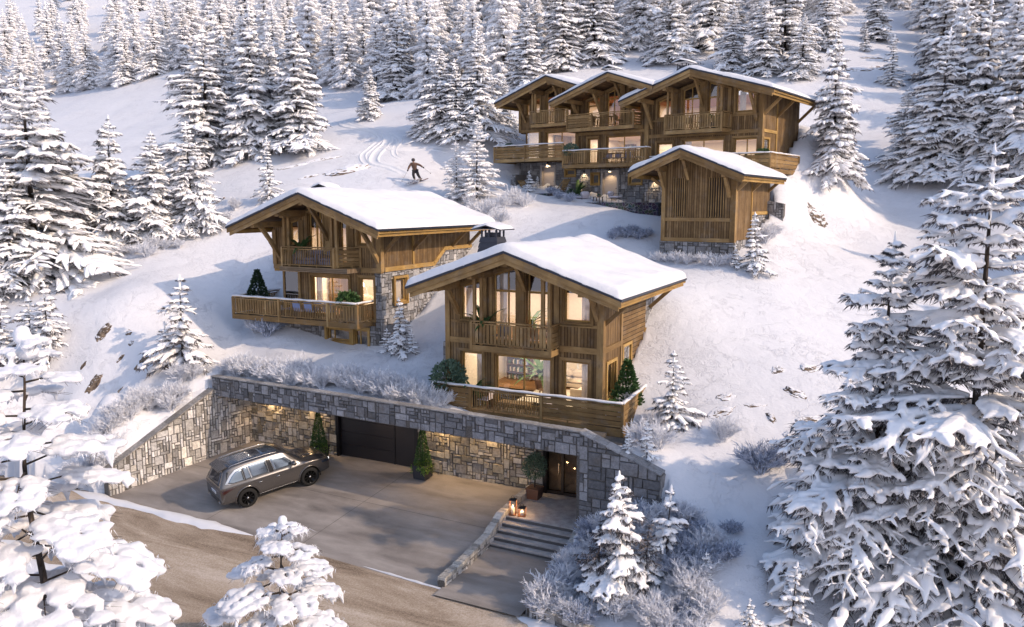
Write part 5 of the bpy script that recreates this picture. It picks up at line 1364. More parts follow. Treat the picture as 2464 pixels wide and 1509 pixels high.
def terrace_mid():
    ROOF = [(-4.45, 19.84), (.6, 21.5), (4.15, 20.3)]
    c = Chalet(A, 'terraced_chalet', 'middle one of the three joined chalets, with a long partly slatted balcony', 'chalet', (-.5, 0, 12.4), ROOF, 15)
    a0, a1, bf, zf, zu = -3.5, 2.5, 0, 15.2, 17.9
    low = [(-2.5, -1.6, 15.25, 17.22), (-.88, 2.05, 15.25, 17.3)]; up = [(-2.62, -1.5, 17.95, 20.4, .5), (-.9, .3, 17.95, 21, .5), (1.05, 2.0, 17.95, 21, .5)]
    c.front(a0, a1, zf - .3, bf, low, z1=17.7); c.front(a0, a1, 17.7, bf, up, drop=.28)
    c.window(low[0], bf); c.window(low[1], bf, mull=[.6])
    c.window(up[0], bf, trans=[19.6]); c.window(up[1], bf, mull=[-.3], trans=[20.0]); c.window(up[2], bf, trans=[20.0])
    c.posts([(.38, .7, -.08, .2, zu, 21.0), (-1.42, -1.1, -.06, .2, zu, 20.5), (a0 - .02, a0 + .18, -.06, .2, zf, 19.8)], 'corner_post')
    c.boxp('floor_beam', 'timber', a0, a1, -.06, .1, 17.45, 17.65)
    c.purlins([(-3.1, 1), (-1.25, 1), (.57, 1), (2.35, 0)], -2.25, 0, strut_len=1.3)
    c.slab(-3.55, 2.1, -1.15, 0, 17.7, 17.9)
    c.railing([(-3.58, 0), (-3.58, -1.25), (2.1, -1.25), (2.15, 0)], 17.9, 1.02, [[(1, 'hboard')], [(.38, 'hboard'), (.62, 'slat')], [(1, 'hboard')]], snow=False, fas=.26)
    c.slab(-3.5, 3.4, -1.75, 0, 15.0, 15.2)
    c.railing([(-3.55, 0), (-3.55, -1.82), (3.45, -1.82), (3.45, -1.2)], 15.2, 1.02, [[(1, 'vboard')], [(.28, 'vboard'), (.52, 'slat'), (.2, 'vboard')], [(1, 'vboard')]], snow=True, fas=.28)
    m = c.mb(); stone_face(m, [(a0, 11.2), (4.0, 11.2), (4.0, 14.9), (a0, 14.9)], mb_front(-.02), seed=32, cell=.18, holes=[(-1.25, .3, 12.2, 14.75), (-2.15, -1.4, 13.7, 14.6), (1.15, 2.25, 13.65, 14.5)], light=.85)
    m.box(a0, -1.3, .06, .4, 11, 14.9, mi=1); m.box(.35, 4.0, .06, .4, 11, 14.9, mi=1); c.put(m, 'stone_wall', ST())
    m = c.mb(); m.ring([(-1.25, 12.3), (.3, 12.3), (.3, 14.78), (-1.25, 14.78)], .16, -.1, .2); c.put(m, 'door_frame', M['door_frame_pale'])
    m = c.mb(); m.box(-1.09, .14, .14, .19, 12.4, 14.62); c.put(m, 'door', M['door_pale'])
    m = c.mb(); m.box(-.05, .04, .08, .14, 13.4, 13.45); c.put(m, 'door_handle', M['dark_metal'])
    c.window((-2.08, -1.45, 13.76, 14.55), -.08, frame='timber_light', sur=.1); c.window((1.2, 2.2, 13.72, 14.45), -.08, frame='timber_light', sur=.1)
    c.room(a0 + .2, a1 - .2, .25, 6, zf, 17.4, power=170, wall='plaster_white', nl=2); c.room(a0 + .2, a1 - .2, .25, 5, zu, 20.2, power=120, ceil='ceiling_wood', back='orange_wall')
    m = c.mb(); m.box(a0 + .3, a1 - .3, .8, .9, 12.3, 15); c.put(m, 'cellar', M['plaster_white'])
    c.build_roof(-2.4, 7.8, snow_t=.3, snow_seed=22, right_end=False)
    c.chimney(-2.9, 4.0, 20.2, 22.5, .42, .32, .62)
def terrace_right():
    ROOF = [(1.5, 19.42), (6.85, 21.16), (12.55, 19.4)]
    c = Chalet(A, 'terraced_chalet', 'largest, rightmost of the three joined chalets, with the widest gable', 'chalet', (6.8, 0, 11.6), ROOF, 16)
    a0, a1, bf, zf, zu = 2.5, 11.05, 0, 14.55, 17.3
    low = [(3.35, 4.6, 14.6, 16.6), (5.37, 8.43, 14.6, 16.72), (9.1, 10.75, 14.6, 16.66)]
    up = [(3.33, 4.5, 18.3, 20, .5), (5.26, 6.6, 17.35, 21, .5), (7.15, 8.05, 17.35, 21, .5), (9.15, 10.45, 18.35, 20, .5)]
    c.front(a0, a1, zf - .3, bf, low, z1=16.95); c.front(a0, a1, 17.2, bf, up, drop=.28)
    c.boxp('floor_beam', 'timber', a0, a1 + .03, -.06, .2, 16.95, 17.2)
    for h, mu in zip(low, ((), (6.9,), (10.0,))): c.window(h, bf, mull=mu, curtain=[(h[0] + .1, h[0] + .5)] if h is low[1] else None)
    c.window(up[0], bf); c.window(up[1], bf, mull=[5.95], trans=[19.5]); c.window(up[2], bf, trans=[19.5]); c.window(up[3], bf, curtain=[(9.3, 9.75)])
    c.boxp('sill_beam', 'timber', 2.7, 4.6, -.05, .02, 18.08, 18.2); c.boxp('sill_beam', 'timber', 8.9, 10.8, -.05, .02, 18.1, 18.22)
    c.posts([(a0 - .1, a0 + .2, -.1, .2, 14.4, 19.5), (a1 - .26, a1 + .04, -.08, .24, 14.3, 19.55), (6.68, 7.02, -.08, .2, zu, 20.7), (4.62, 4.9, -.06, .15, zu, 20.1), (8.6, 8.85, -.06, .15, zu, 20.2)], 'corner_post')
    c.purlins([(2.95, 1), (4.87, 0), (6.8, 1), (8.73, 0), (10.63, 1)], -2.05, 0, strut_len=1.3)
    c.slab(4.55, 8.7, -1.15, 0, 17.1, 17.3)
    c.railing([(4.58, 0), (4.58, -1.2), (8.72, -1.2), (8.9, 0)], 17.3, 1.1, [[(1, 'vboard')], [(1, 'vboard')], [(1, 'vboard')]], snow=False, fas=.26)
    c.posts([(x, x + .13, -1.16, -1.03, 17.3, c.rz(x) - .5) for x in (4.64, 4.95, 8.3, 8.56)], 'balcony_post')
    m = c.mb()
    for x in (4.87, 8.5): m.box(x - .14, x + .14, -1.5, 0, c.rz(x) - .58, c.rz(x) - .38, 'y')
    c.put(m, 'balcony_beam', M['timber'])
    c.slab(2.2, 12.1, -1.2, 4.2, 14.35, 14.55)
    c.railing([(2.12, -1.2), (12.1, -1.25), (12.1, 4.3)], 14.55, 1.0, [[(.25, 'hboard'), (.25, 'slat'), (.25, 'slat'), (.25, 'hboard')], [(1, 'hboard')]], snow=True, fas=.3)
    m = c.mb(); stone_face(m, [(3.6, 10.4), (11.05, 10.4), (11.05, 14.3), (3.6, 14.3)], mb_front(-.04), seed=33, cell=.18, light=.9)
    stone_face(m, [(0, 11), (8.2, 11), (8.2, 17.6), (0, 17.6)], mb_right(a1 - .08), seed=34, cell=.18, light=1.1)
    m.box(3.6, 11.0, .04, .5, 10.4, 14.3, mi=1); m.box(3, a1 - .05, 6.9, 8.2, 11, 17.5, mi=1); c.put(m, 'stone_wall', ST())
    c.right(.24, 7.1, 14.4, 19.6, a1, poly=[(.24, 14.4), (4.6, 14.4), (7.1, 16.6), (7.1, 19.6), (.24, 19.6)], name='side_wall', holes=[(.3, 1.2, 14.8, 16.6)]); c.side_window(.3, 1.2, 14.8, 16.55, a1)
    m = c.mb(); m.box(a1 - .02, a1 + .05, 2.5, 2.68, 14.4, 19.4, 'z'); m.box(a1 - .02, a1 + .05, .24, 2.5, 17.0, 17.2, 'y'); m.beam((a1 + .01, 4.5, 14.3), (a1 + .01, 7.15, 16.6), .09, .2); c.put(m, 'edge_beam', M['timber_light'])
    c.side_braces([(.2, 18.35), (2.6, 18.4), (6.9, 18.5)], a1, 12.2)
    c.room(a0 + .2, a1 - .3, .25, 6, zf, 16.9, power=230, wall='plaster_white', nl=3); c.room(a0 + .2, a1 - .3, .25, 5, zu, 19.5, power=150, ceil='ceiling_wood', wall='plaster', nl=2)
    c.build_roof(-2.3, 7.6, snow_t=.32, snow_seed=23)
    c.chimney(3.35, 4.0, 20.0, 22.3, .55, .4, .75)
terrace_left(); terrace_mid(); terrace_right()
# ------------------------------------------------------------------ garage front, wing walls, yard, steps
def yz(b): return .12 * b                                       # the yard falls gently towards the road
def site():
    # yard paving
    m = MB(1); n = 12
    P = [(-1.75, -7.35), (16.2, -7.72), (16.2, 0.3), (0, .3)]
    ring = lambda: 0
    for i in range(20):
        for j in range(10):
            def q(u, v):
                aL = -1.72 + (0.0 + 1.72) * v; a = aL + (16.22 - aL) * u; bF = -7.5 - .35 * u; b = bF + (.3 - bF) * v
                return (a, b, yz(b))
            m.face([q(i / 20, j / 10), q((i + 1) / 20, j / 10), q((i + 1) / 20, (j + 1) / 10), q(i / 20, (j + 1) / 10)])
    o = m.build('driveway', M['concrete'], None, (0, 0, 0), G.w(0, 0), G.ang); tag(o, kind='structure')
    m = MB(2)
    def strip(p, q, w=.022):
        d = (Vector(q) - Vector(p)).normalized(); s = Vector((-d.y, d.x)) * w / 2
        c = [(p[0] - s.x, p[1] - s.y), (q[0] - s.x, q[1] - s.y), (q[0] + s.x, q[1] + s.y), (p[0] + s.x, p[1] + s.y)]
        m.face([(x, y, yz(y) + .005) for x, y in c])
    strip((-.6, -3.35), (16.1, -3.6)); strip((4.4, -7.4), (4.6, .2)); strip((9.6, -7.5), (10.0, .2))
    strip((-.2, -.9), (5.0, -1.0))
    m.build('paving_joint', M['mortar'], o)
    # road sheet
    m = MB(3); K = 60
    far = [(-34, -9.2), (-12, -8.0), (-4, -7.25), (6, -7.3), (13, -7.6), (20, -8.0), (27, -9.0), (45, -12), (70, -20)]
    near = [(-34, -15.5), (-12, -13.6), (-2, -13.0), (5, -13.2), (10, -14.6), (16, -17), (27, -21), (45, -27), (70, -36)]
    for i in range(len(far) - 1):
        for k in range(6):
            for j in range(8):
                def q(s, t):
                    f = [far[i][x] + (far[i + 1][x] - far[i][x]) * s for x in (0, 1)]; g = [near[i][x] + (near[i + 1][x] - near[i][x]) * s for x in (0, 1)]
                    a, b = f[0] + (g[0] - f[0]) * t, f[1] + (g[1] - f[1]) * t
                    return (a, b, -.885 - .05 * t - (a - 6) * .006)
                m.face([q(k / 6, (j + 1) / 8), q((k + 1) / 6, (j + 1) / 8), q((k + 1) / 6, j / 8), q(k / 6, j / 8)], smooth=True)
    o = m.build('road', M['gravel_road'], None, (0, 0, 0), G.w(0, 0), G.ang); tag(o, kind='structure')
    # snow banks along the road
    def bank(name, pts, w, h, seed):
        m = MB(seed); r = random.Random(seed); vs, fs = [], []; k = len(pts) * 6; n = 7
        def at(t):
            x = t * (len(pts) - 1); i = min(int(x), len(pts) - 2); f = x - i; return Vector(pts[i]).lerp(Vector(pts[i + 1]), f)
        for i in range(k + 1):
            t = i / k; p = at(t); q = at(min(1, t + .01)) - at(max(0, t - .01)); d = Vector((q.x, q.y, 0)).normalized(); s = Vector((-d.y, d.x, 0))
            taper = min(1, 5 * t, 5 * (1 - t)) ; ww = w * (.15 + .85 * taper) * (1 + .9 * noise.noise(Vector((t * 11, seed * 1.7, 0)))) * (.75 + .5 * noise.noise(Vector((t * 37, seed, 5))) + .25); hh = h * taper * (1 + .5 * noise.noise(Vector((t * 18, seed, 3))))
            for j in range(n):
                u = -1 + 2 * j / (n - 1); vs.append(tuple(p + s * (u * ww / 2 + .03 * noise.noise(Vector((t * 60, j, seed)))) + Vector((0, 0, -.05 + (hh + .05) * (1 - abs(u) ** 2.5)))))
        for i in range(k):
            for j in range(n - 1): fs.append((i * n + j, i * n + j + 1, (i + 1) * n + j + 1, (i + 1) * n + j)[::-1])
        m.idx(fs, vs); return m.build(name, M['snow_smooth'], None, (0, 0, 0), G.w(0, 0), G.ang)
    o = bank('snow_bank', [(-4.6, -7.5, -.86), (-1, -7.55, -.88), (3.5, -7.55, -.88), (7.3, -7.45, -.89)], .62, .13, 5); tag(o, 'long thin strip of ploughed snow between the road and the driveway, left part', 'snow bank')
    o = bank('snow_bank', [(12.6, -7.62, -.92), (14.5, -7.72, -.94), (16.2, -7.8, -.95), (18, -7.95, -.95), (19.6, -8.15, -.96)], .13, .05, 6); tag(o, 'very thin snow line along the road in front of the low stone wall', 'snow bank')
    o = bank('snow_bank', [(19.4, -8.2, -.96), (21, -8.6, -.97), (24, -9.4, -.98), (28, -10.4, -1.0)], .75, .14, 7); tag(o, 'snow strip beside the road below the planting bed wall', 'snow bank')
    o = bank('snow_bank', [(6.2, -15.3, -1.0), (8.3, -14.5, -1.0), (10.5, -14.9, -1.0), (13, -16.0, -1.02), (16, -17.3, -1.05)], 1.3, .2, 8); tag(o, 'snow along the near edge of the road at the bottom of the picture', 'snow bank')
    o = bank('snow_bank', [(-12, -13.6, -1.0), (-6, -13.2, -1.0), (-1, -13.2, -1.0), (3.5, -13.8, -1.0), (6.5, -15.2, -1.0)], 2.6, .5, 9); tag(o, 'broad snow heap on the near side of the road under the foreground tree', 'snow bank')
    # near verge of the road
    m = MB(9)
    vs, fs = [], []; nn = [(-34, -15.3), (-12, -13.4), (-2, -12.9), (5, -13.3), (10, -14.7), (16, -17.1), (27, -21), (45, -27)]
    for i, (a, b) in enumerate(nn):
        for j in range(6): vs.append((a, b - j * 3 - (0 if j else 0), (-1.02 if j == 0 else -.75 - .12 * j + .1 * math.sin(a + j))))
    for i in range(len(nn) - 1):
        for j in range(5): fs.append((i * 6 + j, i * 6 + j + 1, (i + 1) * 6 + j + 1, (i + 1) * 6 + j))
    m.idx(fs, vs); o = m.build('snow_verge', M['snow'], None, (0, 0, 0), G.w(0, 0), G.ang); tag(o, kind='structure')

    # ---- the stone garage building
    g = Chalet(G, 'garage_building', 'stone garage built into the slope with a long stone lintel over its recessed front', 'garage', (9, 0, 0), [(-1, 9), (20, 9)], 41)
    bw = 0.0
    m = g.mb(); stone_face(m, [(0, -.1), (5.55, -.1), (5.55, 2.9), (0, 2.9)], mb_front(bw), seed=51, cell=.145, warm=1.3, light=1.2)
    stone_face(m, [(10.3, -.1), (16.7, -.1), (16.7, 2.9), (10.3, 2.9)], mb_front(bw), seed=52, cell=.145, warm=1.3, light=1.2)
    m.box(-.3, 5.55, .02, .5, -.4, 3.0, mi=1); m.box(10.3, 16.7, .02, .5, -.4, 3.0, mi=1); m.box(5.55, 10.3, .3, .5, -.4, 3, mi=1); m.box(-.4, 19.5, .5, 5, 2.6, 3.0, mi=1)
    g.put(m, 'rear_wall', ST())
    # lintel: from (-.6,-1.95) to (19.45,-2.75), z 2.8..3.75
    p0, p1 = Vector((-.62, -1.93)), Vector((19.45, -2.78)); L = (p1 - p0).length; d = (p1 - p0) / L; nv = Vector((d.y, -d.x))
    def lm(u, v, dd): return (p0.x + d.x * u + nv.x * dd, p0.y + d.y * u + nv.y * dd, v)
    m = g.mb(); stone_face(m, [(0, 2.8), (L, 2.8), (L, 3.74), (0, 3.74)], lm, seed=53, cell=.15, warm=.05, light=.8, depth=.06)
    # its underside and core
    def lb(t, b0_, z): return None
    q = [lm(0, 0, -.02), lm(L, 0, -.02), lm(L, 0, -.38), lm(0, 0, -.38)]
    m.hexa([(x, y, 2.79) for x, y, _ in q] + [(x, y, 3.73) for x, y, _ in q], Vector((1, 0, 0)), 1)
    q2 = [lm(0, 0, -.38), lm(L, 0, -.38), (19.5, .4, 0), (-.3, .4, 0)]
    m.hexa([(x, y, 2.86) for x, y, _ in q2] + [(x, y, 3.0) for x, y, _ in q2], Vector((1, 0, 0)), 1)
    # capping slabs
    r = random.Random(4); t = 0
    while t < L:
        w = r.uniform(.45, 1.0); b_ = .13 + .08 * r.random(); e = min(t + w, L)
        cc = [lm(t + .01, 0, .06), lm(e - .01, 0, .06), lm(e - .01, 0, -.36), lm(t + .01, 0, -.36)]; dz = r.uniform(0, .015)
        k = r.uniform(.25, .4); m.hexa([(x, y, 3.742) for x, y, _ in cc] + [(x, y, 3.785 + dz) for x, y, _ in cc], Vector((1, 0, 0)), 0, col=(k, k * .97, k * .95)); t = e
    g.put(m, 'lintel', ST())
    m = g.mb(); cc = [lm(0, 0, -.4), lm(12.1, 0, -.4), (12.1, .6, 0), (-.4, .6, 0)]
    # garage door
    m = g.mb()
    for i in range(4):
        z0_, z1_ = .02 + i * .62, .02 + i * .62 + .605; m.box(5.72, 8.88, .14, .2, z0_, z1_, 'x')
    m.box(8.95, 10.1, .13, .2, .02, 2.5, 'z'); m.box(5.6, 10.2, .22, .28, 0, 2.8)
    dr = g.put(m, 'garage_door', M['door_dark'])
    m = g.mb(); m.box(5.56, 5.7, -.04, .2, -.05, 2.9, 'z'); m.box(10.12, 10.3, -.04, .2, -.05, 2.9, 'z'); m.box(5.56, 10.3, -.03, .2, 2.52, 2.9, 'x'); m.box(8.885, 8.945, .1, .2, 0, 2.5, 'z'); g.put(m, 'garage_door_frame', M['dark_metal'])
    # entrance
    m = g.mb(); m.box(16.7, 16.85, -.06, .2, 0, 2.9, 'z'); m.box(17.5, 17.62, .0, .12, 0, 2.7, 'z'); m.box(18.35, 18.5, -.06, .2, 0, 2.9, 'z'); m.box(16.85, 18.35, .0, .14, 0, .12, 'x'); m.box(16.85, 18.35, .0, .14, 2.5, 2.7, 'x')
    e = g.put(m, 'entrance_door', M['dark_metal'])
    m = g.mb(); m.box(16.85, 17.5, .06, .066, .12, 2.5); m.box(17.62, 18.35, .06, .066, .12, 2.5); g.put(m, 'pane', M['glass_dim'], e)
    m = g.mb(); m.box(17.4, 17.43, -.06, .0, .9, 1.4, 'z'); g.put(m, 'handle', M['chrome'], e)
    g.room(16.75, 18.6, .2, 3.5, 0.02, 2.75, power=9, wall='dark_wood', ceil='dark_wood', back='dark_wood', col=(1, .6, .3))
    # right pier and the ramp wall going down
    m = g.mb()
    stone_face(m, [(19.42 - 20.5 + 20.5, -.9), (22.6, -.9), (22.6, 2.55), (19.42, 3.74)], lambda u, v, dd: (u, -2.78 - dd - (u - 19.42) * .02, v), seed=55, cell=.18, warm=.05, light=.8)
    stone_face(m, [(0, -.1), (2.9, -.1), (2.9, 2.85), (0, 2.85)], lambda u, v, dd: (18.5 + .95 * u / 2.9 - dd, .05 - 2.77 * u / 2.9, v), seed=57, cell=.18, warm=.6, light=.9)
    m.hexa([(19.47, -2.7, -.4), (20.4, -2.7, -.4), (20.4, .3, -.4), (18.53, .3, -.4), (19.47, -2.7, 2.85), (20.4, -2.7, 2.85), (20.4, .3, 2.85), (18.53, .3, 2.85)], Vector((0, 1, 0)), 1)
    m.hexa([(19.3, -2.74, -1), (22.55, -2.81, -1), (22.6, -2.3, -1), (19.3, -2.3, -1), (19.3, -2.74, 3.73), (22.55, -2.81, 2.52), (22.6, -2.3, 2.52), (19.3, -2.3, 3.73)], Vector((1, 0, 0)), 1)
    t = 0
    for i in range(6):
        x0_, x1_ = 19.45 + i * .53, 19.45 + (i + 1) * .53 - .015; zz = lambda x: 3.75 - (x - 19.42) * .374
        k = r.uniform(.22, .4); m.hexa([(x0_, -2.88, zz(x0_)), (x1_, -2.9, zz(x1_)), (x1_, -2.3, zz(x1_)), (x0_, -2.3, zz(x0_)), (x0_, -2.88, zz(x0_) + .05), (x1_, -2.9, zz(x1_) + .05), (x1_, -2.3, zz(x1_) + .05), (x0_, -2.3, zz(x0_) + .05)], Vector((1, 0, 0)), 0, col=(k, k, k * 1.03))
    stone_face(m, [(-3.0 - 2.5, -.9), (2.8, -.9), (2.8, 2.5), (-5.5, 2.5)][:0] or [(2.3, -.9), (2.9, -.9), (2.9, 2.5), (2.3, 2.5)], lambda u, v, dd: (22.58 + dd, -5.2 + u, v), seed=58, cell=.17)
    g.put(m, 'ramp_wall', ST())
    # left wing wall with a sloping plank-like coping
    E0, E1 = Vector((-1.6, -7.25)), Vector((0.02, .02)); L = (E1 - E0).length; d = (E1 - E0) / L; nv = Vector((d.y, -d.x))
    def wm(u, v, dd): return (E0.x + d.x * u + nv.x * dd, E0.y + d.y * u + nv.y * dd, v)
    w = Chalet(G, 'retaining_wall', 'sunlit sloping stone wing wall left of the driveway, rising to the garage lintel', 'stone wall', (-1.5, -6.5, -.8), [(-1, 9), (20, 9)], 61)
    m = w.mb(); Lx = 5.35
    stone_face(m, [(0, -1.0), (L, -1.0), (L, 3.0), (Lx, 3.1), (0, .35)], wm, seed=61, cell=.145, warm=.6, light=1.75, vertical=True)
    q = lambda u, z, k: (lambda P: (P[0], P[1], z))(wm(u, 0, k))
    m.hexa([q(0, -1.2, -.02), q(Lx, -1.2, -.02), q(Lx, -1.2, -.45), q(0, -1.2, -.45), q(0, .33, -.02), q(Lx, 3.05, -.02), q(Lx, 3.05, -.45), q(0, .33, -.45)], Vector((1, 0, 0)), 1)
    m.hexa([q(Lx, -1.2, -.02), q(L, -1.2, -.02), q(L, -1.2, -.45), q(Lx, -1.2, -.45), q(Lx, 2.9, -.02), q(L, 2.9, -.02), q(L, 2.9, -.45), q(Lx, 2.9, -.45)], Vector((1, 0, 0)), 1)
    w.put(m, 'wall', ST())
    m = w.mb(); k = 9
    for i in range(k):
        u0, u1 = -.1 + (Lx + .1) * i / k, -.1 + (Lx + .1) * (i + 1) / k - .012; za = lambda u: .36 + (3.12 - .36) * u / Lx; kk = .22 + .16 * ((i * 7) % 5) / 4
        m.hexa([q(u0, za(u0), .09), q(u1, za(u1), .09), q(u1, za(u1), -.42), q(u0, za(u0), -.42), q(u0, za(u0) + .06, .09), q(u1, za(u1) + .06, .09), q(u1, za(u1) + .06, -.42), q(u0, za(u0) + .06, -.42)], Vector((0, 1, 0)), 0, col=(kk, kk * .95, kk * .9))
    w.put(m, 'coping', ST())
    # landing, steps, lower walk
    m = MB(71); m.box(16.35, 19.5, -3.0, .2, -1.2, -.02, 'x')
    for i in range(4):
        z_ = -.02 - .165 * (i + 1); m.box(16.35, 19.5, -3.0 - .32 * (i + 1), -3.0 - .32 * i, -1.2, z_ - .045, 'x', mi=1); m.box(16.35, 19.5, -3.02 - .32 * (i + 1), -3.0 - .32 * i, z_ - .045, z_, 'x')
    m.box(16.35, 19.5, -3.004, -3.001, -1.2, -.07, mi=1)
    s = m.build('stone_steps', [M['step_stone'], M['step_riser_shade']], None, (18, -3, 0), G.w(18, -3), G.ang); tag(s, 'five grey stone steps and landing leading up to the glazed entrance', 'steps')
    s.location.z = 0
    m = MB(72)
    for j in range(6):
        b0_, b1_ = -8.35 + 4.1 * j / 6, -8.35 + 4.1 * (j + 1) / 6; z = lambda b: -.88 + (b + 7.9) * .02
        m.face([(16.35, b0_, z(b0_)), (19.6, b0_, z(b0_)), (19.6, b1_, z(b1_)), (16.35, b1_, z(b1_))])
    o = m.build('walkway', M['concrete'], None, (0, 0, 0), G.w(0, 0), G.ang); tag(o, kind='structure')
    # low walls built of single blocks
    def low_wall(name, label, pts, w_, seed, down=1.2):
        r = random.Random(seed); m = MB(seed); t = 0
        P = [Vector(p) for p in pts]
        for i in range(len(P) - 1):
            a, b = P[i], P[i + 1]; L = (b - a).length; t = 0; d = (b - a) / L; dh = Vector((d.x, d.y, 0)).normalized(); s = Vector((-dh.y, dh.x, 0))
            while t < L - .02:
                l = min(r.uniform(.16, .38), L - t); c0, c1 = a + d * (t + .008), a + d * (t + l - .008); k = r.choice((.3, .42, .5, .6)) * r.uniform(.85, 1.1); col = (k * 1.05, k, k * .92)
                zt = r.uniform(-.015, .02); ww = w_ / 2 + r.uniform(-.012, .012)
                up = Vector((0, 0, zt)); dn = Vector((0, 0, -r.uniform(.13, .2)))
                m.hexa([c0 - s * ww + dn, c1 - s * ww + dn, c1 + s * ww + dn, c0 + s * ww + dn, c0 - s * ww + up, c1 - s * ww + up, c1 + s * ww + up, c0 + s * ww + up], Vector((1, 0, 0)), 0, col=col)
                t += l
            for sg in (-1, 1):
                def mf(u, v, dd): p = a + dh * u + s * (sg * (w_ / 2 - .02 + dd)); return (p.x, p.y, v)
                Lh = math.hypot(b.x - a.x, b.y - a.y)
                mfn = mf if sg < 0 else (lambda u, v, dd, mf=mf, Lh=Lh: mf(Lh - u, v, dd))
                za, zb = (a.z - .16, b.z - .16) if sg < 0 else (b.z - .16, a.z - .16)
                stone_face(m, [(0, min(za, zb) - down), (Lh, min(za, zb) - down), (Lh, zb), (0, za)], mfn, seed=seed + i * 2 + sg, cell=.13, warm=.4, light=1.2, depth=.03)
            q0, q1 = s * (w_ / 2 - .035), None
            m.hexa([a - q0 + Vector((0, 0, -1)), b - q0 + Vector((0, 0, -1)), b + q0 + Vector((0, 0, -1)), a + q0 + Vector((0, 0, -1)), a - q0 + Vector((0, 0, -.1)), b - q0 + Vector((0, 0, -.1)), b + q0 + Vector((0, 0, -.1)), a + q0 + Vector((0, 0, -.1))], Vector((1, 0, 0)), 1)
        c = sum(P, Vector()) / len(P)
        o = m.build(name, ST(), None, (c.x, c.y, 0), G.w(c.x, c.y), G.ang); tag(o, label, 'low wall')
    low_wall('low_stone_wall', 'low block wall running from the potted olive tree down beside the steps to the road', [(16.15, -.05, .22), (16.2, -1.8, .2), (16.25, -3.2, .16), (16.22, -4.3, -.32), (16.3, -6.0, -.45), (16.3, -7.75, -.55)], .3, 81)
    low_wall('low_stone_wall', 'low block wall on the right side of the steps, edging the planting bed', [(19.55, -2.9, .2), (19.6, -4.4, -.35), (19.72, -6.2, -.45), (19.85, -8.05, -.5)], .28, 95)
    low_wall('low_stone_wall', 'low block wall of the planting bed along the road at the bottom', [(19.9, -8.05, -.5), (22.5, -8.6, -.55), (26, -9.6, -.6), (30, -10.7, -.62)], .3, 111)
    # lamps under the lintel
    for a, b_, pw in ((1.6, -.28, 240), (4.3, -.28, 160), (11.9, -.28, 260), (14.3, -.28, 220), (8.6, -.7, 60), (17.6, -1.5, 70)):
        w_ = G.w(a, b_, 2.78); spot(w_, pw, (-.02, .04, -1), 2.3, (1, .66, .34), 'lintel_light')
        m = MB(5); m.lathe([(0, .03), (.06, .03), (.06, -.03), (.035, -.032), (0, -.032)], 14); o = m.build('downlight', M['lamp_glow'], None, (0, 0, 0), (w_[0], w_[1], 2.83)); tag(o, 'small round downlight set under the stone lintel of the garage', 'downlight', 'downlights under the garage lintel')
site()

# ------------------------------------------------------------------ plants in pots
def leafblob(mb, c, r, n, size, mi=0, flat=1.0, seed=1, cone=None):
    rr = random.Random(seed); c = Vector(c)
    for _ in range(n):
        while True:
            p = Vector((rr.uniform(-1, 1), rr.uniform(-1, 1), rr.uniform(-1, 1)))
            if .45 < p.length < 1: break
        q = Vector((p.x * r, p.y * r, p.z * r * flat))
        if cone: t = rr.random() ** 1.3; a = rr.random() * 6.28; rad = r * (1 - t) * rr.uniform(.75, 1.05) + .03; q = Vector((math.cos(a) * rad, math.sin(a) * rad, t * cone)); p = Vector((math.cos(a), math.sin(a), .4))
        d = (p.normalized() + Vector((rr.uniform(-.7, .7), rr.uniform(-.7, .7), rr.uniform(-.3, .8)))).normalized(); s = d.cross(Vector((rr.uniform(-1, 1), rr.uniform(-1, 1), rr.uniform(-1, 1)))).normalized() * size * .35
        a = c + q; b = a + d * size * rr.uniform(.7, 1.3); mid = a.lerp(b, .5)
        mb.face([tuple(a), tuple(mid + s), tuple(b), tuple(mid - s)], mi=mi)
def frond_plant(mb, c, n, L, mi=0, seed=1, lift=1.0):
    r = random.Random(seed); c = Vector(c)
    for i in range(n):
        a = r.random() * 6.28; l = L * r.uniform(.6, 1.1); d = Vector((math.cos(a), math.sin(a), 0)); e = r.uniform(.5, 1.4) * lift
        P = [c + d * (l * t) + Vector((0, 0, l * (e * t - .9 * t * t))) for t in (0, .3, .6, .85, 1)]; s = Vector((-d.y, d.x, 0)) * l * .09
        for j in range(4):
            w0, w1 = (.25, 1, .9, .5, .02)[j], (.25, 1, .9, .5, .02)[j + 1]
            mb.face([tuple(P[j] - s * w0), tuple(P[j + 1] - s * w1), tuple(P[j + 1] + s * w1), tuple(P[j] + s * w0)], mi=mi)
def square_pot(t, w, h, mat, name='planter'):
    m = MB(3); m.hexa([(-w * .85, -w * .85, 0), (w * .85, -w * .85, 0), (w * .85, w * .85, 0), (-w * .85, w * .85, 0), (-w, -w, h), (w, -w, h), (w, w, h), (-w, w, h)], Vector((1, 0, 0)))
    m.ring([(-w, -w), (w, -w), (w, w), (-w, w)], .05, h, h + .03, axis='z') if False else None
    m.box(-w - .02, w + .02, -w - .02, w + .02, h - .06, h + .01)
    return m.build(name, M[mat], t)
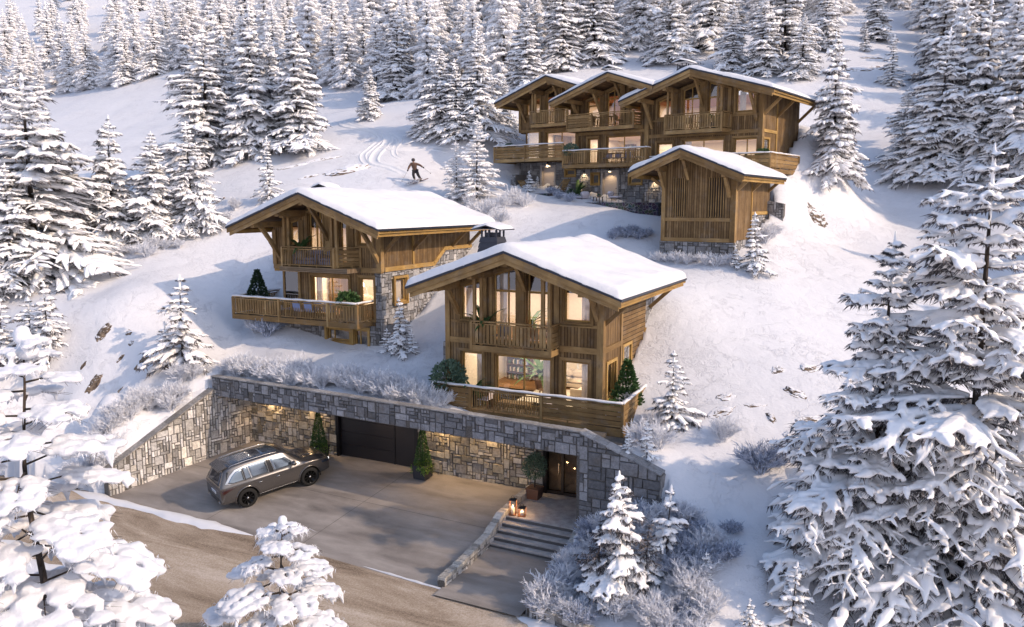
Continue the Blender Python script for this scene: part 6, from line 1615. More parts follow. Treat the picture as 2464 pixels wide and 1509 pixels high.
for a, lab in ((4.95, 'cone-shaped topiary in a square black planter left of the garage door'), (10.95, 'cone-shaped topiary in a square black planter right of the garage door')):
    w_ = G.w(a, -.62, yz(-.62)); t = thing('topiary', lab, 'potted plant', w_, G.ang)
    square_pot(t, .36, .62, 'planter')
    m = MB(int(a)); leafblob(m, (0, 0, .66), .36, 2200, .07, seed=int(a), cone=1.72); m.tube([(0, 0, .5), (0, 0, 2.2)], [.05, .02], 6); leafblob(m, (0, 0, 1.0), .2, 200, .08, seed=3); m.build('foliage', M['leaf'], t)
    m = MB(8); leafblob(m, (0, 0, .66), .4, 500, .06, flat=.25, seed=5)
    r = random.Random(3)
    for k in range(26):
        x = r.uniform(-.38, .38); sd = r.choice((0, 1)); px = (x, -.38) if sd else (.38 * r.choice((-1, 1)), x); l = r.uniform(.1, .4)
        for q in range(int(l / .03)): leafblob(m, (px[0], px[1], .62 - q * .03), .03, 2, .06, seed=k * 50 + q)
    m.build('trailing_ivy', M['leaf_bright'], t)
w_ = G.w(16.62, -.75, -.02); t = thing('olive_tree', 'round olive-like tree in a rusty square pot beside the glazed entrance', 'potted tree', w_, G.ang)
square_pot(t, .28, .46, 'rust_planter'); m = MB(4); m.tube([(0, 0, .4), (.02, 0, .9), (0, .02, 1.15)], [.035, .03, .02], 6); m.build('trunk', M['bark'], t)
m = MB(5); leafblob(m, (0, 0, 1.35), .52, 1500, .075, seed=12, flat=1.0); leafblob(m, (.1, 0, 1.65), .35, 500, .07, seed=13); m.build('crown', M['leaf_grey'], t)

def plant(kind, fr, a, b, z, s, label, pot='planter', seed=1, cat='potted plant'):
    t = thing('potted_plant', label, cat, fr.w(a, b, z), fr.ang)
    m = MB(seed); m.lathe([(0, 0), (.2 * s, 0), (.27 * s, .4 * s), (.24 * s, .4 * s), (.22 * s, .3 * s), (0, .3 * s)], 14); m.build('pot', M[pot], t)
    m = MB(seed)
    if kind == 'palm': frond_plant(m, (0, 0, .35 * s), 26, .85 * s, seed=seed, lift=1.3); mt = 'leaf'
    elif kind == 'conifer': leafblob(m, (0, 0, .38 * s), .55 * s, 1300, .12 * s, seed=seed, cone=1.5 * s); leafblob(m, (0, 0, .38 * s), .25 * s, 300, .12 * s, seed=seed, cone=1.2 * s); mt = 'leaf_dark'
    elif kind == 'fir': leafblob(m, (0, 0, .38 * s), .5 * s, 1300, .13 * s, seed=seed, cone=1.4 * s); mt = 'leaf'
    elif kind == 'shrub': leafblob(m, (0, 0, .75 * s), .5 * s, 1400, .09 * s, seed=seed, flat=.95); mt = 'leaf_grey'
    elif kind == 'ball': leafblob(m, (0, 0, .62 * s), .34 * s, 900, .06 * s, seed=seed); mt = 'leaf_bright'
    elif kind == 'fern': frond_plant(m, (0, 0, .4 * s), 44, .7 * s, seed=seed, lift=.9); frond_plant(m, (.4 * s, 0, .35 * s), 30, .6 * s, seed=seed + 1, lift=.8); mt = 'leaf'
    elif kind == 'lush': leafblob(m, (0, 0, .8 * s), .42 * s, 700, .12 * s, seed=seed, flat=.8); frond_plant(m, (0, 0, .8 * s), 46, .62 * s, seed=seed, lift=1.1); mt = 'leaf'
    m.build('foliage', M[mt], t); return t
plant('shrub', G, 11.62, .62, 3.2, 1.62, 'grey-green bushy plant at the left end of the front terrace', seed=21)
plant('palm', G, 12.75, .8, 3.2, 1.3, 'dark leafy plant next to the grey-green bush on the front terrace', seed=22)
plant('fir', G, 19.5, 2.6, 3.2, 1.3, 'green potted conifer at the right corner of the front terrace', seed=23)
plant('ball', G, 19.3, 1.2, 3.2, .95, 'small clipped ball plant in a dark pot on the front terrace', 'terracotta', seed=24)
plant('palm', G, 13.4, .7, 6.35, 1.35, 'spiky-leaved plant at the left of the front chalet balcony', seed=25)
plant('conifer', G, -3.1, 4.0, 6.15, 1.25, 'dark potted conifer at the left end of the rear-left terrace', seed=26)
plant('fern', G, -2.3, 4.2, 6.15, 1.3, 'leafy plant behind the dark potted conifer on the rear-left terrace', seed=27)
plant('lush', G, 3.9, 3.25, 6.15, 1.35, 'lush green fern spilling over the right rail of the rear-left terrace', seed=28)
plant('palm', G, .75, 3.4, 9.3, 1.25, 'spiky-leaved plant on the rear-left chalet balcony', 'pot_grey', seed=29)
plant('shrub', A, -9.4, -.9, 15.8, 1.05, 'green bush on the left end of the leftmost terraced terrace', seed=30)
plant('shrub', A, -3.15, -1.35, 15.25, 1.25, 'grey-green bush where the left and middle terraced terraces meet', seed=31)
plant('palm', A, -6.55, -.7, 18.45, .8, 'small leafy plant on the leftmost upper balcony of the terraced chalets', seed=32)
plant('palm', A, 8.0, -.8, 17.35, 1.0, 'leafy plant at the right end of the largest chalet balcony', seed=33)
plant('lush', A, 11.3, -.3, 14.6, 1.1, 'fern at the right corner terrace of the largest terraced chalet', seed=34)
plant('palm', A, 10.1, -.6, 14.6, 1.1, 'thin-stemmed leafy plant behind the annex roof on the largest chalet terrace', seed=35)
plant('palm', A, -2.75, -1.1, 12.42, 1.5, 'tall palm-like plant in a grey pot on the stone patio', 'pot_grey', seed=36)
plant('shrub', A, -3.3, -1.0, 12.42, .8, 'bright leafy bush next to the palm-like plant on the patio', seed=37)

# lanterns
def lantern(a, b, w, h, label):
    t = thing('lantern', label, 'lantern', G.w(a, b, -.02), G.ang + .3); m = MB(1)
    for sx in (-1, 1):
        for sy in (-1, 1): m.box(sx * w - .02 * sx, sx * w, sy * w - .02 * sy, sy * w, .03, h, 'z')
    m.box(-w, w, -w, w, 0, .03)
    m.build('frame', M['lantern_wood'], t)
    m = MB(1); m.hexa([(-w - .01, -w - .01, h), (w + .01, -w - .01, h), (w + .01, w + .01, h), (-w - .01, w + .01, h), (-w * .4, -w * .4, h + .06), (w * .4, -w * .4, h + .06), (w * .4, w * .4, h + .06), (-w * .4, w * .4, h + .06)], Vector((1, 0, 0)))
    m.tube([(-w * .5, 0, h + .05), (-w * .4, 0, h + .13), (0, 0, h + .16), (w * .4, 0, h + .13), (w * .5, 0, h + .05)], .008, 5); m.build('lid', M['black'], t)
    m = MB(1); m.lathe([(0, .03), (w * .5, .03), (w * .5, h * .5), (0, h * .52)], 14); cd = m.build('candle', M['wax'], t)
    m = MB(1); m.lathe([(0, h * .52), (.014, h * .56), (.01, h * .6), (0, h * .66)], 8); m.build('flame', M['flame'], cd)
    L = bpy.data.lights.new('candle_light', 'POINT'); L.energy = 16; L.color = (1, .6, .28); L.shadow_soft_size = .05; o = link('candle_light', L, t); o.location = (0, 0, h * .72)
lantern(16.6, -2.78, .14, .62, 'taller of the two lit candle lanterns at the top of the steps')
lantern(16.98, -2.72, .15, .34, 'shorter, squat lit candle lantern at the top of the steps')

# wall lamps on the terraced chalets
for a, z, lab in ((-6.2, 15.5, 'wall lamp above the left patio door'), (-.48, 14.83, 'wall lamp above the middle patio door'), (-2.75, 14.75, 'wall lamp on the stone left of the small patio window'), (3.3, 14.0, 'wall lamp on the stone at the right end of the patio')):
    t = thing('wall_lamp', lab, 'lamp', A.w(a, -.12, z), A.ang); m = MB(2); m.lathe([(0, .06), (.05, .06), (.05, -.06), (.04, -.061), (.04, .0), (0, .0)], 12); m.box(-.03, .03, .02, .1, -.02, .02); m.build('body', M['dark_metal'], t)
    m = MB(2); m.lathe([(0, -.04), (.035, -.04), (0, -.05)], 10); m.build('bulb', M['bulb'], t)
    L = bpy.data.lights.new('lamp_light', 'SPOT'); L.energy = 70; L.spot_size = 1.7; L.spot_blend = .7; L.color = (1, .72, .42); L.shadow_soft_size = .04; o = link('lamp_light', L, t); o.location = (0, -.1, -.07); o.rotation_euler = Vector((0, .25, -1)).to_track_quat('-Z', 'Y').to_euler()

# stone patio with its edge wall
def patio():
    m = MB(4)
    out = [(-8.9, -.02, 13.06), (-8.9, -2.6, 13.06), (-6, -3.2, 13.06), (-4.0, -3.0, 13.06), (-3.6, -.02, 13.06)]
    m.face([p for p in out]); lo = [(x, y, 12.2) for x, y, z in out]
    for i in range(len(out)): j = (i + 1) % len(out); m.face([out[i], lo[i], lo[j], out[j]])
    out = [(-3.9, -.02, 12.38), (-4.1, -3.0, 12.38), (-2, -3.4, 12.38), (1.5, -3.2, 12.38), (3.2, -2.6, 12.38), (4.2, -1.2, 12.38), (3.9, -.02, 12.38)]
    m.face([p for p in out]); lo = [(x, y, 10.9) for x, y, z in out]
    for i in range(len(out)): j = (i + 1) % len(out); m.face([out[i], lo[i], lo[j], out[j]])
    o = m.build('stone_patio', M['flagstone'], None, (-2, -1, 0), A.w(-2, -1), A.ang); tag(o, 'dark crazy-paved stone patio in front of the terraced chalets', 'patio')
patio()

# ------------------------------------------------------------------ furniture
def cushion(mb, x0, x1, y0, y1, z0, z1, mi=0, n=6):
    vs, fs = [], []
    for s, zb in ((0, z0), (1, z1)):
        for j in range(n):
            for i in range(n):
                u, v = i / (n - 1), j / (n - 1); e = min(u, 1 - u, v, 1 - v); k = math.sqrt(max(0, 1 - (1 - min(1, e / .25)) ** 2)); zm = (z0 + z1) / 2
                vs.append((x0 + (x1 - x0) * u, y0 + (y1 - y0) * v, zm + (zb - zm) * (.35 + .65 * k)))
    o = n * n
    for j in range(n - 1):
        for i in range(n - 1):
            a = j * n + i; fs.append((a + o, a + 1 + o, a + n + 1 + o, a + n + o)); fs.append((a, a + n, a + n + 1, a + 1))
    for i in range(n - 1):
        fs += [(i, i + 1, i + 1 + o, i + o), (o + (n - 1) * n + i, o + (n - 1) * n + i + 1, (n - 1) * n + i + 1, (n - 1) * n + i), (i * n + o, (i + 1) * n + o, (i + 1) * n, i * n), (i * n + n - 1, (i + 1) * n + n - 1, (i + 1) * n + n - 1 + o, i * n + n - 1 + o)]
    mb.idx(fs, vs, mi)
def sofa(fr, a, b, z, rz, L, label, mat='sofa'):
    t = thing('sofa', label, 'sofa', fr.w(a, b, z), fr.ang + rz); m = MB(1); m.box(-L / 2, L / 2, -.42, .42, .08, .26); m.build('base', M[mat], t)
    n = max(1, round(L / .8)); m = MB(1)
    for i in range(n): x0 = -L / 2 + .1 + (L - .2) * i / n; cushion(m, x0, x0 + (L - .2) / n - .01, -.4, .25, .26, .46)
    m.build('seat', M[mat], t); m = MB(1)
    for i in range(n): x0 = -L / 2 + .1 + (L - .2) * i / n; cushion(m, x0, x0 + (L - .2) / n - .01, .16, .4, .42, .85)
    m.build('backrest', M[mat], t)
    for sx in (-1, 1): m = MB(1); m.box(sx * L / 2 - (.12 if sx > 0 else 0), sx * L / 2 + (0 if sx > 0 else .12), -.42, .42, .1, .6); m.build('armrest', M[mat], t)
def chair(fr, a, b, z, rz, label, mat='cushion_blue', group=None, frame='dark_wood'):
    t = thing('armchair', label, 'chair', fr.w(a, b, z), fr.ang + rz, group)
    m = MB(1); cushion(m, -.26, .26, -.26, .24, .38, .48); m.build('seat', M[mat], t)
    m = MB(1); m.hexa([(-.26, .2, .45), (.26, .2, .45), (.26, .26, .45), (-.26, .26, .45), (-.24, .3, .85), (.24, .3, .85), (.24, .35, .85), (-.24, .35, .85)], Vector((0, 0, 1))); m.build('backrest', M[mat], t)
    for sx in (-1, 1):
        for sy in (-1, 1): m = MB(1); m.beam((sx * .24, sy * .22, 0), (sx * .22, sy * .2, .4), .035, .035, up=(0, 1, 0)); m.build('leg', M[frame], t)
def table(fr, a, b, z, w, d, h, label, mat='deck_wood', rz=0, round_=False):
    t = thing('table', label, 'table', fr.w(a, b, z), fr.ang + rz); m = MB(1)
    if round_: m.lathe([(0, h - .03), (w, h - .03), (w, h), (0, h)], 22)
    else:
        n = 6
        for i in range(n): y0 = -d + 2 * d * i / n; m.box(-w, w, y0 + .006, y0 + 2 * d / n - .006, h - .035, h, 'x')
    m.build('top', M[mat], t)
    q = .7 if round_ else .92
    for sx in (-1, 1):
        for sy in (-1, 1): m = MB(1); m.beam((sx * w * q, sy * (w if round_ else d) * q * .9, 0), (sx * w * q * .85, sy * (w if round_ else d) * q * .8, h - .035), .05, .05, up=(0, 1, 0)); m.build('leg', M[mat], t)
# inside and on the front chalet
sofa(G, 16.9, 4.6, 3.2, PI / 2 * -1, 2.4, 'beige sofa behind the right window of the front chalet')
sofa(G, 15.0, 6.2, 3.2, 0, 2.6, 'long beige sofa at the back of the front chalet living room')
table(G, 15.1, 3.7, 3.2, .32, .32, .38, 'larger round dark-topped coffee table in the front chalet living room', 'dark_wood', round_=True)
table(G, 15.75, 4.1, 3.2, .26, .26, .45, 'smaller round coffee table in the front chalet living room', 'dark_wood', round_=True)
m = MB(1); m.box(14.2, 17.0, 2.4, 5.4, 3.212, 3.235); o = m.build('rug', M['rug'], None, (0, 0, 0), G.w(0, 0), G.ang); tag(o, 'pale square rug on the wooden floor of the front chalet', 'rug')
plant('palm', G, 14.4, 5.0, 3.2, 1.7, 'large indoor palm behind the front chalet sliding door', 'terracotta', seed=44)
plant('palm', G, 14.5, 3.2, 6.15, 1.3, 'indoor palm behind the upper glazing of the front chalet', 'terracotta', seed=45)
sofa(G, 15.9, 3.6, 6.15, PI, 1.8, 'sofa behind the upper right glazing of the front chalet')
table(G, 15.0, .66, 3.2, .75, .3, .42, 'slatted wooden low table on the front terrace', 'timber')
chair(G, 13.55, .6, 3.2, -PI / 2, 'pale blue lounge chair behind the slatted rail of the front terrace', 'cushion_pale')
chair(G, 16.9, .62, 3.2, PI / 2, 'pale lounge chair right of the low table on the front terrace', 'cushion_pale')
chair(G, 14.25, .72, 6.12, 0, 'small blue chair on the front chalet balcony', 'cushion_blue')
# rear-left chalet
table(G, 1.2, 3.3, 6.15, 1.2, .36, .74, 'long dining table on the rear-left terrace', 'timber')
for i, (a, b, r_z) in enumerate(((-.1, 3.3, -PI / 2), (.55, 3.62, 0), (1.3, 3.62, 0), (2.05, 3.62, 0), (2.65, 3.3, PI / 2), (.9, 2.98, PI), (1.7, 2.98, PI))): chair(G, a, b, 6.15, r_z, 'blue-seated dining chair around the long rear-left terrace table', 'cushion_blue', 'blue chairs around the rear-left terrace table')
sofa(G, 2.6, 7.4, 6.15, 0, 2.6, 'cream sofa seen through the rear-left chalet glazing')
sofa(G, 1.1, 3.62, 9.0, 0, 1.6, 'small outdoor sofa behind the rear-left balcony rail', 'cushion_blue')
sofa(G, 2.6, 3.55, 9.0, 0, .95, 'single outdoor armchair at the right of the rear-left balcony', 'cushion_blue')
for i in range(3):
    t = thing('pendant_lamp', 'small white pendant lamp hanging in the rear-left chalet window', 'lamp', G.w(2.3 + i * .42, 5.6, 7.75), 0, 'pendant lamps in the rear-left chalet'); m = MB(1); m.lathe([(0, .2), (.03, .2), (.09, 0), (.0, .0)], 12); m.build('shade', M['bulb'], t); m = MB(1); m.tube([(0, 0, .2), (0, 0, .9)], .006, 4); m.build('cord', M['black'], t)
def bookcase(fr, a, b, z, w, h, label, rz=0):
    t = thing('bookcase', label, 'bookcase', fr.w(a, b, z), fr.ang + rz); m = MB(2)
    for x in (-w / 2, w / 2 - .03): m.box(x, x + .03, -.15, .15, 0, h, 'z')
    m.box(-w / 2 + .03, w / 2 - .03, .12, .15, 0, h); m.build('side_panel', M['dark_wood'], t); r = random.Random(int(w * 100))
    k = int(h / .36)
    for i in range(k + 1): m = MB(1); m.box(-w / 2 + .03, w / 2 - .03, -.14, .12, h * i / k - (.03 if i else 0), h * i / k + (0 if i else .03)); m.build('shelf', M['dark_wood'], t)
    m = MB(3)
    for i in range(k):
        x = -w / 2 + .08
        while x < w / 2 - .15:
            q = r.uniform(.03, .07)
            if r.random() < .7: m.box(x, x + q, -.08, .1, h * i / k + .03, h * i / k + r.uniform(.18, .28), mi=r.randint(0, 3))
            x += q + .004
    m.build('books', [M['plaster'], M['jacket'], M['cushion_blue'], M['leaf_grey']], t)
def painting(fr, a, b, z, w, h, label):
    t = thing('painting', label, 'painting', fr.w(a, b, z), fr.ang); m = MB(1); m.ring([(-w, -h), (w, -h), (w, h), (-w, h)], .04, -.03, .02); m.build('frame', M['black'], t); m = MB(1); m.box(-w + .04, w - .04, -.01, .015, -h + .04, h - .04); m.build('canvas', M['rock'], t)
bookcase(G, 12.4, 6.5, 3.2, 1.4, 2.0, 'dark bookcase behind the left ground-floor window of the front chalet'); bookcase(G, 17.9, 6.5, 3.2, .9, 2.1, 'narrow dark bookcase behind the right ground-floor window of the front chalet')
painting(G, 15.2, 6.72, 4.95, .8, .5, 'wide dark-framed picture above the long sofa in the front chalet')
painting(G, 16.9, 5.5, 7.3, .45, .55, 'framed picture seen through the upper right windows of the front chalet')
bookcase(G, 4.5, 9.1, 6.15, 1.2, 2.1, 'dark bookcase behind the right window of the rear-left chalet'); painting(G, 2.0, 9.32, 7.6, .9, .45, 'wide picture on the back wall of the rear-left chalet')
bookcase(A, -2.1, 5.8, 15.2, .9, 1.9, 'wooden bookcase behind the narrow window of the middle terraced chalet'); bookcase(A, .4, 5.8, 15.2, 1.6, 1.2, 'low wooden bookcase behind the wide window of the middle terraced chalet'); painting(A, -5.0, 5.9, 17.2, .7, .4, 'picture on the wall of the leftmost terraced chalet'); bookcase(A, 9.9, 5.8, 14.55, 1.2, 1.8, 'bookcase behind the corner window of the largest terraced chalet')
# terraced chalets
table(A, -.6, -.75, 17.9, .9, .32, .74, 'wooden dining table on the long upper balcony of the middle terraced chalet', 'dark_wood')
for a in (-1.8, .6): chair(A, a, -.75, 17.9, -PI / 2 if a < 0 else PI / 2, 'dark dining chair at the %s end of the middle upper balcony table' % ('left' if a < 0 else 'right'), 'dark_wood')
table(A, .3, -.95, 15.2, 1.0, .35, .74, 'dining table on the middle lower terrace of the terraced chalets', 'dark_wood')
for a in (-.5, .3, 1.1): chair(A, a, -.45, 15.2, 0, 'blue high-backed chair at the middle lower terrace table', 'cushion_blue', 'blue chairs on the middle lower terrace')
for a in (4.9, 5.9, 7.0): chair(A, a, -.6, 17.35, 0, 'chair behind the board rail of the largest chalet balcony', 'timber', 'chairs on the largest chalet balcony')
def lounge(a, b, rz, label):
    t = thing('lounge_chair', label, 'armchair', A.w(a, b, 12.38), A.ang + rz)
    m = MB(1); cushion(m, -.4, .4, -.45, .38, .3, .46); m.build('seat', M['cushion_pale'], t); m = MB(1); cushion(m, -.4, .4, .22, .44, .42, .82); m.build('backrest', M['cushion_pale'], t)
    for sx in (-1, 1): m = MB(1); m.tube([(sx * .46, -.5, 0), (sx * .46, -.5, .62), (sx * .46, .45, .62), (sx * .46, .45, 0)], .014, 5, smooth=False); m.beam((sx * .46, -.5, .28), (sx * .46, .45, .28), .02, .02); m.build('side_frame', M['dark_metal'], t)
lounge(-1.75, -1.9, PI / 2 - .2 - PI, 'pale cushioned lounge chair left of the little table on the patio'); lounge(.95, -1.7, PI / 2 + .15, 'pale cushioned lounge chair right of the little table on the patio')
table(A, -.35, -1.9, 12.38, .3, .3, .42, 'small dark metal side table between the two patio lounge chairs', 'dark_metal')
plant('fern', A, -.35, -1.9, 12.8, .32, 'little green plant on the small patio side table', 'pot_grey', seed=50)
table(A, -5.0, -1.3, 13.06, .3, .3, .6, 'small three-legged round table on the upper patio', 'dark_wood', round_=True)
def deck_chair(a, b, rz, label):
    t = thing('deck_chair', label, 'deck chair', A.w(a, b, 13.06), A.ang + rz)
    m = MB(1)
    for i in range(7): y = -.6 + i * .11; m.box(-.27, .27, y, y + .08, .3 - .012 * i, .32 - .012 * i, 'x')
    m.build('seat', M['timber'], t); m = MB(1)
    for i in range(7): m.box(-.27, .27, .16 + i * .06, .19 + i * .06, .25 + i * .12, .35 + i * .12, 'x')
    m.build('backrest', M['timber'], t)
    for sx in (-1, 1): m = MB(1); m.beam((sx * .3, -.65, 0), (sx * .3, .62, 1.05), .05, .05); m.beam((sx * .3, -.6, .33), (sx * .3, .3, .0), .05, .05); m.build('side_frame', M['timber'], t)
deck_chair(-3.95, -1.3, -1.9, 'reddish wooden deck chair leaning back on the right of the upper patio'); deck_chair(-7.6, -1.2, 1.2, 'reddish wooden deck chair behind the small spruces on the upper patio')

# ------------------------------------------------------------------ rocks
def rock(u, v, rx, ry, rz, label, rot=0, seed=1, p=None, sink=.35):
    P = hit(u, v) if p is None else atp(u, v, p)
    if P is None: return
    r = random.Random(seed); bm = bmesh.new(); bmesh.ops.create_icosphere(bm, subdivisions=5, radius=1)
    e = .6; gx = (gz(P[0] + e, P[1]) - gz(P[0] - e, P[1])) / (2 * e); gy = (gz(P[0], P[1] + e) - gz(P[0], P[1] - e)) / (2 * e)
    cr, sr = math.cos(rot), math.sin(rot)
    for vt in bm.verts:
        c = vt.co.copy(); k = 1 + .28 * noise.fractal(c * 1.6 + Vector((seed, 0, 0)), 1.0, 2.0, 5) + .1 * noise.noise(c * 6)
        c = Vector((c.x * rx * k, c.y * ry * k, c.z * rz * k)); c = Vector((c.x * cr - c.y * sr, c.x * sr + c.y * cr, c.z)); c.z += gx * c.x + gy * c.y
        vt.co = c
    me = bpy.data.meshes.new('rock'); bm.to_mesh(me); bm.free(); me.materials.append(M['earth' if ('brown' in label or 'tan' in label) else 'rock'])
    for q in me.polygons: q.use_smooth = True
    o = link('rock', me, None, (P[0], P[1], gz(P[0], P[1]) - rz * sink)); tag(o, label, 'rock')
for i, a in enumerate(((835, 410, 2.1, 1.2, .55, 'long streaked dark rock outcrop behind the rear-left chalet, left of the skier', .4), (770, 385, 1.8, .5, .22, 'thin streaked rock ledge below the ski track start', .2), (700, 402, 1.7, .45, .2, 'flat dark rock streak under the spruce clump', .3),
          (742, 425, 1.0, .4, .2, 'small dark rock right of the slim spruce behind the rear-left roof', .3), (515, 485, 1.0, .8, .5, 'black rock beside the spruce left of the rear-left chalet', 0), (640, 505, .7, .5, .35, 'small dark rock at the foot of the slim spruce', .5), (668, 470, .7, .4, .3, 'dark rock right beside the slim spruce', .5),
          (1965, 522, 1.5, .9, .55, 'snow-capped low boulder on the slope right of the annex', -.3),
          (2080, 165, 3.4, 1.2, .5, 'broad dark bare rock ledge on the upper right slope', .1), (2180, 190, 2.4, .9, .45, 'dark rock ledge right of the small spruce on the upper slope', .2), (2030, 212, 1.3, .6, .3, 'small dark rock patch above the lone tall spruce', 0), (2110, 140, 2.0, .6, .3, 'upper dark rock streak near the forest edge', .1),
          (248, 798, .75, .4, .26, 'brown rock poking from the snow above two small dark patches', .5), (310, 800, .35, .2, .12, 'small black rock patch right of the brown rock', .2), (315, 826, .3, .16, .1, 'tiny black rock patch below the other one', .3),
          (345, 872, .85, .5, .4, 'larger brown rock left of the dense young spruce', .2), (405, 878, .42, .45, .5, 'dark split rock at the foot of the dense young spruce', 0), (225, 925, .9, .4, .35, 'brown overhanging rock on the slope above the wing wall', .7), (290, 937, .4, .16, .1, 'small tan rock right of the brown overhang', .2),
          (290, 862, .4, .15, .1, 'thin brown rock streak on the lower left slope', .5), (200, 880, .4, .15, .1, 'small brown streak of rock below the young spruces', .4), (240, 908, .3, .14, .1, 'little brown rock above the overhang', .4), (205, 985, .5, .4, .4, 'black hollow rock behind the foreground tree', 0),
          (1745, 955, .35, .3, .22, 'small brown rock cluster above the round frosted bush', .3), (1735, 990, .5, .3, .2, 'rusty brown rock patch left on the steep snow face', .4), (1815, 975, .35, .16, .14, 'tiny brown rock on the steep snow face', 0), (1870, 890, .3, .25, .2, 'small dark brown rock high on the steep snow face', .5),
          (1942, 885, .35, .3, .25, 'dark brown rock beside the big spruce branches, upper', 0), (1912, 945, .22, .5, .35, 'vertical brown rock seam on the steep snow face', .8), (1948, 1010, .6, .25, .2, 'flat brown rock under the big spruce branches', .2), (1905, 1045, .35, .28, .28, 'round black rock at the bottom of the steep snow face', 0), (1855, 1005, .16, .3, .22, 'narrow brown rock on the steep snow face', .2))):
    e_ = 'brown' in a[5]; rock(a[0], a[1], a[2] * (.5 if a[0] < 420 else 1.25 if e_ else .9), a[3] * (.6 if a[0] < 420 else 1.1 if e_ else .8), a[4] * (.55 if e_ else .75), a[5], rot=a[6] if len(a) > 6 else 0, seed=i + 3, sink=.45)
# ------------------------------------------------------------------ the large grey SUV
def evaluated(me, setup):
    o = bpy.data.objects.new('tmp', me); COL.objects.link(o); extra = setup(o) or []
    dg = bpy.context.evaluated_depsgraph_get(); out = bpy.data.meshes.new_from_object(o.evaluated_get(dg))
    mats = list(me.materials)
    for e in extra: bpy.data.objects.remove(e)
    bpy.data.objects.remove(o); out.materials.clear()
    for m in mats: out.materials.append(m)
    return out
def build_car():
    pr = Vector(G.w(4.47, -5.26)); fwd_g = Vector((.42, .907)).normalized()
    f = Vector((fwd_g.x * G.R[0] + fwd_g.y * G.I[0], fwd_g.x * G.R[1] + fwd_g.y * G.I[1])); ang = math.atan2(f.y, f.x)
    t = thing('parked_car', 'large bronze-grey SUV parked on the driveway in front of the garage', 'car', (pr.x, pr.y, yz(-5.26) - .0), ang)
    pitch = math.atan(.12 * fwd_g.y); roll = math.atan(.12 * fwd_g.x)
    t.rotation_euler = (Matrix.Rotation(ang, 3, 'Z') @ Matrix.Rotation(-pitch, 3, 'Y') @ Matrix.Rotation(roll, 3, 'X')).to_euler()
    RW, FW, WR, HW = 0.0, 2.87, .43, .98           # rear axle at x=0, front axle, wheel radius, half width
    X0 = -1.12
    # body sections (x low, x top, width, bottom z, belt z, roof half width, roof z)
    S = [(.03, .30, .80, .45, 1.12, .58, 1.70), (.0, .34, .90, .40, 1.12, .64, 1.80), (.10, .48, .965, .36, 1.13, .69, 1.855), (.5, .75, .985, .34, 1.13, .72, 1.885), (1.2, 1.35, .99, .33, 1.12, .735, 1.90),
         (2.2, 2.2, .99, .33, 1.11, .74, 1.90), (3.0, 2.85, .99, .33, 1.10, .73, 1.875), (3.35, 3.12, .99, .33, 1.10, .71, 1.83), (3.78, 3.74, .99, .33, 1.12, .76, 1.22), (4.2, 4.2, .985, .34, 1.10, .76, 1.21), (4.7, 4.66, .96, .38, 1.06, .72, 1.16), (4.98, 4.9, .90, .42, 1.0, .66, 1.06), (5.08, 4.98, .80, .46, .92, .58, .98)]
    vs, fs = [], []; N = 9
    for xl, xt, w, zb, bz, yr, zr in S:
        bz += .04; zr += .07 if zr > 1.3 else .10; zb += .02
        prof = [(0, zb, 0), (w * .82, zb, 0), (w * .985, zb + .09, 0), (w * 1.0, .62, 0), (w * .995, .86, 0), (w * .975, bz, 0), (w * .93, bz + .045, .05), (yr + .02, zr - .085, .93), (yr - .09, zr - .01, 1.0), (0, zr + (.03 if zr > 1.3 else .025), 1.0)]
        N = len(prof)
        for y, z, k in prof: vs.append((X0 + xl + (xt - xl) * k, y, z))
    for i in range(len(S) - 1):
        for j in range(N - 1): fs.append((i * N + j, i * N + j + 1, (i + 1) * N + j + 1, (i + 1) * N + j))
    me = bpy.data.meshes.new('b'); 
    n0 = len(vs); V = vs + [(x, -y, z) for x, y, z in vs]; Fc = fs + [tuple(k + n0 for k in q[::-1]) for q in fs]
    # end caps
    for e, fl in ((0, False), (len(S) - 1, True)):
        for j in range(N - 1):
            a, b = e * N + j, e * N + j + 1; q = (a, a + n0, b + n0, b); Fc.append(q if fl else q[::-1])
    me.from_pydata(V, [], Fc); me.materials.append(M['paint']); me.materials.append(M['car_black']); me.update()
    bm = bmesh.new(); bm.from_mesh(me); bmesh.ops.remove_doubles(bm, verts=bm.verts, dist=.001); bmesh.ops.dissolve_degenerate(bm, edges=bm.edges, dist=.001); bmesh.ops.recalc_face_normals(bm, faces=bm.faces)
    cl = bm.edges.layers.float.get('crease_edge') or bm.edges.layers.float.new('crease_edge')
    for e in bm.edges:
        a, b = e.verts; m = (a.co + b.co) / 2; along = abs(a.co.x - b.co.x) > .15
        if along and abs(m.z - 1.12) < .035 and abs(m.y) > .85: e[cl] = .55
        if along and abs(abs(m.y) - .64) < .08 and m.z > 1.1: e[cl] = .35
    bm.to_mesh(me); bm.free()
    def setup(o):
        s = o.modifiers.new('s', 'SUBSURF'); s.levels = 3; s.render_levels = 3; ex = []
        for x in (RW, FW):
            for sg in (-1, 1):
                m = MB(1); m.lathe([(0, -.34), (.49, -.34), (.49, .34), (0, .34)], 40, axis='y', c=(x, sg * .98, .44)); cm = m.mesh([M['car_black']])
                bm = bmesh.new(); bm.from_mesh(cm); bmesh.ops.remove_doubles(bm, verts=bm.verts, dist=1e-4); bmesh.ops.recalc_face_normals(bm, faces=bm.faces); bm.to_mesh(cm); bm.free()
                c = bpy.data.objects.new('cut', cm); COL.objects.link(c); ex.append(c)
                b = o.modifiers.new('b', 'BOOLEAN'); b.operation = 'DIFFERENCE'; b.solver = 'EXACT'; b.object = c
        return ex
    body = evaluated(me, setup)
    if len(body.polygons) < 500: print('CAR BOOLEAN FAILED')
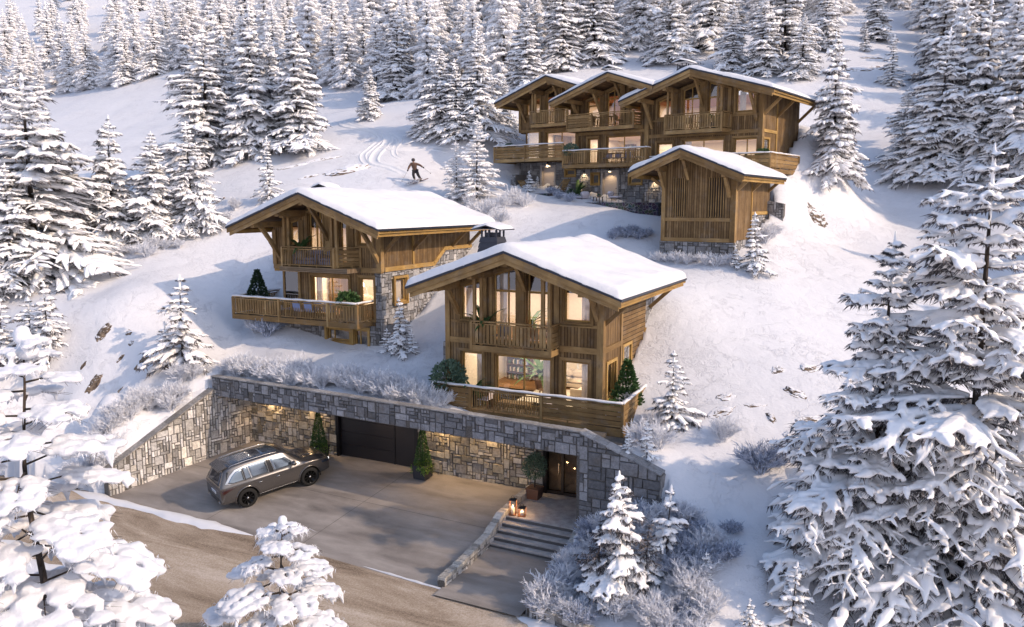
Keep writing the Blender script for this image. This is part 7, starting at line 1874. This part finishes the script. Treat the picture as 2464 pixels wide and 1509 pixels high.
    bvh = BVHTree.FromPolygons([v.co for v in body.vertices], [tuple(p.vertices) for p in body.polygons])
    for p in body.polygons:
        p.use_smooth = True
        c = p.center
        if any(abs(math.hypot(c.x - x, c.z - .44) - .49) < .02 and abs(c.y) > .6 for x in (RW, FW)) or (abs(abs(c.y) - .64) < .03 and any(math.hypot(c.x - x, c.z - .44) < .48 for x in (RW, FW))) or c.z < .37: p.material_index = 1
        elif c.z < .47 and abs(c.x - 1.5) < 1.5: p.material_index = 0
    link('body', body, t)
    def proj_y(x, z, sg, off):
        h = bvh.ray_cast(Vector((x, sg * 3, z)), Vector((0, -sg, 0)))
        return Vector((x, (h[0].y if h[0] else sg * .9) + sg * off, z))
    def proj_x(y, z, front, off):
        h = bvh.ray_cast(Vector((9 if front else -9, y, z)), Vector((-1 if front else 1, 0, 0)))
        return Vector(((h[0].x if h[0] else (3.9 if front else -1.1)) + (off if front else -off), y, z))
    def proj_z(x, y, off):
        h = bvh.ray_cast(Vector((x, y, 9)), Vector((0, 0, -1))); return Vector((x, y, (h[0].z if h[0] else 1.8) + off))
    def panel(name, pts, pj, mat, off=.006, flip=False, parent=None):
        P = [Vector(p) for p in pts]; Q = []
        for i in range(len(P)):
            a, b = P[i], P[(i + 1) % len(P)]; k = max(2, int((b - a).length / .08))
            for j in range(k): Q.append(a.lerp(b, j / k))
        c = sum(Q, Vector((0, 0))) / len(Q); vs_, fs_ = [], []; n = len(Q); R = (1, .97, .75, .5, .25)
        for r_k, r in enumerate(R):
            for q in Q: s = c + (q - c) * r; vs_.append(tuple(pj(s.x, s.y, off if r_k else off * .2)))
        vs_.append(tuple(pj(c.x, c.y, off)))
        for k in range(len(R) - 1):
            for i in range(n): j = (i + 1) % n; q = (k * n + i, k * n + j, (k + 1) * n + j, (k + 1) * n + i); fs_.append(q[::-1] if flip else q)
        o_ = len(R) * n
        for i in range(n): q = ((len(R) - 1) * n + i, (len(R) - 1) * n + (i + 1) % n, o_); fs_.append(q[::-1] if flip else q)
        m = MB(1); m.idx(fs_, vs_); return m.build(name, M[mat], parent or t)
    for sg in (-1, 1):
        pj0 = lambda x, z, off, sg=sg: proj_y(x, z, sg, off); fl = sg > 0
        pj = lambda x, z, off, sg=sg: proj_y(x, 1.255 + (z - 1.2) * .965 if z > 1.12 else z, sg, off)
        panel('window_surround', [(-.86, 1.26), (-.62, 1.165), (2.42, 1.16), (2.30, 1.30), (1.86, 1.735), (1.2, 1.80), (.1, 1.80), (-.35, 1.74), (-.60, 1.56)], pj, 'chrome', .006, fl)
        panel('side_window', [(-.74, 1.27), (-.58, 1.205), (-.02, 1.20), (-.06, 1.70), (-.33, 1.66), (-.52, 1.52)], pj, 'car_glass', .012, fl)
        panel('side_window', [(.04, 1.2), (.27, 1.2), (.18, 1.735), (-.0, 1.72)], pj, 'car_glass', .012, fl)
        panel('side_window', [(.31, 1.2), (1.06, 1.2), (1.0, 1.755), (.22, 1.74)], pj, 'car_glass', .012, fl)
        panel('side_window', [(1.30, 1.2), (2.30, 1.2), (2.22, 1.29), (1.82, 1.69), (1.2, 1.755)], pj, 'car_glass', .012, fl)
        panel('pillar_trim', [(1.07, 1.19), (1.29, 1.19), (1.19, 1.765), (1.01, 1.765)], pj, 'car_black', .013, fl); panel('pillar_trim', [(-.015, 1.19), (.035, 1.19), (-.005, 1.73), (-.055, 1.72)], pj, 'car_black', .013, fl)
        panel('sill', [(.46, .37), (2.42, .37), (2.36, .44), (.52, .44)], pj, 'chrome', .012, fl)
        panel('tail_light', [(-1.04, .88), (-.70, 1.0), (-.40, 1.09), (-.86, 1.09), (-1.04, 1.07)], pj, 'tail_red', .012, fl)
        panel('quarter_glass', [(-.80, 1.34), (-.66, 1.62), (-.55, 1.75), (-.70, 1.72)], pj, 'car_black', .008, fl)
        panel('headlight', [(3.52, .92), (3.86, .9), (3.86, .98), (3.5, 1.02)], pj, 'car_glass_dark', .012, fl)
        # door gaps
        m = MB(1)
        for pts in ([(.38, .5), (.5, .9), (.34, 1.1), (.12, 1.19)], [(1.18, .44), (1.2, .8), (1.18, 1.19)], [(2.36, .46), (2.46, .8), (2.42, 1.15)], [(2.6, 1.16), (2.9, 1.13), (3.6, 1.03)]):
            m.tube([tuple(proj_y(x, z, sg, .001)) for x, z in pts], .005, 4)
        m.build('panel_gap', M['car_black'], t)
        for x in (.62, 1.42):
            m = MB(1); m.tube([tuple(proj_y(x + dx, 1.0 + .0 * dx, sg, o_)) for dx, o_ in ((-.1, .002), (-.07, .035), (.07, .035), (.1, .002))], .016, 6); m.build('door_handle', M['chrome'], t)
        m = MB(1)
        for k in range(9):
            a0, a1_ = PI * (-.04 + 1.08 * k / 9), PI * (-.04 + 1.08 * (k + 1) / 9)
        for x in (RW, FW):
            m = MB(1); pts = [tuple(proj_y(x + .52 * math.cos(a), .44 + .53 * math.sin(a), sg, .004)) for a in [PI * (-.06 + 1.12 * k / 18) for k in range(19)]]; m.tube(pts, .034, 6); m.build('wheel_arch', M['paint'], t)
        # roof rail
        m = MB(1); m.tube([tuple(proj_z(x, sg * .64, h)) for x, h in ((-.55, .0), (-.45, .045), (.2, .05), (1.2, .05), (1.55, .04), (1.65, .0))], .017, 6); m.build('roof_rail', M['chrome'], t)
        # mirror
        y = proj_y(2.16, 1.3, sg, 0).y; m = MB(1); m.box(2.08, 2.16, min(y, y + sg * .12), max(y, y + sg * .12), 1.28, 1.33)
        bmx = MB(1); bmx.lathe([(0, -.13), (.075, -.12), (.1, -.03), (.1, .06), (.07, .12), (0, .13)], 14, c=(2.14, y + sg * .2, 1.38), axis='y'); o = m.build('mirror', M['car_black'], t); bmx.build('mirror_shell', M['paint'], o)
        # wheels
        for x in (RW, FW):
            yc = sg * .84; m = MB(1); m.lathe([(.29, -.13), (.38, -.14), (.425, -.11), (.435, -.05), (.435, .05), (.425, .11), (.38, .14), (.29, .13), (.29, -.13)], 40, c=(x, yc, .43), axis='y'); w = m.build('wheel', M['tyre'], t)
            m = MB(1); yo = yc + sg * .10
            m.lathe([(.31, 0), (.295, .02 * sg), (.28, -.02 * sg), (0, -.10 * sg)], 36, c=(x, yo, .43), axis='y')
            for k in range(10):
                for dd in (-.075, .075):
                    a = 2 * PI * k / 10 + dd; ca, sa = math.cos(a), math.sin(a); a2 = 2 * PI * k / 10 + dd * 1.1; m.beam((x + .05 * math.cos(a2), yo + sg * .005, .43 + .05 * math.sin(a2)), (x + .295 * ca, yo + sg * .02, .43 + .295 * sa), .024, .03, up=(0, 1, 0))
            m.build('rim', M['rim'], w)
            m = MB(1); m.lathe([(0, .05 * sg), (.05, .045 * sg), (.055, 0)], 16, c=(x, yo - .01 * sg, .43), axis='y'); m.build('hub_cap', M['chrome'], w)
    py = lambda front: (lambda y, z, off: proj_x(y, z, front, off))
    panel('rear_window', [(-.66, 1.22), (.66, 1.22), (.64, 1.36), (.56, 1.74), (-.56, 1.74), (-.64, 1.36)], py(False), 'car_glass_dark', .012, True)
    panel('windscreen', [(-.74, 1.34), (.74, 1.34), (.62, 1.86), (-.62, 1.86)], py(True), 'car_glass_dark', .012)
    panel('tail_light', [(-.86, .98), (.86, .98), (.86, 1.08), (-.86, 1.08)], py(False), 'tail_red', .01, True)
    panel('rear_bumper', [(-.8, .42), (.8, .42), (.84, .6), (-.84, .6)], py(False), 'car_black', .015, True)
    panel('number_plate', [(-.26, .76), (.26, .76), (.26, .88), (-.26, .88)], py(False), 'plate_white', .022, True)
    panel('grille', [(-.42, .5), (.42, .5), (.6, .72), (.46, 1.0), (-.46, 1.0), (-.6, .72)], py(True), 'car_black', .015)
    # plate text
    def text(s, size, loc, rot, mat, name):
        cu = bpy.data.curves.new('t', 'FONT'); cu.body = s; cu.size = size; cu.align_x = 'CENTER'; cu.align_y = 'CENTER'; cu.extrude = .001; o = bpy.data.objects.new('tmp', cu); COL.objects.link(o)
        dg = bpy.context.evaluated_depsgraph_get(); me_ = bpy.data.meshes.new_from_object(o.evaluated_get(dg)); bpy.data.objects.remove(o); me_.materials.clear(); me_.materials.append(M[mat])
        o = link(name, me_, t); o.location = loc; o.rotation_euler = rot; return o
    xp = proj_x(0, .82, False, .0).x
    text('BH-183 ST', .095, (xp - .03, .0, .815), (PI / 2, 0, -PI / 2), 'car_black', 'plate_text')
    panel('plate_band', [(.225, .765), (.255, .765), (.255, .875), (.225, .875)], py(False), 'plate_blue', .027, True)
    text('LX600', .07, (proj_x(-.52, .7, False, 0).x - .012, -.52, .70), (PI / 2, 0, -PI / 2), 'chrome', 'model_badge')
    m = MB(1); m.tube([tuple(proj_x(.3, 1.23, False, .02)), tuple(proj_x(-.05, 1.27, False, .025)), tuple(proj_x(-.3, 1.36, False, .02))], .012, 5); m.build('wiper', M['car_black'], t)
    m = MB(1); m.hexa([(-.98, -.58, 1.81), (-.6, -.62, 1.91), (-.6, .62, 1.91), (-.98, .58, 1.81), (-.98, -.58, 1.835), (-.6, -.62, 1.955), (-.6, .62, 1.955), (-.98, .58, 1.835)], Vector((0, 1, 0))); m.build('spoiler', M['paint'], t)
    panel('roof_panel', [(-.62, -.6), (1.95, -.6), (1.95, .6), (-.62, .6)], lambda x, y, off: proj_z(x, y, off), 'paint_roof', .006)
    panel('sunroof', [(1.0, -.42), (1.72, -.42), (1.72, .42), (1.0, .42)], lambda x, y, off: proj_z(x, y, off), 'car_glass', .012)
    m = MB(1)
    for y in (-.36, -.24, -.12, 0, .12, .24, .36): m.tube([tuple(proj_z(x, y, .008)) for x in (-.45, 0, .5, .85)], .008, 4)
    m.build('roof_rib', M['chrome'], t)
    m = MB(1)
    for sg in (-1, 1): m.tube([tuple(proj_z(x, sg * y, .004)) for x, y in ((2.75, .42), (3.2, .40), (3.6, .36))], .012, 5)
    m.build('bonnet_crease', M['paint'], t)
    for sg in (-1, 1):
        m = MB(1); m.tube([tuple(proj_x(sg * y, z, True, .012)) for y, z in ((.60, .86), (.76, .95), (.70, .99))], .018, 6); m.build('headlight', M['drl'], t)
        m = MB(1); m.tube([tuple(proj_x(sg * y, z, False, .02)) for y, z in ((.45, .5), (.75, .5))], .02, 6); m.build('exhaust_trim', M['chrome'], t)
build_car()

# ------------------------------------------------------------------ the skier
def skin_chain(chains, name_mat, sub=2):
    """chains: list of [(x,y,z,r),...]; chains that begin at an earlier joint are welded to it"""
    vs, es, rs = [], [], []
    for ch in chains:
        prev = None
        for x, y, z, r in ch:
            k = next((i for i, v in enumerate(vs) if (Vector(v) - Vector((x, y, z))).length < 1e-4), None)
            if k is None: vs.append((x, y, z)); rs.append(r); k = len(vs) - 1
            if prev is not None and prev != k: es.append((prev, k))
            prev = k
    me = bpy.data.meshes.new('s'); me.from_pydata(vs, es, []); me.materials.append(M[name_mat])
    def setup(o):
        s = o.modifiers.new('k', 'SKIN'); s.use_smooth_shade = True
        for v, r in zip(o.data.skin_vertices[0].data, rs): v.radius = (r, r)
        o.data.skin_vertices[0].data[0].use_root = True
        b = o.modifiers.new('b', 'SUBSURF'); b.levels = sub; b.render_levels = sub
    o = bpy.data.objects.new('tmp', me); COL.objects.link(o)
    bpy.context.view_layer.objects.active = o
    if not me.skin_vertices:
        bm = bmesh.new(); bm.from_mesh(me); bm.verts.layers.skin.verify(); bm.to_mesh(me); bm.free()
    s = o.modifiers.new('k', 'SKIN'); s.use_smooth_shade = True
    for v, r in zip(me.skin_vertices[0].data, rs): v.radius = (r, r); v.use_root = False
    me.skin_vertices[0].data[0].use_root = True
    b = o.modifiers.new('b', 'SUBSURF'); b.levels = sub; b.render_levels = sub
    dg = bpy.context.evaluated_depsgraph_get(); out = bpy.data.meshes.new_from_object(o.evaluated_get(dg)); bpy.data.objects.remove(o)
    out.materials.clear(); out.materials.append(M[name_mat])
    for p in out.polygons: p.use_smooth = True
    return out
def build_skier():
    P = atp(998, 440, 33); base = Vector((P[0], P[1], gz(P[0], P[1])))
    # local axes: x to picture right, y away from the camera, z up; the skier faces the camera, leaning into a turn
    t = thing('person', 'skier in a brown jacket, dark trousers and helmet turning downhill with poles spread', 'person', base, 0)
    pel = (.02, .10, .78)
    kneeL, kneeR = (-.10, -.08, .46), (.26, -.06, .46); ankL, ankR = (-.02, .02, .12), (.42, .06, .12)
    chest = (-.04, -.06, 1.14); neck = (-.07, -.10, 1.34); head = (-.08, -.13, 1.50)
    shL, shR = (-.25, -.08, 1.28), (.13, -.08, 1.28); elL, elR = (-.40, -.16, 1.02), (.42, -.12, 1.17); haL, haR = (-.46, -.32, .80), (.66, -.26, 1.00)
    hipL, hipR = (-.09, .08, .76), (.14, .08, .76)
    v = lambda p, r: (*p, r)
    body = [[v(pel, .13), v((0, .02, .96), .125), v(chest, .145), v(neck, .055), v((-.075, -.115, 1.42), .07), v(head, .095), v((-.08, -.12, 1.58), .08)], [v(pel, .13), v(hipL, .10), v(kneeL, .07), v(ankL, .045), (-.04, -.14, .08, .035)], [v(pel, .13), v(hipR, .10), v(kneeR, .07), v(ankR, .045), (.40, -.10, .08, .035)],
            [v(chest, .145), v(shL, .07), v(elL, .045), v(haL, .03)], [v(chest, .145), v(shR, .07), v(elR, .045), v(haR, .03)]]
    link('body', skin_chain(body, 'skin'), t)
    link('jacket', skin_chain([[v(pel, .165), v((0, .02, .96), .16), v(chest, .19), v((-.065, -.095, 1.31), .09)], [v(chest, .19), v(shL, .105), v(elL, .08), v((-.45, -.28, .86), .06)], [v(chest, .19), v(shR, .105), v(elR, .08), v((.61, -.235, 1.03), .06)]], 'jacket'), t)
    link('trousers', skin_chain([[v(pel, .16), v(hipL, .135), v(kneeL, .105), v((-.02, .0, .2), .085)], [v(pel, .16), v(hipR, .135), v(kneeR, .105), v((.41, .05, .2), .085)]], 'trousers'), t)
    for a in (ankL, ankR):
        link('boot', skin_chain([[(a[0], a[1] + .03, a[2] + .14, .075), (a[0], a[1] + .02, a[2], .07), (a[0] - .0, a[1] - .10, a[2] - .03, .06), (a[0] - .02, a[1] - .2, a[2] - .04, .045)]], 'black'), t)
    m = MB(1)
    m.lathe([(0, .15), (.06, .143), (.105, .11), (.128, .05), (.13, -.01), (.12, -.06), (.10, -.085)], 22, c=(head[0], head[1] + .015, head[2] + .03)); m.build('helmet', M['helmet'], t)
    m = MB(1); pts = [(head[0] + .128 * math.sin(a), head[1] - .125 * math.cos(a) + .012, head[2] + .035) for a in [(-1.1 + 2.2 * k / 10) for k in range(11)]]; m.tube(pts, .036, 8, flat=.8); m.build('goggles', M['car_glass_dark'], t)
    m = MB(1); m.lathe([(0, .0), (.014, -.005), (.02, -.03), (0, -.036)], 8, c=(head[0], head[1] - .115, head[2] - .005)); m.tube([(head[0] - .03, head[1] - .098, head[2] - .058), (head[0] + .03, head[1] - .098, head[2] - .058)], .006, 5); m.build('face', M['skin'], t)
    # gloves: palm, four curled fingers and a thumb round each pole
    poles = []
    for h, tipp in ((haL, (-.86, -.5, .06)), (haR, (1.12, -.02, .62))):
        H3 = Vector(h); d = (Vector(tipp) - H3).normalized(); s = d.cross(Vector((0, 0, 1))).normalized(); u = s.cross(d)
        m = MB(1); m.tube([tuple(H3 + u * .05), tuple(H3 + u * .0 + s * .01), tuple(H3 - d * .02 + u * .02)], [.045, .055, .04], 8)
        for k in range(4):
            c = H3 + d * (-.045 + .03 * k); L = (.9, 1, .95, .75)[k]; m.tube([tuple(c + u * .03 + s * .035), tuple(c - u * .01 + s * .045 * L), tuple(c - u * .045 * L + s * .02), tuple(c - u * .045 * L - s * .012)], [.017, .016, .015, .011], 6)
        m.tube([tuple(H3 - d * .05 + u * .02 - s * .03), tuple(H3 - d * .03 - u * .01 - s * .045), tuple(H3 - d * .0 - u * .035 - s * .03)], [.019, .017, .012], 6); m.build('glove', M['black'], t)
        poles.append((H3, d, (Vector(tipp) - H3).length))
    for (p, d, L), lab in zip(poles, ('ski pole in the hand on the left side, planted towards the slope', 'ski pole held out in the hand on the right side')):
        o = thing('ski_pole', lab, 'ski pole', tuple(base + p), 0); m = MB(1); m.tube([tuple(d * -.12), tuple(d * .0)], .016, 6); m.build('grip', M['black'], o); m = MB(1); m.tube([tuple(d * 0.0), tuple(d * (L + .12))], [.009, .006], 6); m.build('shaft', M['pole_metal'], o); m = MB(1); m.tube([tuple(d * (L + .02)), tuple(d * (L + .035))], [.05, .05], 10); m.build('basket', M['black'], o)
    for a, lab in ((ankL, 'ski under the foot on the left side of the turning skier'), (ankR, 'ski under the foot on the right side of the turning skier')):
        o = thing('ski', lab, 'ski', tuple(base + Vector((a[0], a[1] - .08, 0))), math.radians(-38)); gxx = (gz(base.x + .5, base.y) - gz(base.x - .5, base.y)); gyy = (gz(base.x, base.y + .5) - gz(base.x, base.y - .5))
        m = MB(1); n = 12; cs, sn_ = math.cos(o.rotation_euler.z), math.sin(o.rotation_euler.z)
        vs, fs = [], []
        for i in range(n + 1):
            y = -.95 + 1.75 * i / n; w = .05 - .012 * math.sin(PI * i / n); w *= (.45 if i in (0, n) else 1); z = .035 + (.1 * ((2 - i) / 2) ** 2 if i < 2 else 0)
            for x in (-w, w):
                wx, wy = x * cs - y * sn_, x * sn_ + y * cs; zz = z + gxx * wx + gyy * wy; vs += [(x, y, zz), (x, y, zz + .018)]
        for i in range(n):
            a_ = i * 4; b_ = a_ + 4; fs += [(a_, a_ + 2, b_ + 2, b_), (a_ + 1, b_ + 1, b_ + 3, a_ + 3), (a_, b_, b_ + 1, a_ + 1), (a_ + 2, a_ + 3, b_ + 3, b_ + 2)]
        m.idx(fs, vs, smooth=False); m.build('blade', M['ski'], o)
        m = MB(1); m.box(-.04, .04, -.14, .16, .05, .1); m.build('binding', M['black'], o)
    # spray of snow at the skis
    m = MB(6); r = random.Random(2)
    for i in range(160):
        k = r.random(); c = Vector((.35 - k * .9 + r.uniform(-.15, .15), -.25 - k * .5 + r.uniform(-.15, .15), 0)); c.z = gxx * c.x + gyy * c.y + .03 + r.random() ** 2 * .38 * (1 - k * .6); q = r.uniform(.012, .045)
        m.lathe([(0, -q), (q, -.2 * q), (q * .7, q * .6), (0, q)], 5, c=tuple(c))
    o = m.build('snow_spray', M['snow_smooth'], None, (0, 0, 0), tuple(base)); tag(o, 'spray of loose snow thrown up by the skis', kind='stuff', cat='snow spray')
build_skier()

# ------------------------------------------------------------------ ski tracks: pressed grooves with raised edges lying on the slope
def track(px, w, label, depth=.12, n=7, seed=1):
    P = []
    for i in range(len(px) - 1):
        for k in range(10):
            q = []
            for c in (0, 1):
                p0, p1, p2, p3 = px[max(i - 1, 0)][c], px[i][c], px[i + 1][c], px[min(i + 2, len(px) - 1)][c]; s = k / 10
                q.append(.5 * (2 * p1 + (p2 - p0) * s + (2 * p0 - 5 * p1 + 4 * p2 - p3) * s * s + (3 * p1 - p0 - 3 * p2 + p3) * s ** 3))
            h = hit(*q)
            if h: P.append(Vector((h[0], h[1], 0)))
    m = MB(seed); vs, fs = [], []; prof = [(-1, -.03), (-.8, .05), (-.62, .10), (-.5, .05), (-.4, .012), (0, .012), (.4, .012), (.5, .05), (.62, .10), (.8, .05), (1, -.03)]; k = len(prof)
    for i, p in enumerate(P):
        d = (P[min(i + 1, len(P) - 1)] - P[max(i - 1, 0)]); d.normalize(); s = Vector((-d.y, d.x, 0)); tp = min(1, i / 4, (len(P) - 1 - i) / 4)
        for u, h in prof:
            q = p + s * (u * w); z = gz(q.x, q.y); vs.append((q.x, q.y, z + (h * (1 + .6 * noise.noise(Vector((i * .4, u * 3, seed)))) if h > 0 else h) * tp * (depth / .1) - (1 - tp) * .05))
    for i in range(len(P) - 1):
        for j in range(k - 1): fs.append((i * k + j, i * k + j + 1, (i + 1) * k + j + 1, (i + 1) * k + j))
    m.idx(fs, vs); o = m.build('ski_track', M['snow_smooth'], None); tag(o, label, 'ski track', kind='structure'); return o
track([(822, 292), (835, 303), (880, 312), (925, 325), (930, 345), (905, 370), (900, 392), (940, 405), (985, 425)], .55, 'wide curving ski track down to the skier', .11, seed=3)
track([(820, 290), (850, 300), (900, 318), (915, 335), (890, 358), (872, 376), (882, 395), (905, 402)], .35, 'inner ski track', .07, seed=4)
track([(880, 312), (915, 320), (950, 328), (962, 340), (948, 358), (950, 375), (970, 385)], .3, 'outer ski track', .07, seed=5)
track([(905, 355), (960, 360), (1040, 358), (1090, 366)], .3, 'cross track', .1, seed=6)
